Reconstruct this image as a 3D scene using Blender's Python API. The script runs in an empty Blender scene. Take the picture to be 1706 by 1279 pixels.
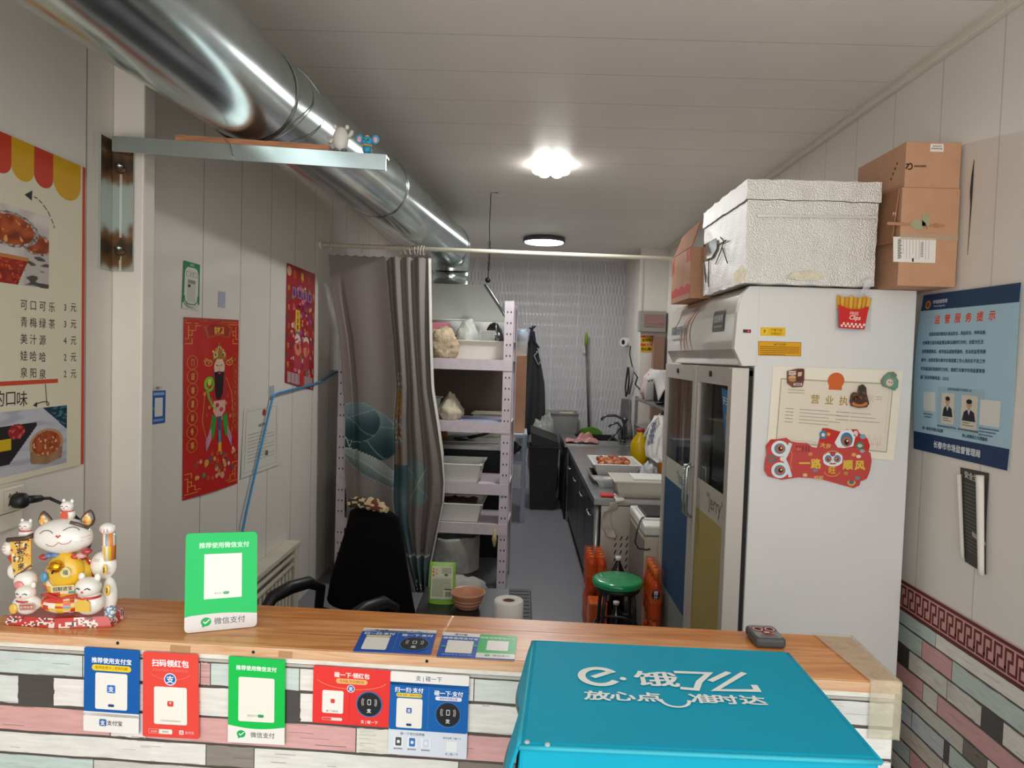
import bpy, bmesh, math, random
from mathutils import Vector, Matrix, noise
C = bpy.context.scene.collection
# ---------------------------------------------------------------- camera, world, light, exposure
F, CX, CY = 1180.0, 853.0, 639.5
CAM = Vector((0, 0, 1.62))
def cam_axes(vp=(868, 592), roll=1.8):
    y = Vector((vp[0]-CX, CY-vp[1], -F)).normalized()
    r = math.radians(roll)
    z = Vector((math.sin(r), math.cos(r), 0)); z = (z - y*z.dot(y)).normalized()
    x = y.cross(z)
    return Matrix((x, y, z))          # camera axes -> world axes
RM = cam_axes()
cd = bpy.data.cameras.new('camera'); co = bpy.data.objects.new('camera', cd); C.objects.link(co)
cd.sensor_fit = 'HORIZONTAL'; cd.sensor_width = 36.0; cd.lens = 36.0*F/1706.0
cd.clip_start = 0.05; cd.clip_end = 200
co.matrix_world = Matrix.Translation(CAM) @ RM.to_4x4()
bpy.context.scene.camera = co
W = bpy.data.worlds.new('overcast_sky'); bpy.context.scene.world = W; W.use_nodes = True
nt = W.node_tree; bg = nt.nodes['Background']
tc = nt.nodes.new('ShaderNodeTexCoord'); sp = nt.nodes.new('ShaderNodeSeparateXYZ')
rp = nt.nodes.new('ShaderNodeValToRGB')
nt.links.new(tc.outputs['Generated'], sp.inputs[0]); nt.links.new(sp.outputs['Z'], rp.inputs[0])
rp.color_ramp.elements[0].position = 0.0; rp.color_ramp.elements[0].color = (.50, .50, .48, 1)
rp.color_ramp.elements[1].position = 0.6; rp.color_ramp.elements[1].color = (.95, .98, 1.0, 1)
nt.links.new(rp.outputs[0], bg.inputs[0]); bg.inputs[1].default_value = 1.55
def area(name, loc, rot, sx, sy, power, col=(1, 1, 1)):
    l = bpy.data.lights.new(name, 'AREA'); l.shape = 'RECTANGLE'; l.size = sx; l.size_y = sy; l.energy = power; l.color = col
    o = bpy.data.objects.new(name, l); C.objects.link(o); o.location = loc; o.rotation_euler = rot; return o
# daylight of the open shop front behind the photographer
area('shopfront_daylight', (0.0, -0.9, 1.5), (math.radians(110), 0, 0), 3.2, 2.3, 47, (1.0, .965, .915))
sc = bpy.context.scene
sc.view_settings.view_transform = 'Standard'; sc.view_settings.look = 'None'
sc.view_settings.exposure = 0.0; sc.view_settings.gamma = 1.0; sc.view_settings.use_curve_mapping = False
sc.cycles.max_bounces = 8; sc.cycles.diffuse_bounces = 5; sc.cycles.glossy_bounces = 4; sc.cycles.transmission_bounces = 6; sc.cycles.transparent_max_bounces = 12
sc.cycles.caustics_reflective = False; sc.cycles.caustics_refractive = False
LAMP = 22.0      # glow of the two ceiling lamps
def lamp_light(parent, loc, r, power):
    l = bpy.data.lights.new('lamp_light', 'AREA'); l.shape = 'DISK'; l.size = r*2; l.energy = power; l.color = (.97, .985, 1.0)
    o = bpy.data.objects.new('lamp_light', l); C.objects.link(o); o.parent = parent; o.location = Vector(loc)-parent.location

# ---------------------------------------------------------------- helpers
def lin(c):
    if isinstance(c, str): c = tuple(int(c[i:i+2], 16) for i in (0, 2, 4))
    return tuple(((v/255)/12.92 if v/255 <= .04045 else ((v/255+.055)/1.055)**2.4) for v in c[:3])
def plane(pl):
    if pl[0] in ('X', 'Y', 'Z'):
        i = 'XYZ'.index(pl[0]); n = Vector((0, 0, 0)); n[i] = 1; return n*pl[1], n
    return Vector(pl[0]), Vector(pl[1])
def P(x, y, pl):
    """the point of a real plane (wall, counter top ...) seen at photo position x, y"""
    o, n = plane(pl); d = RM @ Vector((x-CX, CY-y, -F))
    return CAM + d*((o-CAM).dot(n)/d.dot(n))
MATS = {}
def mat(name, col=(200, 200, 200), rough=.6, metal=0., noise_=0., ns=8., bump=0., bs=60., emit=0., attr=False, spec=.5, coat=0., stretch=None, trans=0., alpha=1., sheen=0.):
    if name in MATS: return MATS[name]
    m = bpy.data.materials.new(name); MATS[name] = m; m.use_nodes = True
    n = m.node_tree; b = n.nodes['Principled BSDF']; L = n.links
    c = lin(col)+(1,)
    b.inputs['Base Color'].default_value = c; b.inputs['Roughness'].default_value = rough; b.inputs['Metallic'].default_value = metal
    b.inputs['Specular IOR Level'].default_value = spec; b.inputs['Coat Weight'].default_value = coat
    b.inputs['Transmission Weight'].default_value = trans; b.inputs['Alpha'].default_value = alpha; b.inputs['Sheen Weight'].default_value = sheen
    src = None
    if attr:
        a = n.nodes.new('ShaderNodeAttribute'); a.attribute_name = 'Col'; src = a.outputs['Color']
    tco = None
    def coord():
        nonlocal tco
        if tco is None:
            t = n.nodes.new('ShaderNodeTexCoord'); tco = t.outputs['Object']
            if stretch:
                mp = n.nodes.new('ShaderNodeMapping'); mp.inputs['Scale'].default_value = stretch; L.new(tco, mp.inputs[0]); tco = mp.outputs[0]
        return tco
    if noise_:
        t = n.nodes.new('ShaderNodeTexNoise'); t.inputs['Scale'].default_value = ns; t.inputs['Detail'].default_value = 5
        L.new(coord(), t.inputs['Vector'])
        r = n.nodes.new('ShaderNodeMapRange'); r.inputs['From Min'].default_value = .3; r.inputs['From Max'].default_value = .7
        r.inputs['To Min'].default_value = 1-noise_; r.inputs['To Max'].default_value = 1+noise_
        L.new(t.outputs['Fac'], r.inputs['Value'])
        mx = n.nodes.new('ShaderNodeVectorMath'); mx.operation = 'SCALE'
        if src: L.new(src, mx.inputs[0])
        else: mx.inputs[0].default_value = c[:3]
        L.new(r.outputs[0], mx.inputs['Scale']); src = mx.outputs[0]
    if src: L.new(src, b.inputs['Base Color'])
    if bump:
        t = n.nodes.new('ShaderNodeTexNoise'); t.inputs['Scale'].default_value = bs; t.inputs['Detail'].default_value = 4
        L.new(coord(), t.inputs['Vector'])
        u = n.nodes.new('ShaderNodeBump'); u.inputs['Strength'].default_value = bump; u.inputs['Distance'].default_value = .01
        L.new(t.outputs['Fac'], u.inputs['Height']); L.new(u.outputs[0], b.inputs['Normal'])
    if emit:
        b.inputs['Emission Color'].default_value = c; b.inputs['Emission Strength'].default_value = emit
    return m
def tag(o, label=None, cat=None, group=None, kind=None):
    if label: o['label'] = label
    if cat: o['category'] = cat
    if group: o['group'] = group
    if kind: o['kind'] = kind
    return o
def thing(name, label, cat, loc=(0, 0, 0), rz=0., group=None, kind=None):
    o = bpy.data.objects.new(name, None); o.empty_display_size = .05; C.objects.link(o)
    o.location = loc; o.rotation_euler = (0, 0, rz); return tag(o, label, cat, group, kind)
def wm(o):
    m = Matrix.LocRotScale(o.location, o.rotation_euler, o.scale)
    return wm(o.parent) @ m if o.parent else m
def copy_tree(o, parent=None):
    c = o.copy(); C.objects.link(c); c.parent = parent
    for ch in list(o.children): copy_tree(ch, c)
    return c
class MB:
    """collects shapes in world coordinates and links them as one mesh object"""
    def __init__(s, m=None):
        s.v = []; s.f = []; s.mi = []; s.fc = []; s.sm = []; s.mats = []; s.T = Matrix(); s.c = (1, 1, 1); s.k = 0
        if m: s.use(m)
    def use(s, m):
        if m not in s.mats: s.mats.append(m)
        s.k = s.mats.index(m); return s
    def col(s, c): s.c = lin(c); return s
    def add(s, vs, fs, smooth=False):
        b = len(s.v)
        for v in vs: s.v.append(s.T @ Vector(v))
        for f in fs:
            s.f.append([b+i for i in f]); s.mi.append(s.k); s.fc.append(s.c); s.sm.append(smooth)
        return s
    def bm(s, bm, smooth=False):
        bm.verts.index_update()
        s.add([v.co.copy() for v in bm.verts], [[v.index for v in f.verts] for f in bm.faces], smooth); bm.free(); return s
    def box(s, a, b, bev=0., seg=2):
        lo = [min(a[i], b[i]) for i in range(3)]; hi = [max(a[i], b[i]) for i in range(3)]
        bm = bmesh.new(); bmesh.ops.create_cube(bm, size=1)
        for v in bm.verts: v.co = Vector([(lo[i]+hi[i])/2 + v.co[i]*(hi[i]-lo[i]) for i in range(3)])
        if bev: bmesh.ops.bevel(bm, geom=bm.edges[:], offset=bev, segments=seg, profile=.5, affect='EDGES')
        return s.bm(bm)
    def tube(s, pts, r, n=10, caps=True, smooth=True, closed=False):
        pts = [Vector(p) for p in pts]; N = len(pts); rs = r if isinstance(r, (list, tuple)) else [r]*N
        vs = []; up = None
        for i in range(N):
            if closed: t = pts[(i+1) % N]-pts[i-1]
            else: t = pts[min(i+1, N-1)]-pts[max(i-1, 0)]
            t.normalize()
            if up is None:
                up = Vector((0, 0, 1)) if abs(t.z) < .9 else Vector((1, 0, 0))
            up = (up - t*up.dot(t)).normalized(); w = t.cross(up)
            for k in range(n):
                a = 2*math.pi*k/n; vs.append(pts[i]+(up*math.cos(a)+w*math.sin(a))*rs[i])
        fs = []
        for i in range(N if closed else N-1):
            j = (i+1) % N
            for k in range(n):
                fs.append([i*n+k, i*n+(k+1) % n, j*n+(k+1) % n, j*n+k])
        s.add(vs, fs, smooth)
        if caps and not closed:
            b = len(s.v)-len(vs)
            s.f += [[b+k for k in range(n)][::-1], [b+(N-1)*n+k for k in range(n)]]
            s.mi += [s.k]*2; s.fc += [s.c]*2; s.sm += [False]*2
        return s
    def cyl(s, a, b, r, r2=None, n=24): return s.tube([a, b], [r, r if r2 is None else r2], n)
    def lathe(s, prof, c=(0, 0, 0), n=32, smooth=True):
        vs = []; fs = []; c = Vector(c)
        for r, z in prof:
            for k in range(n):
                a = 2*math.pi*k/n; vs.append(c+Vector((r*math.cos(a), r*math.sin(a), z)))
        for i in range(len(prof)-1):
            for k in range(n):
                fs.append([i*n+k, i*n+(k+1) % n, (i+1)*n+(k+1) % n, (i+1)*n+k])
        return s.add(vs, fs, smooth)
    def ell(s, c, r, n=20, rot=None, fn=None):
        c = Vector(c); r = (r, r, r) if not isinstance(r, (tuple, list)) else r
        bm = bmesh.new(); bmesh.ops.create_uvsphere(bm, u_segments=n, v_segments=max(8, n*2//3), radius=1)
        R = rot.to_matrix() if rot else Matrix.Identity(3)
        for v in bm.verts:
            p = v.co.copy()
            if fn: p = fn(p)
            v.co = c + R @ Vector((p.x*r[0], p.y*r[1], p.z*r[2]))
        return s.bm(bm, True)
    def prism(s, pts, o, ex, ey, h):
        """polygon pts in the frame (o, ex, ey) pushed h along ex x ey"""
        o = Vector(o); ex = Vector(ex); ey = Vector(ey); nz = ex.cross(ey).normalized()*h; n = len(pts)
        a = [o+ex*p[0]+ey*p[1] for p in pts]; b = [p+nz for p in a]
        return s.add(a+b, [list(range(n))[::-1], list(range(n, 2*n))]+[[i, (i+1) % n, n+(i+1) % n, n+i] for i in range(n)])
    def grid(s, fn, nu, nv, smooth=True, cf=None, wrap=False):
        vs = [fn(i/nu, j/nv) for j in range(nv+1) for i in range(nu+1)]
        if cf is None:
            return s.add(vs, [[j*(nu+1)+i, j*(nu+1)+i+1, (j+1)*(nu+1)+i+1, (j+1)*(nu+1)+i] for j in range(nv) for i in range(nu)], smooth)
        b = len(s.v)
        for v in vs: s.v.append(s.T @ Vector(v))
        for j in range(nv):
            for i in range(nu):
                s.f.append([b+j*(nu+1)+i, b+j*(nu+1)+i+1, b+(j+1)*(nu+1)+i+1, b+(j+1)*(nu+1)+i]); s.mi.append(s.k)
                s.fc.append(lin(cf((i+.5)/nu, (j+.5)/nv))); s.sm.append(smooth)
        return s
    def build(s, name, parent=None, m=None, solid=0., bevel=0., origin=None, sub=0):
        if m: s.use(m); s.mi = [s.mats.index(m)]*len(s.f)
        if parent: inv = wm(parent).inverted(); off = None
        else:
            lo = Vector([min(v[i] for v in s.v) for i in range(3)]); hi = Vector([max(v[i] for v in s.v) for i in range(3)])
            off = Vector(origin) if origin is not None else Vector(((lo.x+hi.x)/2, (lo.y+hi.y)/2, lo.z)); inv = Matrix.Translation(-off)
        me = bpy.data.meshes.new(name); me.from_pydata([inv @ v for v in s.v], [], s.f)
        for mm in s.mats: me.materials.append(mm)
        me.polygons.foreach_set('material_index', s.mi); me.polygons.foreach_set('use_smooth', s.sm)
        if any(mm and mm.get('attr') for mm in s.mats):
            ca = me.color_attributes.new('Col', 'FLOAT_COLOR', 'CORNER'); d = []
            for p in me.polygons:
                d += (list(s.fc[p.index])+[1.])*p.loop_total
            ca.data.foreach_set('color', d)
        me.update()
        o = bpy.data.objects.new(name, me); C.objects.link(o)
        if parent: o.parent = parent
        else: o.location = off
        if solid:
            q = o.modifiers.new('thickness', 'SOLIDIFY'); q.thickness = solid; q.offset = 0
        if bevel:
            q = o.modifiers.new('edges', 'BEVEL'); q.width = bevel; q.segments = 2; q.limit_method = 'ANGLE'
        if sub:
            q = o.modifiers.new('soft', 'SUBSURF'); q.levels = sub; q.render_levels = sub
        return o
def amat(name, **k):
    m = mat(name, attr=True, **k); m['attr'] = 1; return m
M_PRINT = amat('printed_paper', rough=.6, spec=.2); M_GLOSS = amat('printed_gloss', rough=.3, spec=.25, coat=.06); M_PAINT = amat('painted_ceramic', rough=.12, coat=.6)
_GL = {}
def glyphs(t, bold, shear):
    k = (t, bold, shear)
    if k not in _GL:
        c = bpy.data.curves.new('t', 'FONT'); c.body = t; c.offset = bold; c.shear = shear; c.resolution_u = 2
        o = bpy.data.objects.new('t', c); C.objects.link(o)
        bpy.context.view_layer.update()
        me = bpy.data.meshes.new_from_object(o.evaluated_get(bpy.context.evaluated_depsgraph_get()))
        vs = [(v.co.x, v.co.y) for v in me.vertices]; fs = [list(p.vertices) for p in me.polygons]
        bpy.data.objects.remove(o); bpy.data.curves.remove(c); bpy.data.meshes.remove(me)
        _GL[k] = (vs, fs)
    return _GL[k]
class Sheet(MB):
    """a printed sheet: drawn in units 0..w right, 0..h down, laid on the quad TL TR BR BL, facing the viewer"""
    def __init__(s, quad, w, h, t=.0008, m=None, bend=None, base='ffffff', res=1, outline=None, r=0):
        super().__init__(m or M_PRINT); s.q4 = [Vector(p) for p in quad]; s.w = w; s.h = h; s.t = t; s.bend = bend; s.res = res
        e1 = s.q4[1]-s.q4[0]; e2 = s.q4[3]-s.q4[0]; s.n = e2.cross(e1).normalized()
        if s.n.dot(CAM-s.q4[0]) < 0: s.n = -s.n
        s.L = 1
        if base:
            s.col(base)
            if outline is None and not r:
                s.rect(0, 0, w, h, base, lay=0)
                for a, b in (((0, 0), (w, 0)), ((w, 0), (w, h)), ((w, h), (0, h)), ((0, h), (0, 0))):
                    N = res if bend else 1
                    for i in range(N):
                        p = [a[0]+(b[0]-a[0])*i/N, a[1]+(b[1]-a[1])*i/N]; q = [a[0]+(b[0]-a[0])*(i+1)/N, a[1]+(b[1]-a[1])*(i+1)/N]
                        MB.add(s, [s.at(*p, 0), s.at(*q, 0), s.at(*q, -t), s.at(*p, -t)], [[0, 1, 2, 3]])
            else:
                pts = outline or s.rr(0, 0, w, h, r); n = len(pts)
                s.poly(pts, base, lay=0)
                MB.add(s, [s.at(*p, 0) for p in pts]+[s.at(*p, -t) for p in pts], [[i, (i+1) % n, n+(i+1) % n, n+i] for i in range(n)])
    def at(s, u, v, d):
        a, b = u/s.w, v/s.h; q = s.q4
        p = q[0]*(1-a)*(1-b)+q[1]*a*(1-b)+q[2]*a*b+q[3]*(1-a)*b
        return p + s.n*(s.t+d+(s.bend(a, b) if s.bend else 0))
    def loc(s, x, y):
        """sheet units of the point seen at photo position x, y"""
        q = s.q4; p = P(x, y, (q[0], s.n)); a = b = .5
        for _ in range(12):
            f = q[0]*(1-a)*(1-b)+q[1]*a*(1-b)+q[2]*a*b+q[3]*(1-a)*b - p
            da = (q[1]-q[0])*(1-b)+(q[2]-q[3])*b; db = (q[3]-q[0])*(1-a)+(q[2]-q[1])*a
            A, B, D = da.dot(da), da.dot(db), db.dot(db); e, g = -da.dot(f), -db.dot(f); k = A*D-B*B
            a += (e*D-g*B)/k; b += (A*g-B*e)/k
        return a*s.w, b*s.h
    def d(s, lay): return lay*.00035
    def poly(s, pts, col, lay=1):
        s.col(col); MB.add(s, [s.at(u, v, s.d(lay)) for u, v in pts], [list(range(len(pts)))]); return s
    def rr(s, x0, y0, x1, y1, r, n=5):
        k = (s.q4[1]-s.q4[0]).length/s.w; k2 = (s.q4[3]-s.q4[0]).length/s.h; rx = r; ry = r*k/k2; o = []
        for cx, cy, a0 in ((x1-rx, y0+ry, -90), (x1-rx, y1-ry, 0), (x0+rx, y1-ry, 90), (x0+rx, y0+ry, 180)):
            for i in range(n+1):
                a = math.radians(a0+90*i/n); o.append((cx+rx*math.cos(a), cy+ry*math.sin(a)))
        return o
    def rect(s, x0, y0, x1, y1, col, lay=1, r=0):
        if r: return s.poly(s.rr(x0, y0, x1, y1, r), col, lay)
        if s.bend:
            s.col(col); N = s.res; a = max(1, round(N*(x1-x0)/s.w)); b = max(1, round(N*(y1-y0)/s.h))
            return s.grid(lambda i, j: s.at(x0+(x1-x0)*i, y0+(y1-y0)*j, s.d(lay)), a, b)
        return s.poly([(x0, y0), (x1, y0), (x1, y1), (x0, y1)], col, lay)
    def disc(s, cx, cy, rx, ry=None, col='ffffff', lay=1, n=28, a0=0, a1=360):
        ry = rx if ry is None else ry
        return s.poly([(cx+rx*math.cos(math.radians(a0+(a1-a0)*i/n)), cy+ry*math.sin(math.radians(a0+(a1-a0)*i/n))) for i in range(n if a1-a0 >= 360 else n+1)], col, lay)
    def line(s, pts, w, col, lay=1, closed=False):
        s.col(col); k = s.d(lay); p = [Vector(q) for q in pts]; N = len(p); l = []; r = []
        for i in range(N):                      # a mitred strip
            a = p[i]-p[i-1] if (i or closed) else p[1]-p[0]; b = p[(i+1) % N]-p[i] if (i < N-1 or closed) else a
            a = a.normalized(); b = b.normalized(); t = (a+b) if (a+b).length > .2 else a; t.normalize()
            m = Vector((-t.y, t.x)); f = min(1.8, 1/max(.3, m.dot(Vector((-a.y, a.x))))); e = t*w*.4*((i == N-1)-(i == 0)) if not closed else t*0
            l.append(p[i]+m*w/2*f+e); r.append(p[i]-m*w/2*f+e)
        MB.add(s, [s.at(*q, k) for q in l+r], [[i, (i+1) % N, N+(i+1) % N, N+i] for i in range(N if closed else N-1)])
        return s
    def arc(s, cx, cy, rx, ry, a0, a1, w, col, lay=1, n=16):
        return s.line([(cx+rx*math.cos(math.radians(a0+(a1-a0)*i/n)), cy+ry*math.sin(math.radians(a0+(a1-a0)*i/n))) for i in range(n+1)], w, col, lay)
    def text(s, t, x, y, size, col='ffffff', lay=2, al='C', bold=0., shear=0., sx=1., slope=0., rot=0.):
        vs, fs = glyphs(t, 0., shear)
        if not vs: return s
        q = max(0., bold)*.75
        sh = [(0, 0)] if q == 0 else [(-q, -q), (q, -q), (-q, q), (q, q)]
        x0 = min(v[0] for v in vs); x1 = max(v[0] for v in vs); y0 = min(v[1] for v in vs); y1 = max(v[1] for v in vs)
        if al == 'C': ox = (x0+x1)/2
        elif al == 'L': ox = x0
        else: ox = x1
        oy = (y0+y1)/2
        kx = (s.q4[1]-s.q4[0]).length/s.w; ky = (s.q4[3]-s.q4[0]).length/s.h; asp = ky/kx   # keep true proportions on the sheet
        ca, sa = math.cos(math.radians(rot)), math.sin(math.radians(rot))
        for i, (dx, dy) in enumerate(sh):
            o = []
            for vx, vy in vs:
                a, b = (vx-ox+dx)*sx*size, -(vy-oy+dy)*size
                a, b = a*ca-b*sa, a*sa+b*ca
                o.append(s.at(x+a*asp, y+b+a*slope, s.d(lay+i*.1)))
            s.col(col); MB.add(s, o, fs)
        return s
    def tiny(s, x0, x1, y, h, col, lay=2, seed=1, gap=.18):
        """a row of print too small to read: short dashes"""
        rnd = random.Random(seed); x = x0
        while x < x1-h*.3:
            w = min(h*rnd.uniform(.7, 1.1), x1-x)
            s.rect(x, y-h/2, x+w*(1-gap), y+h/2*rnd.uniform(.5, 1), col, lay); x += w
        return s
    def paint(s, x0, y0, x1, y1, nu, nv, cf, lay=1):
        s.grid(lambda i, j: s.at(x0+(x1-x0)*i, y0+(y1-y0)*j, s.d(lay)), nu, nv, cf=cf); return s
    def done(s, name, label=None, cat=None, parent=None, group=None):
        o = s.build(name, parent)
        if label: tag(o, label, cat, group)
        return o
def on(quad, pl): return [P(x, y, pl) for x, y in quad]
def nz(x, y, z=0.): return noise.noise(Vector((x, y, z)))
def mix(a, b, t):
    if isinstance(a, str): a = tuple(int(a[i:i+2], 16) for i in (0, 2, 4))
    if isinstance(b, str): b = tuple(int(b[i:i+2], 16) for i in (0, 2, 4))
    t = max(0, min(1, t)); return tuple(a[i]+(b[i]-a[i])*t for i in range(3))
def sm(a, b, x):
    t = max(0, min(1, (x-a)/(b-a))); return t*t*(3-2*t)
def struct(mb, name, label=None, **k):
    o = mb.build(name, **k); o['kind'] = 'structure'
    if label: o['label'] = label; o['category'] = name.split('_')[0]
    return o
# shared materials
M_STEEL = mat('galvanised_steel', (194, 206, 207), .2, 1., .14, 6)
M_STAIN = mat('stainless_steel', (178, 178, 176), .32, 1., .1, 10)
M_DKMET = mat('dark_metal', (40, 40, 42), .45, .7)
M_BLACK = mat('black_plastic', (22, 22, 24), .45)
M_WPLAS = mat('white_plastic', (228, 228, 222), .35)
M_WHITE = mat('white_enamel', (226, 225, 223), .3, 0, .02, 3)
M_CREAM = mat('cream_plastic', (226, 220, 200), .4)
M_WOOD = mat('pine_wood', (205, 146, 96), .45, 0, .22, 5, stretch=(1.5, 26, 26))
M_CARD = mat('brown_cardboard', (198, 150, 118), .85, 0, .05, 14)
M_CARD2 = mat('cardboard_inside', (172, 122, 90), .9, 0, .05, 14)
M_RUST = mat('scorched_steel', (96, 72, 52), .6, .6, .5, 40)
M_GLASS = mat('clear_glass', (245, 250, 250), .03, 0, trans=.0, alpha=.16)
M_CLEAR = mat('clear_plastic', (235, 238, 240), .18, alpha=.38)
M_LILAC = mat('lilac_painted_steel', (206, 195, 202), .5, 0, .06, 20)
M_TEAL = mat('teal_nylon', (0, 150, 178), .62, 0, .06, 4, bump=.15, bs=9, spec=.2)
M_FOIL = mat('aluminium_foil', (232, 229, 224), .40, .75, 0, 8, bump=.5, bs=230)
# ---------------------------------------------------------------- the setting
XL, XR, YB, ZC = -1.38, 1.50, 8.60, 2.77
def panel_mat(name, col, ax, pitch, off, ribp=.02, rough=.42, ribs=.25, groove=.62, waves=False, gw=.006):
    m = bpy.data.materials.new(name); m.use_nodes = True; n = m.node_tree; L = n.links; b = n.nodes['Principled BSDF']
    g = n.nodes.new('ShaderNodeNewGeometry'); s = n.nodes.new('ShaderNodeSeparateXYZ'); L.new(g.outputs['Position'], s.inputs[0])
    def ma(op, a, c=None, d=None):
        k = n.nodes.new('ShaderNodeMath'); k.operation = op
        for i, v in enumerate((a, c, d)):
            if v is None: continue
            if isinstance(v, (int, float)): k.inputs[i].default_value = v
            else: L.new(v, k.inputs[i])
        return k.outputs[0]
    x = s.outputs[ax]
    f = ma('FRACT', ma('DIVIDE', ma('SUBTRACT', x, off), pitch))
    line = ma('LESS_THAN', f, gw/pitch)
    t = n.nodes.new('ShaderNodeTexNoise'); t.inputs['Scale'].default_value = 2.2; t.inputs['Detail'].default_value = 4
    L.new(g.outputs['Position'], t.inputs['Vector'])
    br = ma('MULTIPLY', ma('SUBTRACT', 1.0, ma('MULTIPLY', line, 1-groove)), ma('MULTIPLY_ADD', t.outputs['Fac'], .12, .94))
    v = n.nodes.new('ShaderNodeVectorMath'); v.operation = 'SCALE'; v.inputs[0].default_value = lin(col); L.new(br, v.inputs['Scale'])
    L.new(v.outputs[0], b.inputs['Base Color']); b.inputs['Roughness'].default_value = rough
    if waves:
        z = s.outputs['Z']; row = ma('FLOOR', ma('DIVIDE', z, .125))
        ph = ma('MULTIPLY', row, math.pi)
        hh = ma('MULTIPLY', ma('SINE', ma('ADD', ma('MULTIPLY', x, 2*math.pi/.042), ph)), ma('POWER', ma('ABSOLUTE', ma('SINE', ma('MULTIPLY', z, math.pi/.125))), .7))
    else:
        hh = ma('SINE', ma('MULTIPLY', x, 2*math.pi/ribp))
    u = n.nodes.new('ShaderNodeBump'); u.inputs['Strength'].default_value = ribs; u.inputs['Distance'].default_value = .005 if waves else .002
    L.new(hh, u.inputs['Height']); L.new(u.outputs[0], b.inputs['Normal'])
    return m
M_WALL = panel_mat('ribbed_wall_panel', (226, 220, 211), 'Y', .41, 2.635, .03, ribs=.04, groove=.42, gw=.007)
M_WALLR = panel_mat('flat_wall_panel', (230, 225, 217), 'Y', .33, 2.30, .05, ribs=.05, groove=.72)
M_BACK = panel_mat('embossed_wall_panel', (204, 202, 204), 'X', .31, .05, rough=.24, ribs=.8, groove=1.3, waves=True, gw=.008)
M_CEIL = panel_mat('ribbed_ceiling_panel', (236, 231, 224), 'Y', .33, 2.27, .055, ribs=.035, groove=.7, gw=.005)
M_TRIM = mat('cream_trim', (224, 219, 208), .45, 0, .03, 5)
M_FLOOR = panel_mat('grey_vinyl_floor', (126, 126, 130), 'X', .33, .03, .1, rough=.38, ribs=.0, groove=1.12, gw=.004)
struct(MB(M_FLOOR).box((XL-.12, -.6, -.1), (XR+.12, YB+.1, 0)), 'floor')
struct(MB(mat('pale_concrete', (196, 193, 186), .9, 0, .08, 3)).box((-30, -40, -.14), (30, -.62, -.06)), 'ground')  # unseen pavement outside, made pale to bounce daylight up to the ceiling
struct(MB(M_CEIL).box((XL-.12, .3, ZC), (XR+.12, YB+.1, ZC+.12)), 'ceiling')
struct(MB(M_WALL).box((XL-.12, .3, 0), (XL, YB+.1, ZC)), 'wall_left')
wr = struct(MB(M_WALLR).box((XR, .3, 0), (XR+.12, YB+.1, ZC)), 'wall_right')
MB(mat('wall_gouge', (52, 46, 42), .9)).tube([P(x, y, ('X', XR)) for x, y in ((1623, 266), (1621, 290), (1619, 318), (1618, 345), (1615, 385), (1612, 425))], [.0012, .0045, .006, .003, .0018, .001], 6).build('wall_scratch', wr)['kind'] = 'structure'
struct(MB(M_BACK).box((XL, YB, 0), (XR, YB+.1, ZC)), 'wall_back')
b = MB(M_TRIM).box((XL, 2.37, 0), (-1.275, 2.446, ZC), .006)
struct(b, 'trim_1')                                   # boxed-in post on the left wall
struct(MB(M_WALL).box((1.235, 7.40, 0), (XR, YB, ZC), .004), 'trim_2')   # boxed-in post at the back right
b = MB(M_TRIM); b.box((XR-.028, .3, ZC-.03), (XR, YB, ZC), .004); b.box((XR-.05, .3, ZC-.008), (XR-.028, YB, ZC)); struct(b, 'trim_3')
b = MB(M_TRIM); b.box((XL, .3, ZC-.03), (XL+.028, YB, ZC), .004); struct(b, 'trim_4')
b = MB(M_TRIM); b.box((1.205, 7.392, 1.95), (1.239, 7.41, ZC), .002); struct(b, 'trim_7')
# painted-plank wallpaper of the right wall and its fret border
M_PLANK = amat('plank_wallpaper', rough=.42, noise_=.09, ns=14, stretch=(1.2, 1.2, 9))
WHT, PNK, MNT, DRK, GRY = 'e8e3da', 'd9a6a2', 'c3d2cb', '4a4541', 'b3afa6'
def planks(S, rows, seed=3):
    """rows: (v0, v1, [(u0, u1, colour), ...]) with dark joints and worn ends"""
    rnd = random.Random(seed)
    for v0, v1, segs in rows:
        for u0, u1, c in segs:
            h = v1-v0; j = h*.035; k = h*.02
            if c == DRK:
                n = 9; l = [(u0+rnd.uniform(-.06, .06)*h, v0+h*i/n) for i in range(n+1)]; r = [(u1+rnd.uniform(-.06, .06)*h, v0+h*i/n) for i in range(n+1)]
                S.poly(l+r[::-1], c, 2.5); continue
            n = 8; top = [(u0+k+(u1-u0-2*k)*i/n, v0+j+rnd.uniform(0, .035)*h) for i in range(n+1)]; bot = [(u0+k+(u1-u0-2*k)*i/n, v1-j-rnd.uniform(0, .035)*h) for i in range(n+1)]
            S.poly(top+bot[::-1], c, 2)
            for q in range(int((u1-u0)/h*1.2)+1):      # scratches and worn paint
                a = rnd.uniform(u0+k, u1-h*.3); w = min(rnd.uniform(.2, 1.3)*h, u1-k-a); y = rnd.choice([v0+j*2, v1-j*2.2, rnd.uniform(v0+.2*h, v1-.2*h)])
                if w > 0: S.line([(a, y), (a+w*.5, y+rnd.uniform(-.015, .015)*h), (a+w, y)], h*rnd.uniform(.008, .022), mix(c, '5a5048', rnd.uniform(.3, .8)), 3)
            if rnd.random() < .35:
                a = rnd.uniform(u0, max(u0, u1-h*.9)); q0 = rnd.uniform(.1, .5)
                for i in range(16):
                    y = v0+h*(.12+.76*rnd.random()); w = min(h*rnd.uniform(.15, .7), u1-k-a)
                    if w > 0: S.line([(a+rnd.uniform(0, .05)*h, y), (a+w, y)], h*.012, mix(c, '8d867c', q0+rnd.uniform(0, .3)), 2.6)
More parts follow.
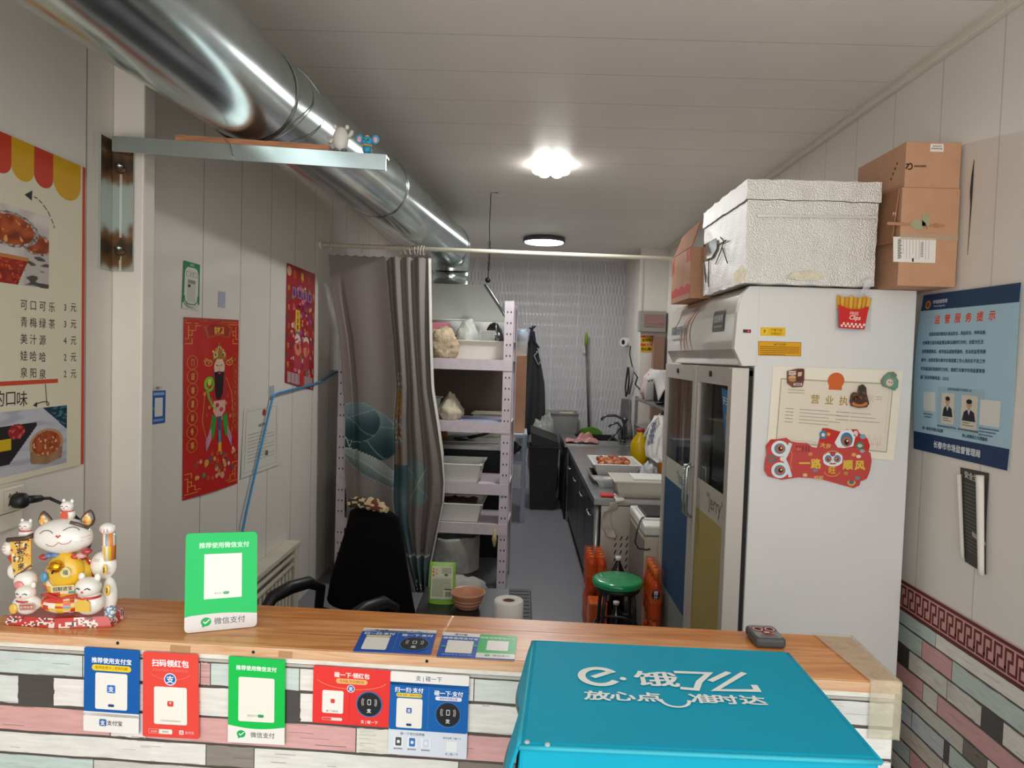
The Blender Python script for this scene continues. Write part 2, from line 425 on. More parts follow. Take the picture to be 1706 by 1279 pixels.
S = Sheet([(XR-.003, 2.9, .69), (XR-.003, .4, .69), (XR-.003, .4, .0), (XR-.003, 2.9, .0)], 2.5, .69, .002, M_PLANK, base='57504a')
rows = []
z = 0.; lay = [(.055, [(0, .42, MNT), (.42, 2.5, WHT)]), (.075, [(0, .34, MNT), (.34, .52, PNK), (.52, .9, MNT), (.9, 2.5, WHT)]),
    (.075, [(0, .17, WHT), (.17, .26, DRK), (.26, .50, 'd8d6cc'), (.50, .68, 'd8d6cc'), (.68, .78, DRK), (.78, 2.5, WHT)]),
    (.075, [(0, .36, PNK), (.36, .45, 'd8d6cc'), (.45, .95, PNK), (.95, 2.5, WHT)]),
    (.06, [(0, .6, 'cfccc2'), (.6, .72, '7d746a'), (.72, 2.5, WHT)]),
    (.075, [(0, .3, 'c6cdd2'), (.3, .5, 'c6cdd2'), (.5, .53, DRK), (.53, 2.5, MNT)]),
    (.07, [(0, .5, 'cfc4b8'), (.5, 2.5, WHT)]), (.07, [(0, .3, MNT), (.3, 2.5, PNK)]), (.07, [(0, 2.5, WHT)]), (.065, [(0, 2.5, PNK)])]
for h, segs in lay: rows.append((z, z+h, segs)); z += h
planks(S, rows, 8); struct(S, 'trim_5')
S = Sheet([(XR-.004, 2.9, .803), (XR-.004, .4, .803), (XR-.004, .4, .69), (XR-.004, 2.9, .69)], 2.5, .113, .003, base='d6a09a')
S.rect(0, 0, 2.5, .012, '6a3531', 1); S.rect(0, .101, 2.5, .113, '6a3531', 1)
per = .049
for i in range(30):
    q = [(0, .18), (0, 1), (.62, 1), (.62, .52), (.3, .52), (.3, .0), (1.0, .0), (1.0, .18)]
    S.line([(.04+i*per+a*per, .091-c*.068) for a, c in q], .0092, '6a3531', 1)
struct(S, 'trim_6')

# ---------------------------------------------------------------- service counter
A0 = Vector((-1.12, 1.52, 0)); EX = Vector((1.88, -.095, 0)).normalized(); EY = Vector((-EX.y, EX.x, 0)); ZT = .98
def ct(a, b, z): return A0+EX*a+EY*b+Vector((0, 0, z))
FRONT = (tuple(ct(0, 0, 0)), tuple(-EY)); TOP = ('Z', ZT)
cnt = thing('service_counter', 'long pine-topped service counter with distressed plank-print wallpaper front', 'counter', ct(.9, .12, 0))
def loc_cut(p):
    d = Vector(p)-A0; return d.dot(EX), d.dot(EY)
cl = loc_cut((-.98, 1.75, 0)); cl2 = loc_cut((-1.24, 1.565, 0))
out = [(-.125, 0), (1.912, 0), (1.912, cl[1]), cl, cl2, (-.125, .03)]
M_PINE = bpy.data.materials.new('pine_board')
def pine(m, light, dark, ax):
    m.use_nodes = True; n = m.node_tree; L = n.links; b = n.nodes['Principled BSDF']
    g = n.nodes.new('ShaderNodeTexCoord'); mp = n.nodes.new('ShaderNodeMapping'); mp.inputs['Scale'].default_value = ax
    L.new(g.outputs['Object'], mp.inputs[0])
    t = n.nodes.new('ShaderNodeTexNoise'); t.inputs['Scale'].default_value = 3; t.inputs['Detail'].default_value = 6; t.inputs['Distortion'].default_value = 1.2
    L.new(mp.outputs[0], t.inputs['Vector']); r = n.nodes.new('ShaderNodeValToRGB'); L.new(t.outputs['Fac'], r.inputs[0])
    r.color_ramp.elements[0].position = .3; r.color_ramp.elements[0].color = lin(dark)+(1,); r.color_ramp.elements[1].position = .62; r.color_ramp.elements[1].color = lin(light)+(1,)
    L.new(r.outputs[0], b.inputs['Base Color']); b.inputs['Roughness'].default_value = .34; b.inputs['Coat Weight'].default_value = .15
pine(M_PINE, (228, 162, 98), (192, 114, 56), (1.2, 14, 14))
bd = cl[1]-.075; out1 = [(-.125, 0), (1.912, 0), (1.912, bd), (cl[0]-.10, bd), cl2, (-.125, .03)]; out2 = [(1.912, bd+.001), (1.912, cl[1]), cl, (cl[0]-.10, bd+.001)]
b = MB(M_PINE); b.prism(out1, A0+Vector((0, 0, ZT-.02)), EX, EY, .02); b.build('top_board', cnt, bevel=.0015)
M_PINE3 = bpy.data.materials.new('pine_back_board'); pine(M_PINE3, (216, 142, 68), (180, 102, 40), (1.2, 16, 14))
b = MB(M_PINE3); b.prism(out2, A0+Vector((0, 0, ZT-.02)), EX, EY, .0195); b.build('back_board', cnt, bevel=.0015)
M_PINE2 = bpy.data.materials.new('pine_edge'); pine(M_PINE2, (228, 186, 146), (206, 152, 108), (1.5, 20, 30))
b = MB(M_PINE2); b.prism([(-.125, -.006), (1.912, -.006), (1.912, 0), (-.125, 0)], A0+Vector((0, 0, ZT-.022)), EX, EY, .021); b.build('edge_strip', cnt, bevel=.001)
b = MB(mat('counter_carcass', (222, 217, 208), .5)); b.prism([(-.1, .004), (1.899, .004), (1.899, .2), (-.1, .2)], A0, EX, EY, ZT-.02); b.build('carcass', cnt)
q0 = [ct(-.13, .002, ZT-.022), ct(1.903, .002, ZT-.022), ct(1.903, .002, 0), ct(-.13, .002, 0)]
S = Sheet(q0, 2.033, ZT-.022, .004, M_PLANK, base='4f4843')
def U(x, y=1150): return S.loc(x, y)[0]
vs = [S.loc(70, y)[1] for y in (1067, 1079, 1084, 1124, 1174, 1218, 1255, 1292)]
W2 = 2.033
rows = [(0, vs[1], [(0, W2, 'ece6da')]), (vs[1], vs[2], [(0, W2, 'b9b3a8')]),
 (vs[2], vs[3], [(0, U(140), 'cfd9d5'), (U(140), U(335), 'e4e2da'), (U(335), U(352), PNK), (U(352), U(500), 'cbd6cf'), (U(500), U(790), 'e8e4da'), (U(790), U(1000), 'd5d8d0'), (U(1000), U(1300), WHT), (U(1300), W2, 'd9d9d4')]),
 (vs[3], vs[4], [(0, U(34), 'dcdfdb'), (U(34), U(91), DRK), (U(91), U(300), 'ebe5e0'), (U(300), U(452), WHT), (U(452), U(501), DRK), (U(501), U(700), 'efe8e0'), (U(700), U(1000), WHT), (U(1000), W2, 'ece8e2')]),
 (vs[4], vs[5], [(0, U(186, 1215), PNK), (U(186, 1215), U(246, 1225), 'ebe5e0'), (U(246), U(596), PNK), (U(596), U(664), 'e2ded0'), (U(664), U(1050), PNK), (U(1050), U(1420), WHT), (U(1420), W2, 'ece8e2')]),
 (vs[5], vs[6], [(0, U(345, 1250), 'e6e3dc'), (U(345, 1250), U(425, 1250), '8f867b'), (U(425, 1250), U(765, 1260), 'e3e0d8'), (U(765, 1260), U(880, 1260), '83796e'), (U(880, 1260), U(1440), WHT), (U(1440), W2, PNK)]),
 (vs[6], vs[7], [(0, U(158, 1275), MNT), (U(158, 1275), U(420), 'cdcac2'), (U(420), U(700), MNT), (U(700), W2, WHT)])]
z = vs[7]; pal = [[PNK, WHT, MNT, WHT], [WHT, MNT, DRK, WHT], [MNT, WHT, PNK, WHT]]; i = 0
while z < .9:
    rows.append((z, min(z+.055, ZT-.024), [(0, .5, pal[i % 3][0]), (.5, .9, pal[i % 3][1]), (.9, 1.0, pal[i % 3][2]), (1.0, W2, pal[i % 3][3])])); z += .055; i += 1
planks(S, rows, 5); S.done('wallpaper_front', parent=cnt)
# strips of brown tape, nail heads and the clear tape wound round the right end
for q in ([(287, 1072), (320, 1074.5), (319, 1085), (286, 1083)], [(466, 1082), (489, 1083.5), (488, 1094), (465.5, 1092.5)]):
    Sheet([p-EY*.0066 for p in on(q, FRONT)], 10, 4, .0004, M_GLOSS, base='b98d62').done('brown_tape', parent=cnt)
for x, y in ((199, 1069), (424, 1084), (712, 1099)):
    p = P(x, y, FRONT)-EY*.006; MB(M_DKMET).ell(p, (.0035, .0025, .0035), 10).build('nail_head', cnt)
M_TAPE = mat('clear_packing_tape', (226, 218, 190), .12, 0, .08, 30, bump=.6, bs=45, alpha=.34)
b = MB(M_TAPE); prof = [(.24, .0022), (.10, .0026), (-.006, .004), (-.0085, -.004), (-.0085, -.05), (-.0085, -.115)]
def tp(i, j):
    k = i*(len(prof)-1); n = min(int(k), len(prof)-2); f = k-n; bb = prof[n][0]+(prof[n+1][0]-prof[n][0])*f; zz = prof[n][1]+(prof[n+1][1]-prof[n][1])*f
    w = 1.848+.064*j-.022*(1-j)*(bb)/.2
    return ct(w+.002, bb+.0015*nz(i*9, j*9), ZT+zz+.0022*abs(nz(i*14, j*10, 2)))
b.grid(tp, 60, 12); b.build('clear_tape', cnt, solid=.0004)
b = MB(M_TAPE); b.grid(lambda i, j: ct(1.9135+.003*abs(nz(i*6, j*9)), -.008+.25*i, ZT+.003-.12*j), 20, 16); b.build('clear_tape', cnt, solid=.0004)

# ---------------------------------------------------------------- payment signs
BLU, RED, GRN, WHI = '0a5cab', 'e2463f', '17c04f', 'f1ece6'
def alipay_mark(S, x, y, r, bg='1f6fc4', fg='ffffff', lay=4, square=True):
    if square: S.rect(x-r, y-r, x+r, y+r, bg, lay, r=r*.3)
    else: S.disc(x, y, r*1.18, None, 'f4f4f4', lay); S.disc(x, y, r, None, bg, lay+.5)
    S.text('支', x, y, r*1.5, fg, lay+1, bold=.02)
def wechat_mark(S, x, y, r, lay=3):
    S.disc(x, y, r, r*.86, '1aad55', lay); S.poly([(x-r*.75, y+r*.4), (x-r*.2, y+r*.8), (x-r*.7, y+r*1.12)], '1aad55', lay)
    S.line([(x-r*.45, y-r*.02), (x-r*.12, y+r*.28), (x+r*.62, y-r*.38)], r*.2, 'ffffff', lay+1)
def tap_pad(S, x, y, r, lay=3):
    S.disc(x, y, r*1.08, None, '2f78bd', lay, 36); S.disc(x, y, r*1.0, None, '3a3a3e', lay+.5, 36); S.disc(x, y, r*.94, None, '26262a', lay+1, 36)
    for sgn in (-1, 1):
        for k in (.5, .62): S.arc(x, y-r*.18, r*k, r*k, (-28 if sgn > 0 else 152), (28 if sgn > 0 else 208), r*.05, 'c9b9b2', lay+1.5)
    S.rect(x-r*.15, y-r*.42, x+r*.15, y+r*.04, 'd8d8d8', lay+1.4, r=r*.06); S.rect(x-r*.1, y-r*.36, x+r*.1, y-r*.02, '2b2b2f', lay+1.7)
    S.text('支', x, y+r*.52, r*.38, 'f0f0f0', lay+2, bold=.02)
def front(q): return [p-EY*.0085 for p in on(q, FRONT)]
# blue sign
S = Sheet(front([(145.5, 1074), (237, 1080.4), (236, 1219), (144, 1212.7)]), 90, 138, .0016, M_GLOSS, base=BLU, r=3)
S.rect(0, 107, 90, 138, WHI, 1, r=3); S.rect(0, 105, 90, 112, WHI, 1)
S.text('推荐使用支付宝', 45, 20, 9.6, 'ffffff', 2, bold=.028)
S.rect(13, 27, 77, 37, 'f4cf2d', 2, r=4.9); S.text('支持信用卡 | 花呗付款', 45, 32, 5.6, '8a6a14', 3)
S.rect(19, 40, 71, 100, 'f3eee6', 2, r=3); alipay_mark(S, 45, 66, 6.5); S.rect(40, 91, 50, 95.5, '26466e', 3, r=2)
alipay_mark(S, 32, 122, 5.6, '2a62a8'); S.text('支付宝', 51, 122, 8.6, '3b3b42', 3, bold=.01)
S.done('payment_sign', 'blue upright payment sticker at the left end of the counter front', 'sign', group='payment stickers on the counter front')
# red sign
S = Sheet(front([(242.6, 1081.8), (334, 1086.7), (335.5, 1226.8), (242, 1222)]), 92, 140, .0016, M_GLOSS, base='ea4b3f', r=3)
S.text('扫码领红包', 46, 17, 12.4, 'ffffff', 2, bold=.03); S.text('打开支付宝扫一扫 天天领红包', 46, 28.5, 4.4, 'f58f84', 2)
S.arc(46, 30, 34, 14, 20, 160, .7, 'f2867c', 2); alipay_mark(S, 46, 43, 8.6, '1f63ad', square=False)
S.rect(19, 56, 73, 118, 'f5efe4', 2, r=3); S.rect(41, 79, 51, 88, 'e0463c', 3, r=2); S.disc(46, 82, 1.8, None, 'f5d9c8', 4)
S.text('打开支付宝扫码领红包', 46, 112, 3.4, '9a8f86', 3); S.rect(10, 126, 28, 134, 'f2b0a8', 2, r=2); S.rect(10.6, 126.6, 28, 133.4, 'ea4b3f', 2.5, r=2); S.rect(27, 126, 49, 134, 'f6ece2', 3, r=2)
S.text('红包码', 19, 130, 3.6, 'f6ece2', 4); S.text('到店付', 38, 130, 3.6, '8a4a40', 4); alipay_mark(S, 64, 130, 3.6, 'f6ece2', 'ea4b3f'); S.text('支付宝', 77, 130, 5, 'f6e4dc', 3)
S.done('payment_sign', 'red upright payment sticker right beside the blue one on the counter front', 'sign', group='payment stickers on the counter front')
# green sign
S = Sheet(front([(384.5, 1089.7), (478, 1096), (477, 1236.7), (383, 1231.5)]), 93, 141, .0012, M_GLOSS, base=GRN)
S.poly([(0, 112)]+[(93*i/12, 112+5*math.sin(math.pi*i/12)) for i in range(1, 12)]+[(93, 112), (93, 141), (0, 141)], 'f0ece4', 1)
S.text('推荐使用微信支付', 46, 17, 8.4, 'f6fff4', 2, bold=.028); S.rect(17, 32, 76, 105, 'f1ecdf', 2, r=3)
S.text('微信支付', 40, 95, 4, '9aa396', 3); S.rect(49, 92.5, 59, 97.5, '3c9b5c', 3, r=2.4)
wechat_mark(S, 22, 126, 7); S.text('微信支付', 57, 126.5, 10, '4a524c', 3)
S.done('payment_sign', 'green upright payment sticker in the middle of the counter front', 'sign', group='payment stickers on the counter front')
# red landscape sign
S = Sheet(front([(525, 1105), (652.7, 1113.6), (649, 1207.8), (523, 1199)]), 127, 95, .0016, M_GLOSS, base='ea3a36', r=3)
S.text('碰一下·领红包', 64, 12, 9.4, 'fff4ea', 2, bold=.03); S.rect(38, 18, 90, 26.5, 'f0b56a', 2, r=4.2); S.text('天天碰 天天领红包', 64, 22.2, 5, 'b0522c', 3)
S.arc(64, 18, 58, 17, 14, 166, .8, 'f0a060', 2, 24); alipay_mark(S, 63, 34, 5.4, '1f63ad', square=False)
S.rect(16, 39, 51, 77, 'f4eee6', 2, r=3); S.rect(30, 53, 37, 60, 'e0463c', 3, r=1.5); S.text('碰一下领红包', 33, 73.4, 3.4, '6d5f58', 3)
tap_pad(S, 94, 58, 20); S.line([(61, 38), (61, 82)], .5, 'd7332f', 2)
S.rect(16, 84, 50, 89, 'f4d9d0', 2, r=2.4); S.rect(16.4, 84.4, 32, 88.6, 'e85750', 3, r=2.2); S.text('支 | 碰一下', 95, 88, 6, 'fbe6dc', 3, bold=.02)
S.done('payment_sign', 'red landscape tap-to-pay sticker with a round black pad on the counter front', 'sign', group='payment stickers on the counter front')
# blue landscape sign with white leaflet below
S = Sheet(front([(653, 1114), (783, 1122), (778, 1260), (648, 1251)]), 131, 138, .0016, M_GLOSS, base='dfe4ec', r=2)
S.rect(0, 0, 131, 18, 'f2ece6', 1, r=2); S.rect(0, 15, 131, 96, '1663ae', 2, r=3); S.rect(0, 14, 131, 22, '1663ae', 2); S.rect(0, 0, 131, 17, 'f2ece6', 2.4, r=2)
S.text('支 | 碰一下', 64, 9.5, 9, '3b5f86', 3, bold=.006); S.text('扫一扫·支付', 32, 29, 9, 'ffffff', 4, bold=.024); S.text('碰一下·支付', 98, 31, 9, 'ffffff', 4, bold=.024)
S.rect(11, 34.5, 54, 41, 'f1d55a', 4, r=3.1); S.text('支持 花呗 | 信用卡付款', 32.5, 37.8, 4, '6a5a1e', 5); S.rect(76, 36.5, 120, 43, 'ece8f2', 4, r=3.1); S.text('解锁手机碰这里', 98, 39.8, 4.2, '5a5f86', 5)
S.rect(12, 43, 55, 92, 'f3eee6', 4, r=3); alipay_mark(S, 33, 63, 4.4, '2a58a8', lay=5); S.rect(29, 84.5, 38, 88.5, '26466e', 5, r=1.8); S.line([(65, 22), (65, 92)], .5, '5c92c6', 4); tap_pad(S, 98, 66, 20, 4)
S.text('碰一下支付这样做', 40, 102, 5, '4f5a6a', 2)
for i, c in enumerate(('5a5250', '3b78b8', 'd5dae2')):
    x = 17+23*i; S.rect(x-8, 107, x+8, 124, 'eef0f4', 2, r=1.5); S.rect(x-5, 108.5, x+5, 122.5, c, 3, r=1.4); S.rect(x-2.4, 113, x+2.4, 118, 'eef0f4', 4, r=.8); S.disc(x-6, 127.6, 1.1, None, '3a3a3e', 3); S.tiny(x-4, x+7, 127.6, 2, '7a8494', 3, i); 
S.text('更多优惠 了解一下', 106, 105, 3.6, '6a7484', 2); S.rect(97, 110, 115, 127, 'f0f1f2', 2); S.text('支 | 碰一下', 106, 131.5, 4.4, '6a7484', 2)
S.done('payment_sign', 'blue landscape tap-to-pay sticker with a pale instruction strip under it', 'sign', group='payment stickers on the counter front')
# two cards lying on the counter top
def flat(q): return [p+Vector((0, 0, .0006)) for p in on(q, TOP)]
S = Sheet(flat([(606.4, 1047), (728, 1051.5), (718, 1090.7), (588, 1085.4)]), 125, 85, .0016, M_GLOSS, base='1a55ae', r=3)
S.rect(0, 0, 125, 13, 'eeeae2', 1, r=3); S.rect(0, 8, 125, 13, 'eeeae2', 1)
S.text('支付宝', 32, 8, 7, '55606e', 2, bold=.02); S.text('支 | 碰一下', 96, 8, 6, '8a98a8', 2)
S.text('扫一扫·支付', 31, 21, 9, 'e6eefa', 2, bold=.03); S.text('碰一下·支付', 95, 23, 9, 'e6eefa', 2, bold=.03); S.rect(10, 27, 52, 33, 'e2d787', 2, r=3)
S.rect(11, 34, 51, 79, 'efeae2', 2, r=3); S.line([(62, 16), (62, 82)], .7, '6b92cc', 2); tap_pad(S, 94, 54, 23)
S.done('payment_card', 'blue card with a round black tap pad lying on the pine counter top', 'card', group='payment cards lying on the counter top')
S = Sheet(flat([(739, 1054), (862, 1061.7), (857, 1100), (727, 1093.7)]), 130, 90, .0016, M_GLOSS, base='1a55ae', r=2)
S.rect(65, 0, 130, 72, '1fb355', 1, r=2); S.rect(65, 72, 130, 90, 'e9e6de', 1, r=2); S.rect(0, 0, 65, 14, 'eeeae2', 1)
S.text('支付宝', 32, 7.5, 7, '55606e', 2, bold=.02); S.text('推荐使用支付宝', 33, 23, 8, 'eef2fa', 2, bold=.03); S.rect(12, 31, 57, 78, 'efeae2', 2, r=3); S.text('支持信用卡 花呗付款', 33, 84, 5, 'bcd0ee', 2)
S.disc(8, 55, 5, 3, '5fae5a', 2); S.disc(60, 48, 5, 3, '5fae5a', 2)
S.text('推荐使用微信支付', 97, 14, 7, 'd7f3dd', 2, bold=.03); S.rect(80, 24, 117, 62, 'efeae2', 2, r=2); wechat_mark(S, 84, 80, 4.5, 2); S.text('微信支付', 107, 80.5, 6.6, '5f6a64', 2)
S.done('payment_card', 'half blue half green payment card lying on the pine counter top', 'card', group='payment cards lying on the counter top')
# upright green acrylic sign
bl, br_ = P(307, 1055, TOP), P(428, 1043, TOP); ex = (br_-bl).normalized(); nn = Vector((ex.y, -ex.x, 0)); back = Vector((0, 0, 1))-nn*.1; back.normalize()
stand = thing('payment_stand', 'upright green and white acrylic payment sign standing on the counter beside the cat', 'sign', (bl+br_)/2)
pl = (tuple(bl), tuple(ex.cross(back))); tl = P(310, 888, pl); tr = P(428.5, 885, pl)
S = Sheet([tl, tr, br_+Vector((0, 0, .001)), bl+Vector((0, 0, .001))], 120, 166, .004, M_GLOSS, base='0fc765', r=7)
S.poly([(0, 140)]+[(120*i/12, 139-3.5*math.sin(math.pi*i/12)+1.5*i/12*2) for i in range(1, 13)]+[(120, 159), (118, 164), (113, 166), (7, 166), (2, 164), (0, 159)], 'dfdcda', 1)
S.text('推荐使用微信支付', 64, 21, 10, 'd8ffe0', 2, bold=.03); S.rect(31, 36, 94, 112, 'f1efe6', 2)
S.rect(32, 36.5, 93, 111.5, 'f6f3ea', 2.4); S.text('微信支付', 56, 103, 4, 'a9a098', 3); S.rect(63, 100.5, 73, 105.5, '5bb079', 3, r=2.4)
wechat_mark(S, 35, 150, 8.5); S.text('微信支付', 74, 150, 12.4, '55595a', 3)
S.done('sign_panel', parent=stand)
c = (bl+br_)/2; b = MB(mat('clear_acrylic', (230, 235, 232), .1, alpha=.5)); f = nn*-1
b.prism([(-.055, 0), (.055, 0), (.055, .05), (-.055, .05)], c-nn*.002+Vector((0, 0, .0005)), ex, f, .003) if ex.cross(f).z > 0 else b.prism([(-.055, 0), (.055, 0), (.055, .05), (-.055, .05)], c-nn*.002+Vector((0, 0, .0035)), ex, f, .003)
b.build('foot_plate', stand)

# ---------------------------------------------------------------- teal delivery box
ZL = 1.125
tb = thing('delivery_box', 'large teal insulated delivery box with white lettering on its lid in front of the counter', 'delivery box', (.22, 1.07, .70))
q = on([(889, 1066), (1312, 1086), (1466, 1264), (866, 1239)], ('Z', ZL))
ctr = sum(q, Vector())/4
def lid(dz, k): return [ctr+(p-ctr)*k+Vector((0, 0, dz)) for p in q]
def shell(b, lo, hi, n=10):
    b.add(lo+hi, [[0, 1, 2, 3][::-1], [4, 5, 6, 7]]+[[i, (i+1) % 4, 4+(i+1) % 4, 4+i] for i in range(4)])
b = MB(M_TEAL); shell(b, lid(-.05, 1.012), lid(0, 1.0)); b.build('lid', tb, bevel=.006)
b = MB(mat('teal_nylon_side', (0, 164, 188), .55, 0, .05, 4, bump=.15, bs=9)); shell(b, lid(-.42, .965), lid(-.052, .965)); b.build('box_body', tb, bevel=.01)
M_PIPE = mat('worn_piping', (96, 122, 124), .6, 0, .2, 40)
for i in range(4):
    a, c = lid(-.004, 1.004)[i], lid(-.004, 1.004)[(i+1) % 4]
    MB(M_TEAL if i in (0, 1) else mat('teal_piping', (30, 160, 180), .5)).tube([a+(c-a)*t/8 for t in range(9)], .0035, 8).build('piping', tb)
    a, c = lid(-.05, 1.015)[i], lid(-.05, 1.015)[(i+1) % 4]
    MB(M_PIPE).tube([a+(c-a)*t/8+Vector((0, 0, -.004*math.sin(t/8*math.pi*3))) for t in range(9)], .004, 8).build('piping', tb)
# side flap sagging at the left end
l0, l3 = lid(-.003, 1.006)[0], lid(-.003, 1.006)[3]
def fl(i, j):
    p = l0+(l3-l0)*i; return p+Vector((-.012*math.sin(j*1.6)-.006*math.sin(i*9)*j, 0, -j*(.055+.012*math.sin(i*7))))
MB(M_TEAL).grid(fl, 24, 8).build('side_flap', tb, solid=.004)
MB(M_PIPE).tube([fl(t/20, 1.02) for t in range(21)], .005, 8).build('piping', tb)
for x, y in ((878, 1236), (912, 1240)):
    p = P(x, y, ('Z', ZL)); MB(mat('worn_patch', (150, 170, 168), .7)).ell(p, (.004, .004, .003), 10).build('rivet', tb)
S = Sheet([p+Vector((0, 0, .0006)) for p in q], 100, 90, .0004, base=None)
LG = 'e4e6df'
def L_(x, y): return S.loc(x, y)
def stroke(pts, w): S.line([L_(*p) for p in pts], w, LG, 1)
S.text('饿', *L_(1093, 1131), 14.4, LG, 1, bold=.022, sx=1.30); 
stroke([(1127, 1120), (1181, 1122), (1165, 1136), (1160, 1149), (1138, 1147)], 2.3)
stroke([(1185, 1134), (1212, 1121)], 2.3); stroke([(1238, 1122), (1192, 1150), (1262, 1151), (1257, 1143)], 2.3)
# the looped e: an open ring with a slanted bar and a dot
cx, cy = L_(998, 1127)
S.arc(cx, cy, 6.1, 7.6, 35, 318, 2.7, LG, 1, 30)
e0 = (cx+6.1*math.cos(math.radians(318)), cy+7.6*math.sin(math.radians(318))); S.line([e0, (cx-1.5, cy+.4)], 2.5, LG, 1)
S.disc(*L_(1038, 1131), 1.15, 1.5, LG, 1)
for t, x in (('放', 995), ('心', 1037), ('点', 1081), ('准', 1170), ('时', 1209), ('达', 1254)):
    S.text(t, *L_(x, 1159+(x-995)*.03), 8.0, LG, 1, bold=.03, sx=1.30)
a = L_(1101, 1166); d = L_(1147, 1166); S.arc((a[0]+d[0])/2, a[1], (d[0]-a[0])/2, 5.4, 180, 0, 1.2, LG, 1)
S.done('lid_print', parent=tb)
# patterned case behind the box
p0 = P(1276, 1072, TOP); cs = thing('spectacle_case', 'small dark case with a red and white face pattern lying behind the teal box', 'case', p0, -.05)
MB(mat('grey_leatherette', (74, 76, 78), .5)).box((p0.x-.033, p0.y-.03, ZT+.0005), (p0.x+.036, p0.y+.052, ZT+.024), .008, 3).build('case_body', cs)
S = Sheet([(p0.x-.028, p0.y+.047, ZT+.0242), (p0.x+.031, p0.y+.047, ZT+.0242), (p0.x+.031, p0.y-.026, ZT+.0242), (p0.x-.028, p0.y-.026, ZT+.0242)], 60, 90, .0004, M_PRINT, base='8c8e8e', r=8)
for k, c in ((24, '8d2d26'), (19, 'cfc7bc'), (14, '8d2d26'), (9, '33302e')):
    S.disc(16, 30, k*.62, k*.8, c, 2+(24-k)*.1); S.disc(44, 30, k*.62, k*.8, c, 2+(24-k)*.1)
S.disc(30, 56, 12, 9, 'a23c30', 3); S.disc(30, 56, 7, 5, 'd8d0c4', 4); S.disc(30, 76, 20, 7, '8d2d26', 3); S.arc(30, 70, 22, 12, 20, 160, 2, 'cfc7bc', 4)
S.done('case_print', parent=cs)
# ---------------------------------------------------------------- beckoning cat figure on the counter
def recolor(mb, k0, fn):
    for i in range(k0, len(mb.f)):
        f = mb.f[i]; p = sum((mb.v[j] for j in f), Vector())/len(f); mb.fc[i] = lin(fn(p))
PAL = ['e9c43a', 'd8412f', 'f2e6d6', 'e08a3c', '7aa7b8', 'f0d9d0', 'c8352f', 'f3ead8']
def mosaic(pal, sc, seed=0):
    def f(p):
        v = nz(p.x*sc+seed, p.y*sc, p.z*sc)+.5*nz(p.x*sc*2.3, p.y*sc*2.3+seed, p.z*sc*2.3)
        return pal[int(abs(v)*9.7) % len(pal)]
    return f
p0 = P(112, 1034, TOP); ks = .00136
def K(x, y, d=0.): return Vector((p0.x+(x-112)*ks, p0.y-d*ks, ZT+(1034-y)*ks+.001))
cat = thing('beckoning_cat', 'white and gold beckoning cat figure with smaller cats at the left end of the counter', 'figurine', p0, 0)
CW = 'f0ece4'
def blob(name, parent, x, y, d, rx, ry, rd, col=CW, fn=None, n=20, shape=None):
    b = MB(M_PAINT).col(col); b.ell(K(x, y, d), (rx*ks, rd*ks, ry*ks), n, fn=shape)
    if fn: recolor(b, 0, fn)
    return b.build(name, parent)
# plinth
b = MB(M_PAINT).col('c32f2c'); pl_ = [(24, 1042, 26), (112, 1038, 34), (200, 1030, 22), (198, 1030, -24), (30, 1040, -24)]
vs = [K(x, 1034, d) for x, y, d in pl_]; top = [K(x+(112-x)*.06, 1034-(18 if i in (2, 3) else 15 if i == 1 else 14), d*.93) for i, (x, y, d) in enumerate(pl_)]
n = len(vs); ff = [list(range(n))[::-1], list(range(n, 2*n))]
b.add(vs+top, ff)
N = 26
for i in range(n):                                    # the sides carry a red print of white cats and stripes
    a, c_, e, f = vs[i], vs[(i+1) % n], top[(i+1) % n], top[i]
    b.grid(lambda u, v: a*(1-u)*(1-v)+c_*u*(1-v)+e*u*v+f*(1-u)*v, N, 7, smooth=False,
           cf=lambda u, v: (('f0e4da', 'c32f2c', '3f3a38', 'e8d8c8')[int(abs(nz(u*7+i*7, v*2.0))*7) % 3 if nz(u*3.0+i, v*1.2, 4) > .0 else 1]))
b.build('plinth', cat)
blob('body', cat, 118, 962, 0, 44, 46, 30, 'e2b531', mosaic(['e2b531', 'e9c43a', 'd8412f', 'f2e6d6', 'e2b531', '6fa0b4', 'c8352f'], 105))
blob('belly', cat, 122, 944, 20, 30, 33, 18, 'e9b823', lambda p: 'e9b823')
S = Sheet([K(126, 931, 40), K(142, 931, 38.5), K(142, 947, 38.5), K(126, 947, 40)], 10, 10, .0003, M_PAINT, base=None)
S.disc(5, 5, 5, None, 'd8e4e8', 1); S.disc(5, 5, 4.2, None, 'ecd35a', 2); S.text('福', 5, 5, 5.4, '3a5a8a', 3, bold=.02); S.done('coin_print', parent=cat)
S = Sheet([K(108, 964, 36), K(146, 960, 36), K(146, 970, 35), K(108, 975, 35)], 40, 10, .0003, M_PAINT, base='ead9a0')
S.text('招财进宝', 20, 5, 7.4, '54504c', 2, bold=.02); S.done('scroll_print', parent=cat)
b = MB(M_PAINT).col('4f93b8'); b.ell(K(96, 950, 34), (6*ks, 4*ks, 9*ks), 12); b.build('blue_tassel', cat)
blob('skirt', cat, 116, 998, 14, 40, 17, 24, 'd8412f', mosaic(PAL, 120, 3))
b = MB(M_PAINT).col('c8352f'); b.tube([K(84+i*7.4, 984-2.2*math.sin(i), 30-abs(i-5)*1.4) for i in range(11)], 2.4*ks, 8); b.build('red_sash', cat)
for x, y, s in ((88, 920, 8), (97, 917, 7), (108, 916, 8), (150, 915, 8), (159, 908, 9), (140, 917, 7)):
    blob('bib', cat, x, y, 24, s, s*.62, 6, random.Random(x).choice(['c8352f', '5f7fae', 'd8a8a4', 'b02e30']))
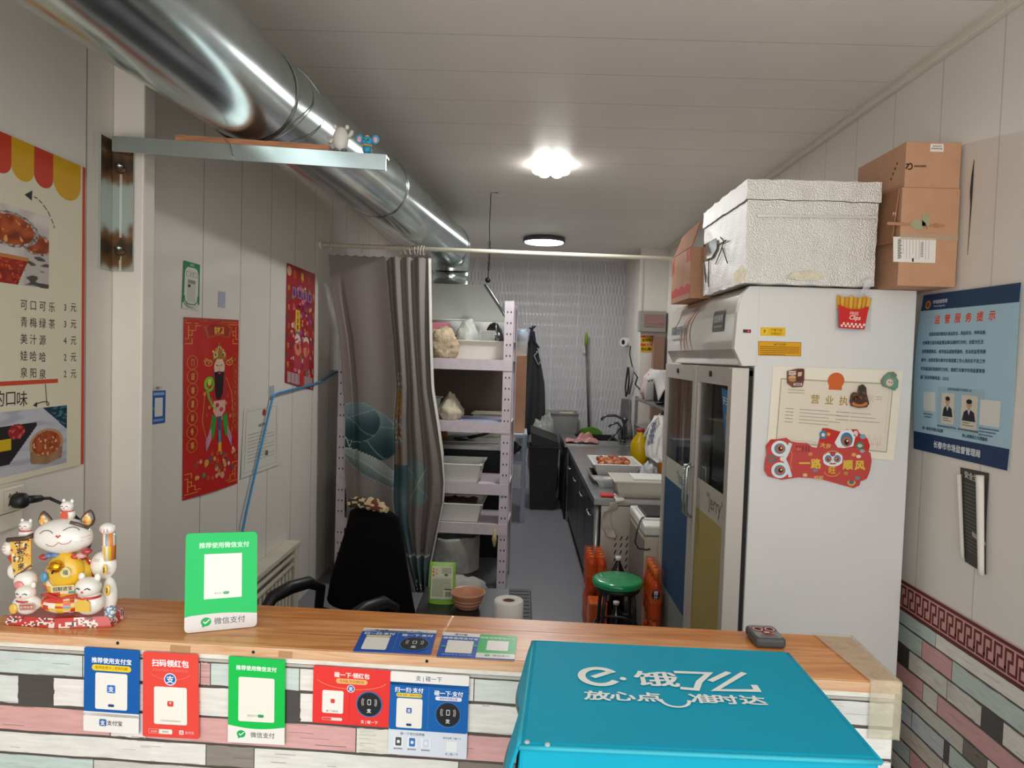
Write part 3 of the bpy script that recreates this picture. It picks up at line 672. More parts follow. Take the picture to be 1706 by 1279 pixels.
# head with painted face
def headf(p):
    f = 1+.12*max(0, -p.z)*abs(p.x); return Vector((p.x*f, p.y, p.z*(1-.06*abs(p.x))))
hd = blob('head', cat, 115, 886, 14, 47, 29.5, 30, CW, n=36, shape=headf)
def face(pts, w, c, nm):
    o = []
    for x, y in pts:
        u, v = (x-115)/47, (886-y)/29.5; d = math.sqrt(max(.02, 1-u*u-v*v)); f = 1
        o.append(K(x, y, 14+30*d+.8))
    MB(M_PAINT).col(c).tube(o, w*ks, 6).build(nm, hd)
face([(91, 877), (97, 872.5), (104, 871), (110, 872), (115, 875)], .55, '3a2f28', 'eye_line'); face([(129, 871), (135, 867), (141, 866.5), (147, 869), (150, 872)], .55, '3a2f28', 'eye_line')
face([(104, 893), (109, 896), (116, 896), (122, 892), (125, 889), (129, 892), (135, 892), (140, 890), (143, 886)], .6, 'd08090', 'mouth_line')
face([(121, 878.5), (124, 881), (127, 878)], 1.5, 'd64a4a', 'nose')
for yy in (0, 5): face([(74, 897+yy), (84, 893+yy)], .35, 'caa8a0', 'whisker'); face([(154, 884+yy), (162, 882+yy)], .35, 'caa8a0', 'whisker')
for sx, (x, y) in ((-1, (80, 862)), (1, (151, 857))):
    b = MB(M_PAINT).col('4a3a30'); k0 = len(b.f)
    b.ell(K(x, y, 8), (12.5*ks, 5*ks, 15*ks), 16, fn=lambda p: Vector((p.x*(1-.45*max(0, p.z))+sx*.28*max(0, p.z), p.y, p.z))); e_ = b.build('ear', cat)
    b = MB(M_PAINT).col('e9c43a'); b.ell(K(x, y+1, 11), (9*ks, 4.2*ks, 11.5*ks), 14, fn=lambda p: Vector((p.x*(1-.45*max(0, p.z))+sx*.28*max(0, p.z), p.y, p.z))); recolor(b, 0, mosaic(['e9b04a', 'd8604f', 'f2d6a6', '88a6b0'], 130, sx)); b.build('ear_lining', e_)
b = MB(M_PAINT).col('5a463a'); b.tube([K(133, 860, 26), K(146, 864, 24), K(158, 871, 16)], 3.2*ks, 8); b.build('head_band', hd)
def mini(nm, x, y, d, r, print_=True, col=CW):
    """a small cat: body, head with ears, collar and face"""
    b = MB(M_PAINT).col(col); b.ell(K(x, y+r*.75, d), (r*ks, r*.75*ks, r*.85*ks), 16); b.ell(K(x, y-r*.35, d+r*.15), (r*.86*ks, r*.7*ks, r*.68*ks), 16)
    for sx in (-1, 1): b.ell(K(x+sx*r*.55, y-r*.98, d), (r*.24*ks, r*.16*ks, r*.3*ks), 8)
    o = b.build('small_cat', cat); dd = d+r*.86
    MB(M_PAINT).col('c8352f').tube([K(x+r*.78*math.cos(a), y+r*.28, d+r*.74*math.sin(a)) for a in [i*math.pi/10 for i in range(11)]], r*.09*ks, 6).build('collar', o)
    for sx in (-1, 1): MB(M_PAINT).col('4a3a36').tube([K(x+sx*r*.5, y-r*.36, dd-.1*r), K(x+sx*r*.33, y-r*.48, dd), K(x+sx*r*.16, y-r*.38, dd)], r*.04*ks, 5).build('eye_line', o)
    MB(M_PAINT).col('d64a4a').ell(K(x, y-r*.2, dd), (r*.08*ks,)*3, 8).build('nose', o)
    if print_:
        b = MB(M_PAINT).col('e3bb45'); b.prism([(-r*.5, -r*.3), (r*.5, -r*.3), (r*.5, r*.35), (0, r*.7), (-r*.5, r*.35)], K(x, y+r*.85, d+r*.74), (ks, 0, 0), (0, 0, ks), 1.2*ks)
        recolor(b, 0, mosaic(['e3bb45', 'd0503c', 'e3bb45'], 160, x)); b.build('gold_plaque', o)
    return o
mini('m', 116, 842, 6, 12.5); mini('m', 45, 878, 4, 12.5, False)
mini('m', 168, 972, 30, 24); mini('m', 62, 985, 26, 19, False)
blob('small_cat', cat, 53, 962, 16, 19, 17, 14); blob('pink_spot', cat, 51, 966, 30, 8, 7, 3, 'dc8484'); blob('small_cat', cat, 64, 996, 28, 24, 14, 12)
b = MB(M_PAINT).col('e3bb45'); b.ell(K(49, 1002, 40), (7*ks, 2.5*ks, 8.5*ks), 14); b.build('gold_coin', cat)
S = Sheet([K(60, 992, 43), K(86, 990, 43), K(86, 1002, 41), K(60, 1004, 41)], 26, 12, .001, M_PAINT, base='c9a9a0', r=3); S.rect(2, 2, 24, 10, 'b8443e', 1); S.text('吉祥如意', 13, 6, 5.4, 'f0e2c4', 2, bold=.02); S.done('scroll_print', parent=cat)
blob('small_cat', cat, 176, 936, 4, 22, 24, 14, CW, lambda p: 'd9cfca' if nz(p.x*160, p.z*160) > .28 else CW)
blob('small_cat', cat, 28, 950, 8, 11, 14, 9, CW)
blob('small_cat', cat, 187, 985, 6, 13, 30, 12)
for x, y, s in ((193, 972, 9), (188, 938, 8)):
    b = MB(M_PAINT).col('e3bb45'); b.ell(K(x, y, 22), (s*.55*ks, 2*ks, s*1.1*ks), 12); pq = b.build('gold_coin', cat)
    MB(M_PAINT).col('4a4038').tube([K(x, y-4, 24.6), K(x, y+4, 24.6)], .9*ks, 6).build('coin_mark', pq)
blob('blue_wave', cat, 192, 1012, 12, 9, 12, 10, '9db4c4', lambda p: 'e8eef0' if nz(p.x*200, p.z*200) > .1 else '6f93ae')
b = MB(mat('gold_plating', (226, 160, 40), .15, 1.)); b.ell(K(119, 930, 40), (11*ks, 9*ks, 10*ks), 20); bell = b.build('bell', cat)
MB(M_BLACK).box(K(118, 935, 50.5), K(120, 939, 48)).build('bell_slot', bell)
MB(mat('gold_plating')).tube([K(108, 932, 44), K(113, 931, 49.2), K(119, 930.5, 50.3), K(125, 931, 49.2), K(130, 932, 44)], .9*ks, 6).build('bell_rim', bell)
# arms: a raised arm at the right, a scroll board at the left
b = MB(M_PAINT).col('d07a70'); b.tube([K(186, 925, 6), K(186.5, 900, 8), K(186, 880, 8)], [10*ks, 10.5*ks, 10*ks], 16); recolor(b, 0, mosaic(PAL+['46403c', '8a3a34'], 120, 9)); arm = b.build('raised_arm', cat)
blob('paw', arm, 185, 873, 9, 13, 10, 11)
for dx in (-5, 0, 5): MB(M_PAINT).col('d99a94').tube([K(185+dx, 871, 20.2), K(185+dx*1.1, 877, 19.8)], .7*ks, 5).build('claw_line', arm)
q4 = [K(29, 893, 18), K(64, 891, 18), K(66, 940, 20), K(36, 952, 20)]
S = Sheet(q4, 40, 60, .004, M_PAINT, base='e6b955'); rnd = random.Random(4)
for i in range(60): S.disc(rnd.uniform(2, 38), rnd.uniform(2, 58), rnd.uniform(1, 3), None, rnd.choice(['e9c43a', 'f2e6d6', '3f3b3a', 'e0953c', 'c8352f', 'e9c43a', '57504c', 'f2e6d6']), 1+i*.01)
for i, t in enumerate('千客万来'): S.text(t, 19, 8+14*i, 13, '3d3836', 3, bold=.02)
sc_ = S.done('scroll_board', parent=cat)
M_BRN = amat('painted_brown', rough=.3)
MB(M_BRN).col('4d3c30').tube([K(24, 895, 19), K(56, 891, 20), K(66, 886, 16)], 4*ks, 10).build('scroll_rod', sc_); MB(M_BRN).col('6a4a3a').tube([K(39, 955, 22), K(67, 934, 22)], 2*ks, 8).build('scroll_rod', sc_)
blob('paw', cat, 21, 911, 10, 11.5, 12.5, 10)
for dy in (-4, 1, 6): MB(M_PAINT).col('d99a94').tube([K(15, 908+dy, 19), K(21, 907+dy, 20.3)], .6*ks, 5).build('claw_line', cat)
b = MB(M_PAINT).col('c8352f'); b.tube([K(24, 924, 10), K(36, 934, 12)], 7*ks, 10); b.build('cuff', cat)

# ---------------------------------------------------------------- things on the left wall
XW = XL+.002; LW = ('X', XW)
# menu board
mq = [(XW, 1.30, 2.16), (XW, 2.21, 2.16), (XW, 2.21, 1.235), (XW, 1.30, 1.235)]
S = Sheet(mq, 91, 92.5, .006, M_PRINT, base='dad3ba')
yt, yb = 0, 92.5
edges = [S.loc(x, 300)[0] for x in (-24, 15, 53, 85, 131)]; w = edges[2]-edges[1]
xs = [edges[0]-w*k for k in range(8, 0, -1)]+edges
for i in range(len(xs)-1):
    a, c_ = max(0, xs[i]), min(91, xs[i+1])
    if c_ <= a: continue
    r = (c_-a)/2; tp_ = 8.6; col = ('c4402c', 'd0a01e')[(len(xs)-2-i+1) % 2]
    S.rect(a, 0, c_, tp_-r*.3, col, 1); S.disc((a+c_)/2, tp_-r*.3, r, r*.8, col, 1, 24, 0, 180)
S.rect(89.6, 0, 91, 92.5, 'c4482f', 2)
INK = '2e2a30'
def LL(x, y): return S.loc(x, y)
def ar(p, q, r): S.poly([LL(*p), LL(*q), LL(*r)], INK, 2)
ar((37, 324), (50, 317), (49, 334))
for a, c_ in (((53, 328), (58, 330)), ((61, 333), (66, 338)), ((69, 342), (74, 349)), ((76, 352), (80, 360)), ((82, 365), (85, 372)), ((86, 376), (87, 379))): S.line([LL(*a), LL(*c_)], .28, INK, 2)
# photograph of fried food, upper
a, d = LL(2, 345), LL(78, 482)
u0, v0, u1, v1 = 40, LL(40, 350)[1], LL(78, 400)[0], LL(40, 476)[1]
def food(c0, c1, c2, s): return lambda u, v: mix(mix(c0, c1, .5+1.3*nz(u*s, v*s, 1)), c2, sm(.25, .5, nz(u*s*1.9, v*s*1.9, 7)))
fr = food('b4551f', '7c2f12', 'e0a060', 9)
def cell(u, v):
    x, y = u, v
    bg_ = mix('bdb6b2', 'd5cdc6', .5+nz(x*6, y*6)*1.2)
    for cx, cy, r in ((.56, .30, .26), (.86, .42, .17)):
        k = math.hypot((x-cx)/r, (y-cy)/(r*.72))
        if k < 1: return fr(x, y)
        if k < 1.2: return mix('5d5048', 'cfc8c0', .5+nz(x*30, y*30))
    if .70 < x < .76 and abs(y-.44) < .05 or math.hypot(x-.74, (y-.44)) < .045: return 'd8d2cc'
    if x+y*.35 < .98 and y > .62: return food('a8321a', '7d1f10', 'd9682f', 16)(x, y) if y > .68 else 'c07a3a'
    if y > .5 and x > .7: return mix('b9b2ac', '4c4844', sm(.1, .3, nz(x*8, y*14)))
    return bg_
S.paint(u0, v0, u1, v1, 110, 80, cell, 1)
for i, (t, p) in enumerate((('可口可乐', '3'), ('青梅绿茶', '3'), ('美汁源', '4'), ('娃哈哈', '2'), ('泉阳泉', '2'))):
    y = 507+i*28.5
    for k, ch in enumerate(t): S.text(ch, *LL(36+k*15.6, y+k*1.2-(i-2)*.4), 3.1, INK, 2, sx=.95)
    S.text(p, *LL(105, y+5-i*.8), 2.8, INK, 2); S.text('元', *LL(119, y+5-i*.9), 3.0, INK, 2)
p = LL(93, 634); S.rect(20, p[1]-.6, p[0], p[1]+.6, 'c4482f', 1)
for t, x in (('的', -6), ('口', 14), ('味', 33)): S.text(t, *LL(x, 664), 4.6, INK, 2, bold=-.01)
S.line([LL(x, y) for x, y in ((72, 640), (73, 655), (74, 668), (78, 672), (77, 675), (74, 673), (74, 669), (68, 669), (58, 672))], .28, INK, 2); ar((51, 675), (58, 669), (58, 678))
# photograph of a box of fried chicken, lower
u0, v0, u1, v1 = 44, LL(40, 682)[1], LL(108, 700)[0], 90.8
ub = LL(0, 740)[0]
def cell2(u, v):
    x = (u0+(u1-u0)*u-ub)/(u1-ub); y = v                     # x: 0 at the frame edge of the photograph
    if x > .6 and y < .40 and (x-.6)/.4 > y*2.4: return mix('12303e', '3f6f80', sm(.05, .3, nz(x*14, y*22)))
    cx, cy = .66, .60; k = math.hypot((x-cx)/.27, (y-cy)/.24)
    if k < .86: return food('b0582a', '8a3a18', 'dcae88', 12)(x, y)
    if k < 1.02 and y < .7: return 'b08a66'
    if abs(x-cx) < .27-.06*(y-.6) and .60 < y < .60+.35-.25*abs(x-cx): return mix('86664a', 'a07c5c', .5+nz(x*6, y*3))
    k2 = math.hypot((x-.20-(.5-y)*.0)/.12, (y-.33)/.12)
    if k2 < 1: return mix('8e2026', 'c85a58', sm(.0, .4, nz(x*18, y*18)))
    if x < .12 and .42 < y < .60: return 'c9a516'
    if x < .5-.75*max(0, y-.28) and .22 < y < .82 and y < .84-.62*x+.05: return '241f20'
    return mix('b9bac2', 'a2a4ae', sm(-.1, .5, nz(x*3, y*9)))
S.paint(u0, v0, u1, v1, 130, 90, cell2, 1)
S.done('menu_board', 'cream menu board with striped awning top and fried food pictures on the left wall', 'sign')
# poster of the god of wealth
def bow(a, b): return .006*math.sin(math.pi*a)*b + .004*abs(nz(a*3, b*3))
S = Sheet(on([(306, 528), (397.5, 533), (395.6, 804.7), (304, 834)], LW), 90, 300, .0006, M_GLOSS, base='c21a16', bend=bow, res=14)
GO, GO2 = 'd9a441', 'b98a34'
S.rect(0, 0, 90, 4.5, 'a8402a', 1); S.line([(0, 5), (90, 5)], .7, GO, 2)
def fret(x, y, sx, sy):
    for pts in ([(0, 0), (18, 0)], [(4, 4), (4, 26), (0, 26)], [(4, 12), (14, 12), (14, 4), (22, 4)], [(9, 12), (9, 20), (4, 20)], [(0, 34), (9, 34), (9, 26)]):
        S.line([(x+sx*a, y+sy*b) for a, b in pts], 1.1, GO, 2)
fret(2, 9, 1, 1); fret(88, 9, -1, 1); fret(2, 292, 1, -1); fret(88, 292, -1, -1); S.line([(0, 296), (90, 296)], .8, GO, 2)
S.poly([(28, 14)]+[(28+50*i/10, 14-6*math.sin(math.pi*i/10)) for i in range(1, 10)]+[(78, 14), (72, 34)]+[(72-38*i/8, 34-5*math.sin(math.pi*i/8)) for i in range(1, 8)]+[(34, 34)], 'b4522e', 2)
S.poly([(33, 15)]+[(33+40*i/10, 14-5*math.sin(math.pi*i/10)) for i in range(1, 10)]+[(73, 15), (69, 31)]+[(69-32*i/8, 31-4*math.sin(math.pi*i/8)) for i in range(1, 8)]+[(37, 31)], 'a3241c', 3)
S.text('财神到', 53, 20, 14, 'e8b84c', 5, bold=.04)
for i, t in enumerate('门迎春夏秋冬福'): S.disc(12, 74+23*i, 7.6, 11.5, GO, 2); S.disc(12, 74+23*i, 6.9, 10.8, 'b81a16', 3); S.text(t, 12, 74+23*i, 12, 'd9ac46', 4, bold=.03)
for i, t in enumerate('户纳东西南北财'): S.disc(83, 72+20*i, 6, 10, GO2, 2); S.disc(83, 72+20*i, 5.4, 9.4, 'b81a16', 3); S.text(t, 83, 72+20*i, 10, 'c09038', 4, bold=.01)
# the figure: hat, face, beard, robe, sceptre
S.poly([(54, 40), (57, 50), (64, 56), (66, 66), (66, 73), (60, 70), (54, 72), (48, 70), (42, 73), (42, 66), (44, 56), (51, 50)], 'a8702c', 2)
for i in range(26):
    a = i*2.4; r = 1.5+i*.42; S.disc(54+r*.95*math.cos(a), 60+r*.95*math.sin(a), 1.7, 2.4, (GO, 'e8c878', 'd0902c')[i % 3], 2.5+i*.01)
for x, y, r in ((54, 52, 3.5), (47, 62, 3.5), (61, 62, 3.5), (54, 64, 4)): S.disc(x, y, r, r*1.3, 'e8c878', 3); S.disc(x, y, r*.5, r*.7, '2f7a5a', 4)
for sx in (-1, 1): S.arc(54+sx*18, 76, 5.5, 5, 0, 360, 1.5, GO, 3); S.disc(54+sx*18, 76, 2.2, 2.6, 'd86a5a', 4); S.line([(54+sx*12, 76), (54+sx*22, 68), (54+sx*25, 73)], 1.4, GO, 3)
S.disc(54, 84, 9.5, 16, 'e8c4a8', 3); S.line([(48.5, 80), (52.5, 81.5)], 1.1, '2a2220', 4); S.line([(55.5, 81.5), (59.5, 80)], 1.1, '2a2220', 4); S.line([(54, 82), (53.4, 89), (55, 89)], .5, 'b07860', 4); S.disc(54, 94, 3, 2, 'b83a34', 5)
S.poly([(46, 92), (62, 92), (60, 130), (56, 140), (50, 140), (47, 130)], '15161a', 3.5); S.poly([(49.5, 91), (58.5, 91), (57.5, 100), (50.5, 100)], '15161a', 3.8)
for sx in (-1, 1): S.line([(54+sx*10, 88), (54+sx*11, 120), (54+sx*9, 138)], .9, '3f5a78', 4)
S.poly([(42, 102), (30, 130), (26, 175), (34, 215), (46, 190), (54, 225), (62, 190), (74, 215), (80, 175), (76, 130), (66, 102)], 'bb1f1a', 2.2); S.line([(42, 102), (30, 130), (26, 175), (34, 215)], .8, GO, 3); S.line([(66, 102), (76, 130), (80, 175), (74, 215)], .8, GO, 3)
for i in range(14): S.disc(30+i*3.6, 128+(i*37) % 50, 2.0, 3.4, ('c98a4a', 'b8503c')[i % 2], 2.8)
S.poly([(44, 142), (64, 142), (64, 160), (58, 170), (48, 170), (43, 160)], 'e3b0a4', 4); S.disc(50, 150, 3, 4, 'b83a44', 5); S.disc(57, 158, 3.4, 4, 'c84a54', 5)
for sx, x in ((-1, 42), (1, 66)): S.poly([(x, 165), (x+sx*4, 190), (x+sx*10, 212), (x-sx*2, 205), (x-sx*7, 172)], '2f9a3c', 4); S.poly([(x+sx*2, 188), (x+sx*11, 210), (x+sx*10, 228), (x+sx*2, 208)], 'd48aa0', 4.4); S.line([(x+sx*8, 205), (x+sx*10, 226)], 1.4, '5a9ab8', 5)
S.poly([(51, 170), (57, 170), (56.5, 226), (51.5, 226)], '3a5a86', 4); S.poly([(52, 195), (56, 195), (56, 216), (52, 216)], '45a0a0', 5); S.poly([(51, 216), (57, 216), (57, 232), (51, 232)], 'e0b03c', 5)
S.arc(37, 112, 6, 11, 0, 360, 4, '7ac034', 4); S.disc(37, 109, 3, 6, 'c8d85a', 5); S.line([(34, 122), (36, 135), (42, 150), (47, 156)], 3, '9ac83c', 4); S.line([(34, 122), (36, 135), (42, 150)], 1, '3f8a2c', 5)
rnd = random.Random(12)
for i in range(46):
    x, y = rnd.uniform(16, 86), rnd.uniform(232, 276); k = rnd.uniform(2, 5)
    S.disc(x, y, k*.7, k*1.2, rnd.choice([GO, 'b98a34', 'd8988a', '4f8a5a', 'a8402a', 'e3c8b0', '7a4a5a', 'c8503c']), 2+i*.03)
S.done('wealth_god_poster', 'large red poster of a bearded god in a gold headdress on the left wall', 'poster')
# second, busier red poster
S = Sheet(on([(478, 437.6), (525, 456.5), (522, 650), (474.5, 637)], LW), 60, 200, .0006, M_GLOSS, base='a82228', bend=bow, res=10)
S.text('财', 15, 14, 15, 'c8703c', 2, bold=.03); S.text('神', 30, 15, 17, 'e0b83c', 2, bold=.05); S.text('到', 45, 15, 15, 'c8603c', 2, bold=.03); S.disc(4, 12, 4, 8, 'd8a878', 2)
for k in range(2):
    for i in range(9): S.text('恭喜发财万事如意招财'[i], (4 if k == 0 else 56), 40+16*i, 10, '3f6a4a' if i % 2 else 'c8b04a', 3, bold=.02)
for i in range(120):
    x, y = rnd.uniform(9, 51), rnd.uniform(30, 180); k = rnd.uniform(1.5, 4)
    S.disc(x, y, k*.8, k*1.2, rnd.choice(['8a3a78', 'c8503c', 'd8a0a0', 'c9a24a', '6a2a4a', 'd87a8a', 'a84a9a', 'e0c8b8', '7a8a5a', '3a2a4a']), 1+i*.01)
for x in (14, 25, 36, 47): S.rect(x-4, 36, x+4, 52, 'a878a8', 3); S.rect(x-2.5, 38, x+2.5, 50, '6a3a7a', 4)
S.rect(17, 72, 26, 108, 'e0b83c', 3)
for i, t in enumerate('大发财'): S.text(t, 21.5, 79+11*i, 9, 'a82228', 4, bold=.03)
for x in (22, 40): S.disc(x, 122, 6, 9, 'e8d0c4', 3); S.disc(x, 138, 9, 18, 'c03a3c', 3.2); S.disc(x, 138, 6.5, 11, 'd88a6a', 4); S.disc(x, 134, 3, 5, 'b03a34', 5); S.rect(x-7, 152, x+7, 172, 'b8444a', 3.4)
S.rect(3, 180, 57, 198, 'b89a9a', 3)
for i in range(9): S.line([(3+i*6.7, 180), (3+i*6.7, 198)], .8, '8a4a52', 4)
S.rect(26, 178, 35, 199, 'c02a28', 5)
S.done('new_year_poster', 'narrow red poster crowded with small figures further along the left wall', 'poster')
# certificate, stickers and pale tags
S = Sheet(on([(406.5, 680), (464, 669), (463, 774), (400, 797)], LW), 60, 84, .0006, M_PRINT, base='d8d6cc', bend=lambda a, b: .004*b*b, res=6)
S.line([(4, 5), (56, 5), (56, 79), (4, 79)], .6, 'b4b4a8', 1, True); S.disc(33, 10, 3, 4.4, 'a83a30', 2); S.text('食品经营许可证', 32, 25, 4.6, '5a5850', 2, bold=.01)
for i in range(9): S.tiny(8, 52 if i % 3 else 40, 34+i*4.2, 1.0, 'a8a69c', 2, i)
S.rect(36, 60, 41, 66, '6a6a64', 2, r=.5)
S.done('food_licence', 'pale licence sheet with a small red emblem behind the blue cable', 'certificate')
S = Sheet(on([(306, 433.5), (333, 441), (331.6, 517.5), (302.7, 513)], LW), 28, 82, .0006, M_PRINT, base='2f8a52')
S.rect(2.5, 9, 25.5, 80, 'd6d8cc', 1, r=6); S.rect(0, 72, 28, 82, 'd6d8cc', 1); S.line([(3, 60), (3.5, 68), (9, 73), (20, 73), (24.5, 67), (25, 58)], 1.6, '2f8a52', 2)
S.text('健康码', 14, 4.6, 5, 'b8dcb8', 2, bold=.01); S.line([(5, 17), (23, 17), (23, 25), (5, 25)], .5, '4a5a4c', 2, True); S.text('扫一扫', 14, 21, 5.4, '4a5a4c', 3, bold=.01)
S.rect(7, 30, 21, 70, 'c4c6ba', 2); S.rect(8, 31, 20, 37, '8a8c82', 3); S.rect(8, 39, 12, 44, '3a3a38', 3)
S.done('wall_sticker', 'green-framed white sticker above the large red poster', 'sticker')
S = Sheet(on([(252.8, 651), (275.8, 650), (274.8, 703.7), (252, 707)], LW), 24, 56, .0006, M_PRINT, base='2a5aa4')
S.rect(2.5, 3, 21.5, 8, '8aa8d4', 1); S.rect(5, 12, 19, 44, 'd8dad6', 1, r=1); S.rect(3, 48, 21, 52, '7a9acc', 1); S.disc(3, 30, 1.5, 3, '5a9a5a', 1)
S.done('wall_sticker', 'small blue payment sticker low beside the corner post on the left wall', 'sticker')
S = Sheet(on([(254, 643.5), (270, 643), (270, 648), (254, 648.5)], LW), 16, 5, .0005, M_PRINT, base='d0cec8'); S.text('支付宝', 8, 2.5, 3.8, '3a3a40', 2, bold=.02); S.done('name_strip', 'tiny white strip with dark lettering just above the small blue sticker', 'sticker')
for q, l in (([(364.5, 485), (375.5, 486), (375, 513), (364, 511)], 'pale blue blank tag right of the green-framed sticker'), ([(449.7, 643), (457, 641.5), (456.5, 661), (449.5, 663)], 'pale blue blank tag holding the bend of the blue cable')):
    S = Sheet(on(q, LW), 10, 24, .001, M_PRINT, base='aeb4c4')
    for i in range(7): S.line([(1, 3+i*3), (9, 3+i*3)], .5, '98a0b4', 1)
    S.done('wall_tag', l, 'tag')
# blue cable
pts = [(398, 960), (404, 884), (413, 840), (424.5, 790), (433, 752), (441.4, 716), (449, 684), (455, 660), (462, 655.5), (482.7, 650), (500, 645.5), (520, 641), (540, 632), (560, 620), (590, 611)]
c3 = [P(x, y, ('X', XL+.020)) for x, y in pts]
MBc = MB(mat('blue_cable_sheath', (52, 140, 190), .45)); MBc.tube(c3, .0065, 8); tag(MBc.build('network_cable'), 'bright blue cable running down the left wall past the posters', 'cable')
# radiator low on the left wall
rq = [P(x, y, ('X', XL+.05)) for x, y in ((400, 950), (480, 910))]
rad = thing('radiator', 'cream slatted radiator cover low on the left wall behind the counter', 'radiator', (XL+.03, 3.45, 0))
M_RAD = mat('cream_radiator', (206, 200, 180), .45, 0, .05, 6)
b = MB(M_RAD); b.box((XL+.002, 2.75, .44), (XL+.09, 4.2, .47), .004); b.box((XL+.002, 4.12, 0), (XL+.085, 4.2, .44), .004); b.box((XL+.002, 2.75, 0), (XL+.085, 2.83, .44), .004); b.build('frame', rad)
for z in (.395, .345): MB(M_RAD).tube([(XL+.07, 2.83, z), (XL+.07, 4.12, z)], .012, 10).build('rail', rad)
for i in range(21): MB(M_RAD).box((XL+.05, 2.87+i*.06, .03), (XL+.07, 2.905+i*.06, .33), .004).build('fin', rad)
# socket strip and plug
so = thing('socket_strip', 'cream multi-way wall socket strip under the menu board', 'socket', P(10, 830, LW))
q = on([(-60, 822), (42, 805), (42, 846), (-60, 868)], ('X', XL+.018)); 
ys = [p.y for p in q]; z0, z1 = P(20, 849, LW).z, P(20, 808, LW).z; y1 = P(41, 825, ('X', XL+.018)).y
MB(M_CREAM).box((XL+.001, y1-.34, z0), (XL+.018, y1, z1), .003).build('plate', so)
MB(M_CREAM).box((XL+.001, y1-.34, z0-.05), (XL+.012, y1+.004, z0-.004), .004).build('trunking', so)
S = Sheet([(XL+.0185, y1-.34, z1-.004), (XL+.0185, y1-.004, z1-.004), (XL+.0185, y1-.004, z0+.004), (XL+.0185, y1-.34, z0+.004)], 340, 80, .001, M_GLOSS, base=None)
for k in range(4):
    x = 300-k*84; S.line([(x-38, 6), (x+30, 6), (x+30, 74), (x-38, 74)], 1.2, 'b8b2a2', 1, True)
    for dx, dy in ((-14, 24), (10, 22), (-16, 54), (12, 54)): S.line([(x+dx, dy-5), (x+dx+(4 if dx > 0 else -4), dy+5)], 4, '2c2724', 1)
S.rect(24, 20, 40, 32, 'c05a50', 2); S.done('socket_face', parent=so)
pc = P(42, 834, ('X', XL+.05)); 
plug = thing('power_plug', 'black power plug and cord in the wall socket behind the cat figure', 'plug', pc)
b = MB(M_BLACK); b.lathe([(0.0, 0), (.018, 0), (.021, .006), (.021, .026), (.016, .034), (0, .034)], n=24); 
R_ = Matrix.Translation(Vector((XL+.02, pc.y, pc.z))) @ Matrix.Rotation(math.radians(90), 4, 'Y'); b.v = [R_ @ v for v in b.v]; b.build('plug_body', plug)
MB(M_BLACK).tube([(XL+.045, pc.y+.01, pc.z), (XL+.05, pc.y+.03, pc.z-.002), (XL+.05, pc.y+.062, pc.z-.006)], [.011, .011, .0095], 12).build('cord_grip', plug)
MB(M_BLACK).tube([(XL+.05, pc.y+.058, pc.z-.006), (XL+.06, pc.y+.085, pc.z-.01), (XL+.09, pc.y+.10, pc.z-.03), (XL+.14, pc.y+.09, pc.z-.07), (XL+.2, pc.y+.05, ZT+.09), (p0.x-.02, p0.y+.05, ZT+.03)], .0045, 8).build('cord', plug)

# ---------------------------------------------------------------- steel bracket, board, duct and hood
br = thing('steel_bracket', 'galvanised angle-iron bracket with scorched welds reaching out from the left post', 'bracket', (-1.3, 2.36, 1.86))
M_SCO = amat('scorched_galvanised_glint', rough=.42, metal=.45)
def scorch_glint(p):
    d = min(abs(p.z-z)-.01 for z in (2.205, 1.935, 2.285)); n = nz(p.x*40, p.z*22, p.y*30)
    k = sm(.075, -.01, d+.03*n); c = mix('b4beba', '7a5a3c', sm(.0, .55, k)); c = mix(c, '4a3e35', sm(.6, 1.1, k)); return mix(c, 'e8ece8', .75) if abs(p.x+1.347) < .004 and k < .7 else c  # scorch round the welds; last mix paints the corner highlight as a pale stripe
b = MB(M_SCO); b.box((XL+.001, 2.295, 1.86), (XL+.006, 2.366, 2.29)); b.grid(lambda u, v: Vector((XL+.0065, 2.295+.065*u, 1.86+.43*v)), 14, 70, smooth=False); b.grid(lambda u, v: Vector((XL+.001+.074*u, 2.3605, 1.86+.43*v)), 18, 70, smooth=False); b.box((XL+.001, 2.361, 1.86), (-1.305, 2.366, 2.29)); recolor(b, 0, scorch_glint); b.build('upright', br)
def sl(x): return 2.288-(x+1.32)*.040
b = MB(M_STEEL)
for x0, x1 in ((-1.345, -.455),):
    for (ya, yb_, za, zb) in ((2.306, 2.312, -.05, 0), (2.3122, 2.358, -.006, 0)):
        b.add([(x0, ya, sl(x0)+za), (x1, ya, sl(x1)+za), (x1, yb_, sl(x1)+za), (x0, yb_, sl(x0)+za), (x0, ya, sl(x0)+zb), (x1, ya, sl(x1)+zb), (x1, yb_, sl(x1)+zb), (x0, yb_, sl(x0)+zb)],
              [[3, 2, 1, 0], [4, 5, 6, 7], [0, 1, 5, 4], [1, 2, 6, 5], [2, 3, 7, 6], [3, 0, 4, 7]])
b.build('arm', br)
for z in (2.205, 1.935):
    p = Vector((-1.347, 2.353, z)); MB(M_STEEL).ell(p, (.014, .012, .009), 12).build('bolt', br); MB(M_RUST).ell(p+Vector((.002, .006, -.012)), (.019, .006, .012), 12).build('weld', br)
MB(M_RUST).tube([(-1.318, 2.352, 2.283), (-1.314, 2.352, 2.262), (-1.316, 2.352, 2.24)], .008, 8).build('weld', br)
M_BOARD = mat('rough_board', (176, 122, 88), .75, 0, .25, 8, stretch=(2, 20, 20))
b = MB(M_BOARD); n = 24
up = [(-1.14+.5*i/n, sl(-1.14+.5*i/n)+.0005) for i in range(n+1)]
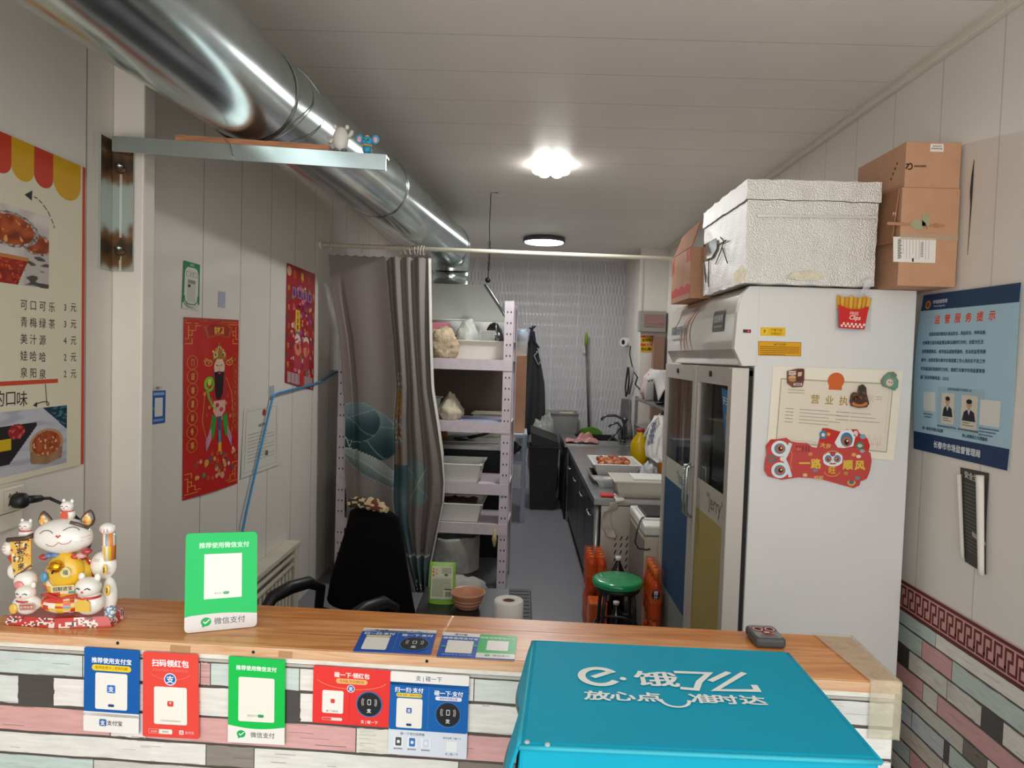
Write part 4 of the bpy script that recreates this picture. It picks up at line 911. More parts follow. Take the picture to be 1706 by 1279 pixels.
for i in range(n):
    (xa, za), (xb, zb) = up[i], up[i+1]; ta, tb_ = .017+.003*nz(i*.7, 1), .017+.003*nz((i+1)*.7, 1)
    b.add([(xa, 2.305, za), (xb, 2.305, zb), (xb, 2.45, zb), (xa, 2.45, za), (xa, 2.305, za+ta), (xb, 2.305, zb+tb_), (xb, 2.45, zb+tb_), (xa, 2.45, za+ta)],
          [[3, 2, 1, 0], [4, 5, 6, 7], [0, 1, 5, 4], [2, 3, 7, 6]]+([[3, 0, 4, 7]] if i == 0 else [])+([[1, 2, 6, 5]] if i == n-1 else []))
tag(b.build('support_board'), 'rough wooden board wedged between the steel arm and the duct', 'board')
du = thing('exhaust_duct', 'shiny round galvanised exhaust duct running under the ceiling to the hood', 'duct', (-.9, 2.35, 2.30))
DR = .167
dp = [Vector((-.905, .25, 2.362)), Vector((-.93, 1.30, 2.418)), Vector((-.94, 2.40, 2.474)), Vector((-.80, 3.85, 2.507)), Vector((-.62, 5.86, 2.514))]
def ring(p, t, r, w, nm='seam_ring'):
    t = t.normalized(); MB(M_STEEL).tube([p-t*w, p-t*w*.5, p+t*w*.5, p+t*w], [r, r+.005, r+.005, r], 48, caps=False).build(nm, du)
for i in range(4):
    a, c_ = dp[i], dp[i+1]; t = (c_-a); r = DR-(.002 if i % 2 else 0)
    MB(M_STEEL).tube([a+t*k/12 for k in range(13)], r, 64, caps=False).build('duct_section', du); ring(c_, t, r+.001, .012)
el = [dp[4]]+[Vector((-.62, 5.86+.19*math.sin(k), 2.514-.19*(1-math.cos(k)))) for k in [math.radians(a) for a in (15, 30, 45, 60, 75, 90)]]
for k in range(6): MB(M_STEEL).tube([el[k], el[k+1]], DR-.001*k, 40, caps=False, smooth=True).build('elbow_segment', du)
MB(M_STEEL).cyl(el[-1]+Vector((0, 0, .01)), (-.62, 6.05, 2.187), .15, n=40).build('collar', du)
M_WIRE = mat('tie_wire', (170, 172, 172), .35, 1.)
for yy, sl_ in ((2.52, 0), (2.60, .05)):
    cpt = dp[2]+(dp[3]-dp[2])*((yy-2.4)/1.45); pts = [cpt+Vector(((DR+.003)*math.cos(a), .04*math.sin(a*2+sl_*30)-.08*max(0, -math.sin(a)), (DR+.003)*math.sin(a))) for a in [2*math.pi*i/40 for i in range(40)]]
    MB(M_WIRE).tube(pts, .0016, 6, closed=True).build('tie_wire', du)
pts = [(-1.035, 2.33, 2.345), (-1.0, 2.299, 2.31), (-.965, 2.297, 2.275), (-.955, 2.297, 2.235), (-.93, 2.299, 2.216)]
MB(M_WIRE).tube(pts, .0015, 6).build('tie_wire', du)
hood = thing('range_hood', 'pale grey steel range hood under the end of the exhaust duct', 'hood', (-.6, 6., 1.86))
M_HOOD = mat('hood_steel', (206, 210, 202), .4, .2, .04, 5)
bo = [(-1.34, 5.42, 1.875), (-.10, 5.42, 1.875), (-.10, 6.55, 1.875), (-1.34, 6.55, 1.875)]; to = [(-.98, 5.80, 2.185), (-.31, 5.80, 2.185), (-.31, 6.3, 2.185), (-.98, 6.3, 2.185)]
MB(M_HOOD).add(bo+to, [[0, 1, 5, 4], [1, 2, 6, 5], [2, 3, 7, 6], [3, 0, 4, 7], [4, 5, 6, 7]]).build('canopy', hood)
b = MB(M_HOOD)
for i in range(4):
    a, c_ = Vector(bo[i]), Vector(bo[(i+1) % 4]); b.tube([a, c_], .012, 8)
b.build('rim', hood)
MB(M_STAIN).tube([Vector(to[1])+Vector((0, -.004, 0)), Vector(bo[1])+Vector((0, -.004, 0))], .012, 8).build('corner_seam', hood)
MB(M_STAIN).box((-1.34, 5.41, 1.765), (-.10, 5.425, 1.868)).build('front_apron', hood)
MB(M_STAIN).box((-1.34, 6.5, 1.58), (-.10, 6.54, 1.872)).build('back_panel', hood)
ck = thing('cooking_range', 'dark cooking range with a brown splashboard below the hood', 'stove', (-.7, 6.2, 0))
MB(mat('brown_splashboard', (92, 76, 66), .55)).box((-1.34, 6.44, .95), (-.10, 6.49, 1.575)).build('splashboard', ck)
MB(M_DKMET).box((-1.34, 5.6, 0), (-.08, 6.44, .86), .01).build('range_body', ck)
MB(M_STAIN).box((-1.35, 5.58, .86), (-.07, 6.46, .90), .004).build('range_top', ck)
for x in (-1.12, -.86): MB(M_BLACK).lathe([(.09, .901), (.1, .925), (.08, .93), (.06, .925)], (x, 5.95, 0), 24).build('burner', ck)
# figurines on the arm (plain stand-ins of the same size and colours)
bz = sl(-.60); bp = Vector((-.61, 2.334, bz+.003)); fg = thing('toy_figurine', 'small white rounded animal figurine standing on the steel arm', 'toy', bp)
M_TOY = amat('toy_vinyl', rough=.35)
b = MB(M_TOY).col('d9d6cf'); b.ell(bp+Vector((0, 0, .044)), (.026, .021, .040), 20); b.build('body', fg)
for s in (-1, 1):
    MB(M_TOY).col('d9d6cf').ell(bp+Vector((s*.02, 0, .083)), (.007, .006, .008), 10).build('ear', fg)
    MB(M_TOY).col('6e6c6a').ell(bp+Vector((s*.013, -.002, .007)), (.011, .013, .007), 12).build('foot', fg)
MB(M_TOY).col('d0cdc6').tube([bp+Vector((.024, 0, .05)), bp+Vector((.034, -.003, .06)), bp+Vector((.038, -.004, .072))], [.006, .007, .006], 10).build('arm', fg)
MB(M_TOY).col('d0cdc6').tube([bp+Vector((-.024, 0, .048)), bp+Vector((-.031, -.004, .036)), bp+Vector((-.033, -.006, .028))], [.006, .007, .006], 10).build('arm', fg)
bz = sl(-.52); bp = Vector((-.523, 2.334, bz+.003)); fg = thing('toy_figurine', 'small bright blue elephant figurine at the end of the steel arm', 'toy', bp)
MB(M_TOY).col('2f9cc4').ell(bp+Vector((0, 0, .016)), (.015, .013, .016), 16).build('body', fg)
MB(M_TOY).col('3aa8d0').ell(bp+Vector((0, -.002, .042)), (.019, .017, .016), 18).build('head', fg)
MB(M_TOY).col('e8a23c').tube([bp+Vector((.013*math.cos(a), -.002+.012*math.sin(a), .028)) for a in [2*math.pi*i/16 for i in range(16)]], .003, 8, closed=True).build('scarf', fg)
for s in (-1, 1):
    e_ = MB(M_TOY).col('3aa8d0').ell(bp+Vector((s*.026, .002, .050)), (.013, .004, .015), 14).build('ear', fg); MB(M_TOY).col('e8a8bc').ell(bp+Vector((s*.026, -.002, .048)), (.008, .003, .010), 12).build('ear_lining', e_)
    MB(M_TOY).col('1c2430').ell(bp+Vector((s*.007, -.017, .044)), (.002, .002, .003), 8).build('eye', fg)
MB(M_TOY).col('3aa8d0').tube([bp+Vector((.002, -.018, .039)), bp+Vector((.006, -.022, .033)), bp+Vector((.013, -.023, .031)), bp+Vector((.017, -.022, .036))], [.005, .0045, .004, .0035], 10).build('trunk', fg)
MB(M_TOY).col('e8c23c').ell(bp+Vector((0, -.002, .058)), (.007, .007, .004), 10).build('cap', fg)
# ---------------------------------------------------------------- display fridge
FX, FY0, FY1, FZ = .855, 2.60, 3.80, 1.90
fr_ = thing('display_fridge', 'tall white two-door display fridge with a lit sign head and papers on its side', 'fridge', (1.14, 3.2, 0))
b = MB(M_WHITE); b.box((FX, FY0, .1), (1.43, FY0+.045, FZ), .004); b.box((FX, FY1-.045, .1), (1.43, FY1, FZ), .004); b.box((1.385, FY0+.045, .1), (1.43, FY1-.045, FZ)); b.box((FX, FY0+.045, .1), (1.385, FY1-.045, .28)); b.box((FX, FY0+.045, 1.60), (1.385, FY1-.045, FZ)); b.build('cabinet', fr_)
MB(M_BLACK).box((FX+.03, FY0+.03, .03), (1.40, FY1-.03, .1)).build('plinth', fr_)
for x in (FX+.06, 1.37):
    for y in (FY0+.06, FY1-.06): MB(M_BLACK).cyl((x, y, 0), (x, y, .04), .018, n=12).build('foot', fr_)
for z in (.55, .82, 1.09, 1.36):
    b = MB(mat('shelf_wire', (200, 200, 200), .4, .6)); b.tube([(FX+.03, FY0+.06, z), (FX+.03, FY1-.06, z)], .004, 6); b.tube([(1.37, FY0+.06, z), (1.37, FY1-.06, z)], .004, 6)
    for i in range(28): b.tube([(FX+.03, FY0+.06+i*.04, z), (1.37, FY0+.06+i*.04, z)], .0022, 5)
    b.build('wire_shelf', fr_)
# sign head: profile pushed along the fridge, end cap towards the viewer
prof = [(.862, 1.608), (.812, 1.606), (.780, 1.668), (.786, 1.80), (.800, 1.868), (.825, 1.898), (.862, 1.90)]
b = MB(M_WHITE); b.prism([(x, z) for x, z in prof], (0, FY0, 0), (1, 0, 0), (0, 0, 1), -.03) if False else None
def ext(mb, prof, y0, y1, smooth=False):
    n = len(prof); a = [(x, y0, z) for x, z in prof]; c_ = [(x, y1, z) for x, z in prof]
    mb.add(a+c_, [list(range(n)), list(range(n, 2*n))[::-1]]+[[i, n+i, n+(i+1) % n, (i+1) % n] for i in range(n)], smooth)
ext(b, [(x-.003 if x < .86 else x, z) for x, z in prof], FY0-.002, FY0+.032); b.build('sign_end_cap', fr_, bevel=.003)
M_SIGN = mat('sign_head_film', (214, 206, 196), .16, 0, .03, 3, coat=.5)
b = MB(M_SIGN); ext(b, prof, FY0+.033, FY1); sh = b.build('sign_head', fr_, bevel=.006)
# print on the sign head: it follows the front of the head
SX = [(.8085, 1.61), (.7785, 1.668), (.7785, 1.67), (.7845, 1.80), (.7985, 1.868)]
def headp(u, v):                                        # u 0..1 from far end to near end, v 0..1 top to bottom
    z = 1.868-(1.868-1.67)*v; x = .780+.006*(z-1.668)/.132 if z < 1.80 else .786+.014*(z-1.80)/.068
    return Vector((x-.0022, FY1-.02-(FY1-FY0-.08)*u, z))
class HeadPrint(Sheet):
    def at(s, u, v, d): return headp(u/s.w, v/s.h)+Vector((-d, 0, 0))
S = HeadPrint([headp(0, 0), headp(1, 0), headp(1, 1), headp(0, 1)], 110, 20, .0006, M_GLOSS, base=None)
def swirl(p, w, c):
    S.col(c); n = 26; L_r = []
    for i in range(n+1):
        t = i/n; a = p(t); L_r.append((a[0], a[1], w*(.25+.75*math.sin(math.pi*t)**.8)))
    for i in range(n):
        x0, y0, w0 = L_r[i]; x1, y1, w1 = L_r[i+1]
        MB.add(S, [S.at(x0-w0/2, y0, .0004), S.at(x1-w1/2, y1, .0004), S.at(x1+w1/2, y1, .0004), S.at(x0+w0/2, y0, .0004)], [[0, 1, 2, 3]])
for k, (c, w) in enumerate((('b58a6c', 2.4), ('c9a78e', 4.5), ('8f6248', 1.6), ('d4b8a2', 3.5))):
    swirl(lambda t, k=k: (46+k*5+14*math.cos(1.2+2.9*t+k*.15)-6*t, 20*t), w, c)
swirl(lambda t: (20-12*t+5*math.sin(3*t), 10*t), 3, 'cdb4a2')
S.text('高端商用展示柜', 22, 10, 4.6, '56606e', 2, bold=.02); S.tiny(10, 34, 14.6, 1.1, '8a929c', 2, 5)
S.done('sign_print', parent=sh)
S = HeadPrint([headp(0, 0), headp(1, 0), headp(1, 1), headp(0, 1)], 110, 20, .0006, M_GLOSS, base=None)
S.rect(84, 4.5, 100, 13, '40423f', 2, r=1.2); S.text('优凯美格', 92, 7.8, 3.3, 'd8d8d4', 3, bold=.02); S.tiny(86, 98, 11, .9, '9a9a96', 3, 4); S.done('badge', parent=sh)
# thermostat display
MB(mat('display_window', (60, 18, 24), .2)).box((.806, FY0-.0042, 1.728), (.834, FY0-.001, 1.740)).build('display', fr_)
MB(mat('red_digits', (230, 40, 60), .4, emit=.6)).box((.822, FY0-.0046, 1.731), (.829, FY0-.0042, 1.737)).build('display_digits', fr_)
# doors
DX0, DX1 = .775, .838; DM = 3.14
M_DFR = mat('door_frame_aluminium', (196, 190, 182), .4, .25); M_FGL = mat('door_glass', (40, 42, 42), .06, alpha=.45, coat=.3)
M_GSK = mat('black_gasket', (24, 24, 26), .7)
for y0, y1, nm, col, wd in ((FY0+.004, DM-.003, 'n', 'a5955a', 'jerry'), (DM+.003, FY1-.004, 'f', '2b4c6c', 'tom')):
    dr = MB(M_DFR); fw = .05; zt, zb = 1.60, .13
    dr.box((DX0, y0, zb), (DX1, y0+fw, zt), .003); dr.box((DX0, y1-fw, zb), (DX1, y1, zt), .003); dr.box((DX0, y0+fw, zt-.07), (DX1, y1-fw, zt)); dr.box((DX0, y0+fw, zb), (DX1, y1-fw, zb+.07))
    d = dr.build('door', fr_)
    MB(M_FGL).box((DX0+.012, y0+fw, zb+.07), (DX0+.018, y1-fw, zt-.07)).build('door_glass', d)
    MB(M_GSK).box((DX1, y0+.01, zb+.01), (FX, y1-.01, zb+.03)).box((DX1, y0+.01, zt-.03), (FX, y1-.01, zt-.01)).box((DX1, y0+.01, zb), (FX, y0+.03, zt)).box((DX1, y1-.03, zb), (FX, y1-.01, zt)).build('gasket', d)
    S = Sheet([(DX0+.0112, y1-fw, 1.115), (DX0+.0112, y0+fw, 1.115), (DX0+.0112, y0+fw, zb+.07), (DX0+.0112, y1-fw, zb+.07)], 50, 92, .0006, M_PRINT, base='b4b0a4')
    if wd == 'jerry':
        S.rect(0, 13, 50, 92, col, 1); S.text('“'+wd+'”', 34, 7, 9, '6c6a62', 2)
    else:
        S.rect(0, 11, 50, 68, col, 1); S.text('“'+wd+'”', 34, 6, 8.5, '3f7a7a', 2); S.rect(0, 68, 50, 92, '7d8480', 1)
    S.done('door_film', parent=d)
    MB(M_DKMET).cyl((DX0-.006, (y0+y1)/2+.02, zt-.03), (DX0+.002, (y0+y1)/2+.02, zt-.03), .012, n=14).build('door_lock', d)
for y in (DM-.028, DM+.028):
    h = [(DX0+.002, y, 1.16), (DX0-.028, y, 1.15), (DX0-.03, y, 1.08), (DX0-.03, y, 1.01), (DX0-.028, y, .94), (DX0+.002, y, .93)]
    MB(M_STEEL).tube(h, .006, 8).build('handle', fr_)
b = MB(M_STEEL)
for k in range(6): b.tube([(DX0-.036+.004*(k % 2), DM+.012*math.cos(a), 1.15-k*.018+.011*math.sin(a)) for a in [2*math.pi*i/10 for i in range(10)]], .002, 5, closed=True)
b.build('lock_chain', fr_)
S = Sheet([(DX0+.0112, FY0+.17, 1.52), (DX0+.0112, FY0+.055, 1.51), (DX0+.0112, FY0+.055, 1.26), (DX0+.0112, FY0+.075, 1.26)], 40, 80, .0006, M_PRINT, base='2d6f9c')
S.text('开三道', 24, 14, 10, 'd8e4ea', 2, bold=.02); S.rect(16, 30, 32, 36, 'c8643c', 2, r=2); S.rect(20, 44, 34, 50, 'b8508c', 2, r=2); S.done('glass_sticker', parent=fr_)
MB(mat('fluorescent_tube', (235, 235, 230), .4)).cyl((FX+.02, FY1-.06, .35), (FX+.02, FY1-.06, 1.55), .012, n=10).build('light_tube', fr_)
# printed yellow labels on the side panel
FP = ('Y', FY0)
S = Sheet(on([(1267, 545), (1308.5, 545.5), (1308, 560), (1266.5, 559)], FP), 42, 15, .0005, M_PRINT, base='efc02a')
S.disc(7, 7.5, 5, None, 'fae08a', 1); S.disc(7, 7.5, 4.2, None, 'efc02a', 2); S.text('7', 7, 7.5, 8, '6a4a10', 3, bold=.02); S.text('严重下级', 27, 4.6, 5, '8a5a14', 2); S.text('长期运行', 27, 10.8, 5, '8a5a14', 2); S.done('yellow_label', parent=fr_)
S = Sheet(on([(1263, 568), (1335, 570), (1334.5, 593.5), (1263, 592)], FP), 72, 24, .0005, M_PRINT, base='e6a824')
S.line([(.6, .6), (71.4, .6), (71.4, 23.4), (.6, 23.4)], .5, '7a5410', 2, True); S.text('▲严正声明', 36, 4.6, 4, '7a5410', 2)
for i in range(5): S.tiny(3, 69 if i < 4 else 45, 9+3.2*i, 1.5, '9a6c18', 2, i)
S.done('yellow_label', parent=fr_)
# certificate and magnets on the fridge side
FQ = FY0-.001
S = Sheet(on([(1288, 609), (1504, 617), (1488, 767), (1277, 745)], ('Y', FQ)), 216, 150, .0008, M_GLOSS, base='f2ead8', bend=lambda a, b: .003*math.sin(3*a+2*b)**2, res=8)
S.rect(14, 22, 203, 138, 'b8b298', 1); S.rect(16, 24.5, 201, 135.5, 'e9decb', 1.5); S.line([(20, 28), (197, 28), (197, 132), (20, 132)], .5, 'c8c0a8', 2, True)
S.disc(106, 22, 14, 14, 'd66a35', 2.4, 32); S.poly([(95, 30), (117, 30), (117, 38), (95, 38)], 'd66a35', 2.4)
for i, t in enumerate('营业执照'): S.text(t, 74+24*i, 56, 17, 'ab8a2e', 3, bold=.01)
for i in range(2): S.tiny(28, 56, 42+5*i, 1.6, 'a8a294', 3, i)
for i in range(5): S.tiny(26, 40, 76+6*i, 1.5, '9a9488', 3, i+3); S.tiny(50, 100+(i % 2)*20, 76+6*i, 1.5, 'a8a294', 3, i+9)
for i in range(3): S.tiny(112, 134, 76+6.5*i, 1.6, '9a9488', 3, i+13); S.tiny(136, 170+8*i, 76+6.5*i, 1.5, 'a8a294', 3, i+19)
S.rect(162, 44, 173, 55, 'dcd4c2', 3); S.tiny(176, 186, 46, 1.3, 'a8a294', 3, 1); S.tiny(176, 186, 50, 1.3, 'a8a294', 3, 2)
for k in range(9): S.line([(166+3*k, 118-8*abs(math.sin(k))), (168+3*k, 128)], .5, 'dba8a0', 3)
for i, t in enumerate('年月日'): S.text(t, 168+9*i, 126, 5, 'c8a89c', 3)
S.done('business_licence', 'cream business licence with an orange emblem on the side of the fridge', 'certificate')
def decal(name, label, cat, outline, fn, off=.003, thick=.003, base='c8322f', m=None, group=None):
    xs = [p[0] for p in outline]; ys = [p[1] for p in outline]; x0, x1, y0, y1 = min(xs), max(xs), min(ys), max(ys)
    S = Sheet(on([(x0, y0), (x1, y0), (x1, y1), (x0, y1)], ('Y', FY0-off)), x1-x0, y1-y0, thick, m or M_GLOSS, base=base, outline=[(x-x0, y-y0) for x, y in outline])
    S.ox, S.oy = x0, y0; fn(S); return S.done(name, label, cat, group=group)
def lion(S, x, y, r, lay=3):
    for sx in (-1, 1):
        S.disc(x+sx*r*.55, y, r*.55, r*.62, 'eceef0', lay); S.disc(x+sx*r*.5, y+r*.06, r*.38, r*.42, '4a86a8', lay+.3); S.disc(x+sx*r*.48, y+r*.1, r*.26, r*.28, 'c8643c', lay+.6); S.disc(x+sx*r*.48, y+r*.1, r*.14, r*.16, '2a2624', lay+.9); S.disc(x+sx*r*.44, y+r*.05, r*.05, None, 'ffffff', lay+1.2)
    S.disc(x, y-r*.5, r*.3, r*.3, 'a83a5a', lay+.2); S.disc(x, y+r*.4, r*.2, r*.14, 'eceef0', lay+1.3); S.arc(x, y+r*.2, r*1.0, r*.6, 20, 160, r*.22, 'f0f0ee', lay+1); S.arc(x, y-r*.2, r*.9, r*.6, 200, 340, r*.1, 'd8a23c', lay+1)
def rough(cx, cy, rx, ry, n, a, s): return [(cx+(rx+a*math.sin(i*s))*math.cos(2*math.pi*i/n), cy+(ry+a*math.sin(i*s))*math.sin(2*math.pi*i/n)) for i in range(n)]
def upper(S):
    g = lambda x, y: (x-S.ox, y-S.oy)
    S.disc(*g(1371, 724), 6, 7, '4a86a8', 2); S.disc(*g(1371, 724), 3, 3, 'e8e4dc', 3); S.disc(*g(1380, 723), 3, 3, 'e8a43c', 3)
    cx, cy = g(1409, 733); S.poly([(cx-19, cy+4), (cx-8, cy-16), (cx+8, cy-18), (cx+16, cy-8), (cx+12, cy+10), (cx-4, cy+13), (cx-14, cy+12)], 'eceef0', 3)
    S.disc(cx+1, cy-1, 10, 12, '4a7ea0', 4); S.disc(cx+1, cy+2, 7, 8, 'c8643c', 5); S.disc(cx+1, cy+3, 4, 5, '2a2624', 6); S.disc(cx+2, cy+1, 1.5, 1.6, 'f4f4f0', 7)
    S.disc(*g(1432, 742), 7, 6, '2f8a78', 3); S.disc(*g(1432, 742), 4, 3, 'd8c8a0', 4); S.disc(*g(1437, 727), 5, 4, '7aa8b8', 3); S.disc(*g(1425, 722), 4, 5, 'e8d0c8', 3)
    S.text('大吉', *g(1375, 742), 9, 'e8b84a', 3, bold=.03, rot=12)
    S.disc(*g(1418, 803), 7, 6, 'd8a848', 3); S.disc(*g(1418, 803), 4, 3, '3a6a70', 4)
decal('lion_dance_cutout', 'upper red lion-dance paper cutout, overlapping the lower edge of the licence', 'paper cutout', [(1370, 713), (1378, 713), (1404, 720), (1410, 715), (1428, 715), (1432, 722), (1445, 730), (1449, 742), (1446, 756), (1440, 768), (1432, 808), (1422, 813), (1368, 798), (1356, 784), (1360, 750)], upper, .0045, .0012, 'c8322f')
def lower(S):
    g = lambda x, y: (x-S.ox, y-S.oy)
    for y, r in ((747, 11), (783, 11)):
        S.disc(*g(1299, y), r*1.3, r*1.2, 'eceef0', 2); S.disc(*g(1299, y), r*.85, r*.8, '4a86a8', 3); S.disc(*g(1300, y), r*.6, r*.6, 'd0683c', 4); S.disc(*g(1300, y), r*.35, r*.35, '2a2624', 5); S.disc(*g(1301, y-1), 1.4, None, 'f4f4f0', 6)
    S.line([g(x, y) for x, y in ((1316, 740), (1312, 752), (1306, 764), (1312, 777), (1316, 792))], 6, 'dfe6ea', 2.5); S.disc(*g(1286, 764), 7, 6, '3f7a78', 3); S.disc(*g(1286, 764), 4, 3, 'c84a3a', 4); S.disc(*g(1303, 764), 4, 4, 'e8e4dc', 4)
    for i in range(9): S.disc(*g(1318+1.2*math.sin(i*.8), 752+3.4*i), 1, None, 'e8a43c', 3)
    for t, x, y, s in (('一', 1340, 771, 18), ('路', 1359, 772, 17), ('顺', 1412, 774, 17), ('风', 1432, 775, 17)): S.text(t, *g(x, y), s, 'e6c04e', 4, bold=.05)
    S.text('旺', *g(1386, 783), 13, 'e8b83c', 5, bold=.03); S.arc(*g(1386, 782), 14, 11, 20, 160, 1, 'e8b83c', 4)
    lion(S, *g(1387, 763), 15); 
    for x, y, c in ((1350, 756, 'd88a4a'), (1358, 783, '7a8a9a'), (1409, 788, 'c88a3c'), (1422, 757, 'e8a43c'), (1430, 760, 'f0e0d0'), (1436, 751, '9ab0b8'), (1341, 791, 'e8c07a'), (1428, 796, '4f9a9a'), (1330, 748, 'd8603c')): S.disc(*g(x, y), 4, 3, c, 3)
    for i in range(5): S.rect(*g(1326+i*5, 742), *g(1329+i*5, 752), '8f2028', 2); 
    S.text('旺旺', *g(1364, 796), 8, 'e8c07a', 3, bold=.03)
decal('lion_dance_cutout', 'lower red lion-dance paper cutout with big yellow characters, stuck below the licence', 'paper cutout', [(1276, 742), (1284, 732), (1298, 731), (1310, 729), (1318, 735), (1328, 737), (1345, 738), (1352, 744), (1360, 746), (1374, 747), (1392, 745), (1410, 747), (1438, 748), (1450, 754), (1452, 768), (1449, 785), (1444, 797), (1436, 801), (1420, 801), (1395, 799), (1350, 796), (1330, 795), (1315, 797), (1302, 799), (1290, 796), (1279, 793), (1273, 783), (1274, 770), (1277, 757)], lower, .008, .0012, 'c8322f')
M_SLV = mat('clear_sleeve', (240, 240, 238), .3, spec=.1, alpha=.025)
b = MB(M_SLV); b.add(on([(1264, 762), (1300, 724), (1460, 752), (1458, 812), (1400, 826), (1266, 790)], ('Y', FY0-.0102)), [[0, 1, 2, 3, 4, 5]]); tag(b.build('plastic_sleeve', solid=.0006), 'clear plastic film over the two red lion cutouts', 'plastic film')
def burger(S):
    S.rect(2, 4, 14, 10, 'e4ddd0', 1); S.text('TASTY', 8, 7, 4, '2f2b28', 2, bold=.03); S.disc(8, 16, 7, 5.4, 'c98a62', 2); S.disc(8, 14, 6, 3, 'dca47c', 3); S.line([(2, 17), (14, 17)], 1.2, '7a8a4a', 3)
    S.poly([(15, 4), (17, 0), (27, 0), (27, 8), (25, 20), (17, 22), (13, 18)], '5a3026', 2); S.poly([(17, 6), (24, 5), (23, 12), (17, 13)], 'd8b8a0', 3); S.rect(10, 24, 24, 28, 'dcd6ca', 2); S.text('DRINK', 17, 26, 3.6, '3a3632', 3, bold=.03)
decal('fridge_magnet', 'brown burger and drink magnet on the top left of the licence', 'magnet', [(1311, 618), (1327, 614), (1339, 615), (1339, 632), (1336, 644), (1320, 645), (1311, 638)], burger, .006, .006, '7a4a38', group=None)
def brown(S):
    S.disc(15, 32, 13, 5, 'c87a44', 2); S.disc(15, 24, 12, 9, '4f3428', 3); S.disc(19, 10, 6, 9, '3c3a2e', 3); S.disc(8, 20, 4, 7, '5f4436', 3)
    for i in range(9): S.disc(6+i*2.4, 18+6*math.sin(i*1.7), 1.2, 2.2, '7a5642', 4)
decal('fridge_magnet', 'dark brown lumpy magnet covering the end of the licence title', 'magnet', [(1415, 668), (1417, 657), (1421, 653), (1428, 655), (1430, 643), (1436, 640), (1441, 645), (1442, 656), (1446, 672), (1442, 678), (1428, 679), (1417, 676)], brown, .006, .01, '5a3c2e')
def greenm(S):
    S.disc(14, 15, 11, 11, '7f9a88', 2); S.disc(13, 18, 6, 6, 'e4c8b4', 3); S.disc(20, 6, 5, 4, '6f8a74', 3); S.disc(23, 24, 4, 4, '5fa08a', 3); S.disc(12, 17, 1, None, '4a4038', 4); S.disc(16, 18, 1, None, '4a4038', 4)
decal('fridge_magnet', 'pale green rounded magnet on the top right corner of the licence', 'magnet', [(1467, 634), (1472, 626), (1480, 620), (1488, 619), (1490, 626), (1495, 634), (1494, 644), (1489, 650), (1482, 647), (1470, 643)], greenm, .006, .008, '74907c')
# fries-shaped clip
M_MAG = M_GLOSS
fc = thing('fries_clip', 'red and yellow fries-box shaped magnetic clip high on the side of the fridge', 'clip', P(1421, 549, FP))
q = on([(1396, 505), (1445, 508), (1438, 549), (1396, 546)], ('Y', FY0-.016))
S = Sheet(q, 48, 44, .014, M_GLOSS, base='d42c2e', outline=[(0, 3), (10, 8), (24, 10), (38, 8), (48, 3), (47, 44), (1, 44)])
S.text('FREE', 25, 17, 8, 'f2c8b8', 2, bold=.02); S.text('Clips', 27, 25.5, 11, 'f6ead8', 2, bold=.02, shear=.2)
for i in range(12):
    for j in range(2): 
        if (i+j) % 2: S.rect(2+i*3.7, 34+j*4, 5.7+i*3.7, 38+j*4, 'f2e6d8', 2)
S.done('fries_box', parent=fc)
q = on([(1397, 492), (1449, 494), (1445, 516), (1397, 514)], ('Y', FY0-.008)); 
for i in range(8):
    b = MB(amat('fries_plastic', rough=.4)).col(('e2a32a', 'f0bc3c')[i % 2]); t = i/7; a = q[0]*(1-t)+q[1]*t; c_ = q[3]*(1-t)+q[2]*t; a = a+Vector((0, 0, -.006*abs(math.sin(i*2.1))))
    b.tube([a, c_], .0068, 4, smooth=False); b.build('fry', fc)
MB(M_CLEAR).box(P(1394, 489, ('Y', FY0-.003)), P(1450, 552, ('Y', FY0-.0015))).build('backing', fc)
# ---------------------------------------------------------------- on top of the fridge
fb = thing('foam_box', 'large foil-covered foam box with worn corners on top of the fridge', 'insulated box', (1.03, 2.83, FZ))
fx0, fx1, fy0, fy1 = .785, 1.260, 2.555, 3.165
def crump(x0, x1, y0, y1, z0, z1, amp, nm, n=26):
    b = MB(M_FOIL)
    def sd(fn, nu, nv): b.grid(lambda u, v: (lambda p: p+Vector((nz(p.x*18, p.y*18, p.z*18), nz(p.x*18+9, p.y*18, p.z*18), nz(p.x*18, p.y*18+5, p.z*18)))*amp)(Vector(fn(u, v))), nu, nv)
    L = lambda a, c_, t: a+(c_-a)*t
    sd(lambda u, v: (L(x0, x1, u), y0, L(z0, z1, v)), n, n//2); sd(lambda u, v: (L(x1, x0, u), y1, L(z0, z1, v)), n, n//2); sd(lambda u, v: (x0, L(y1, y0, u), L(z0, z1, v)), n, n//2); sd(lambda u, v: (x1, L(y0, y1, u), L(z0, z1, v)), n, n//2)
    sd(lambda u, v: (L(x0, x1, u), L(y0, y1, v), z1), n, n); sd(lambda u, v: (L(x0, x1, u), L(y1, y0, v), z0), n, n)
    return b.build(nm, fb)
crump(fx0+.006, fx1-.006, fy0+.006, fy1-.006, FZ+.005, FZ+.30, .0045, 'box_body'); crump(fx0, fx1, fy0, fy1, FZ+.302, FZ+.372, .0045, 'lid')
M_FOAM = mat('bare_foam', (228, 220, 196), .9, 0, .1, 60, bump=.6, bs=90)
def patch(px_, n=24):
    xs = [p[0] for p in px_]; ys = [p[1] for p in px_]; c_ = (sum(xs)/len(xs), sum(ys)/len(ys)); b = MB(M_FOAM)
    pts = on(px_, ('Y', fy0+.002)); cc = P(*c_, ('Y', fy0-.004)); b.add(pts+[cc], [[i, (i+1) % len(pts), len(pts)] for i in range(len(pts))]); b.build('torn_patch', fb)
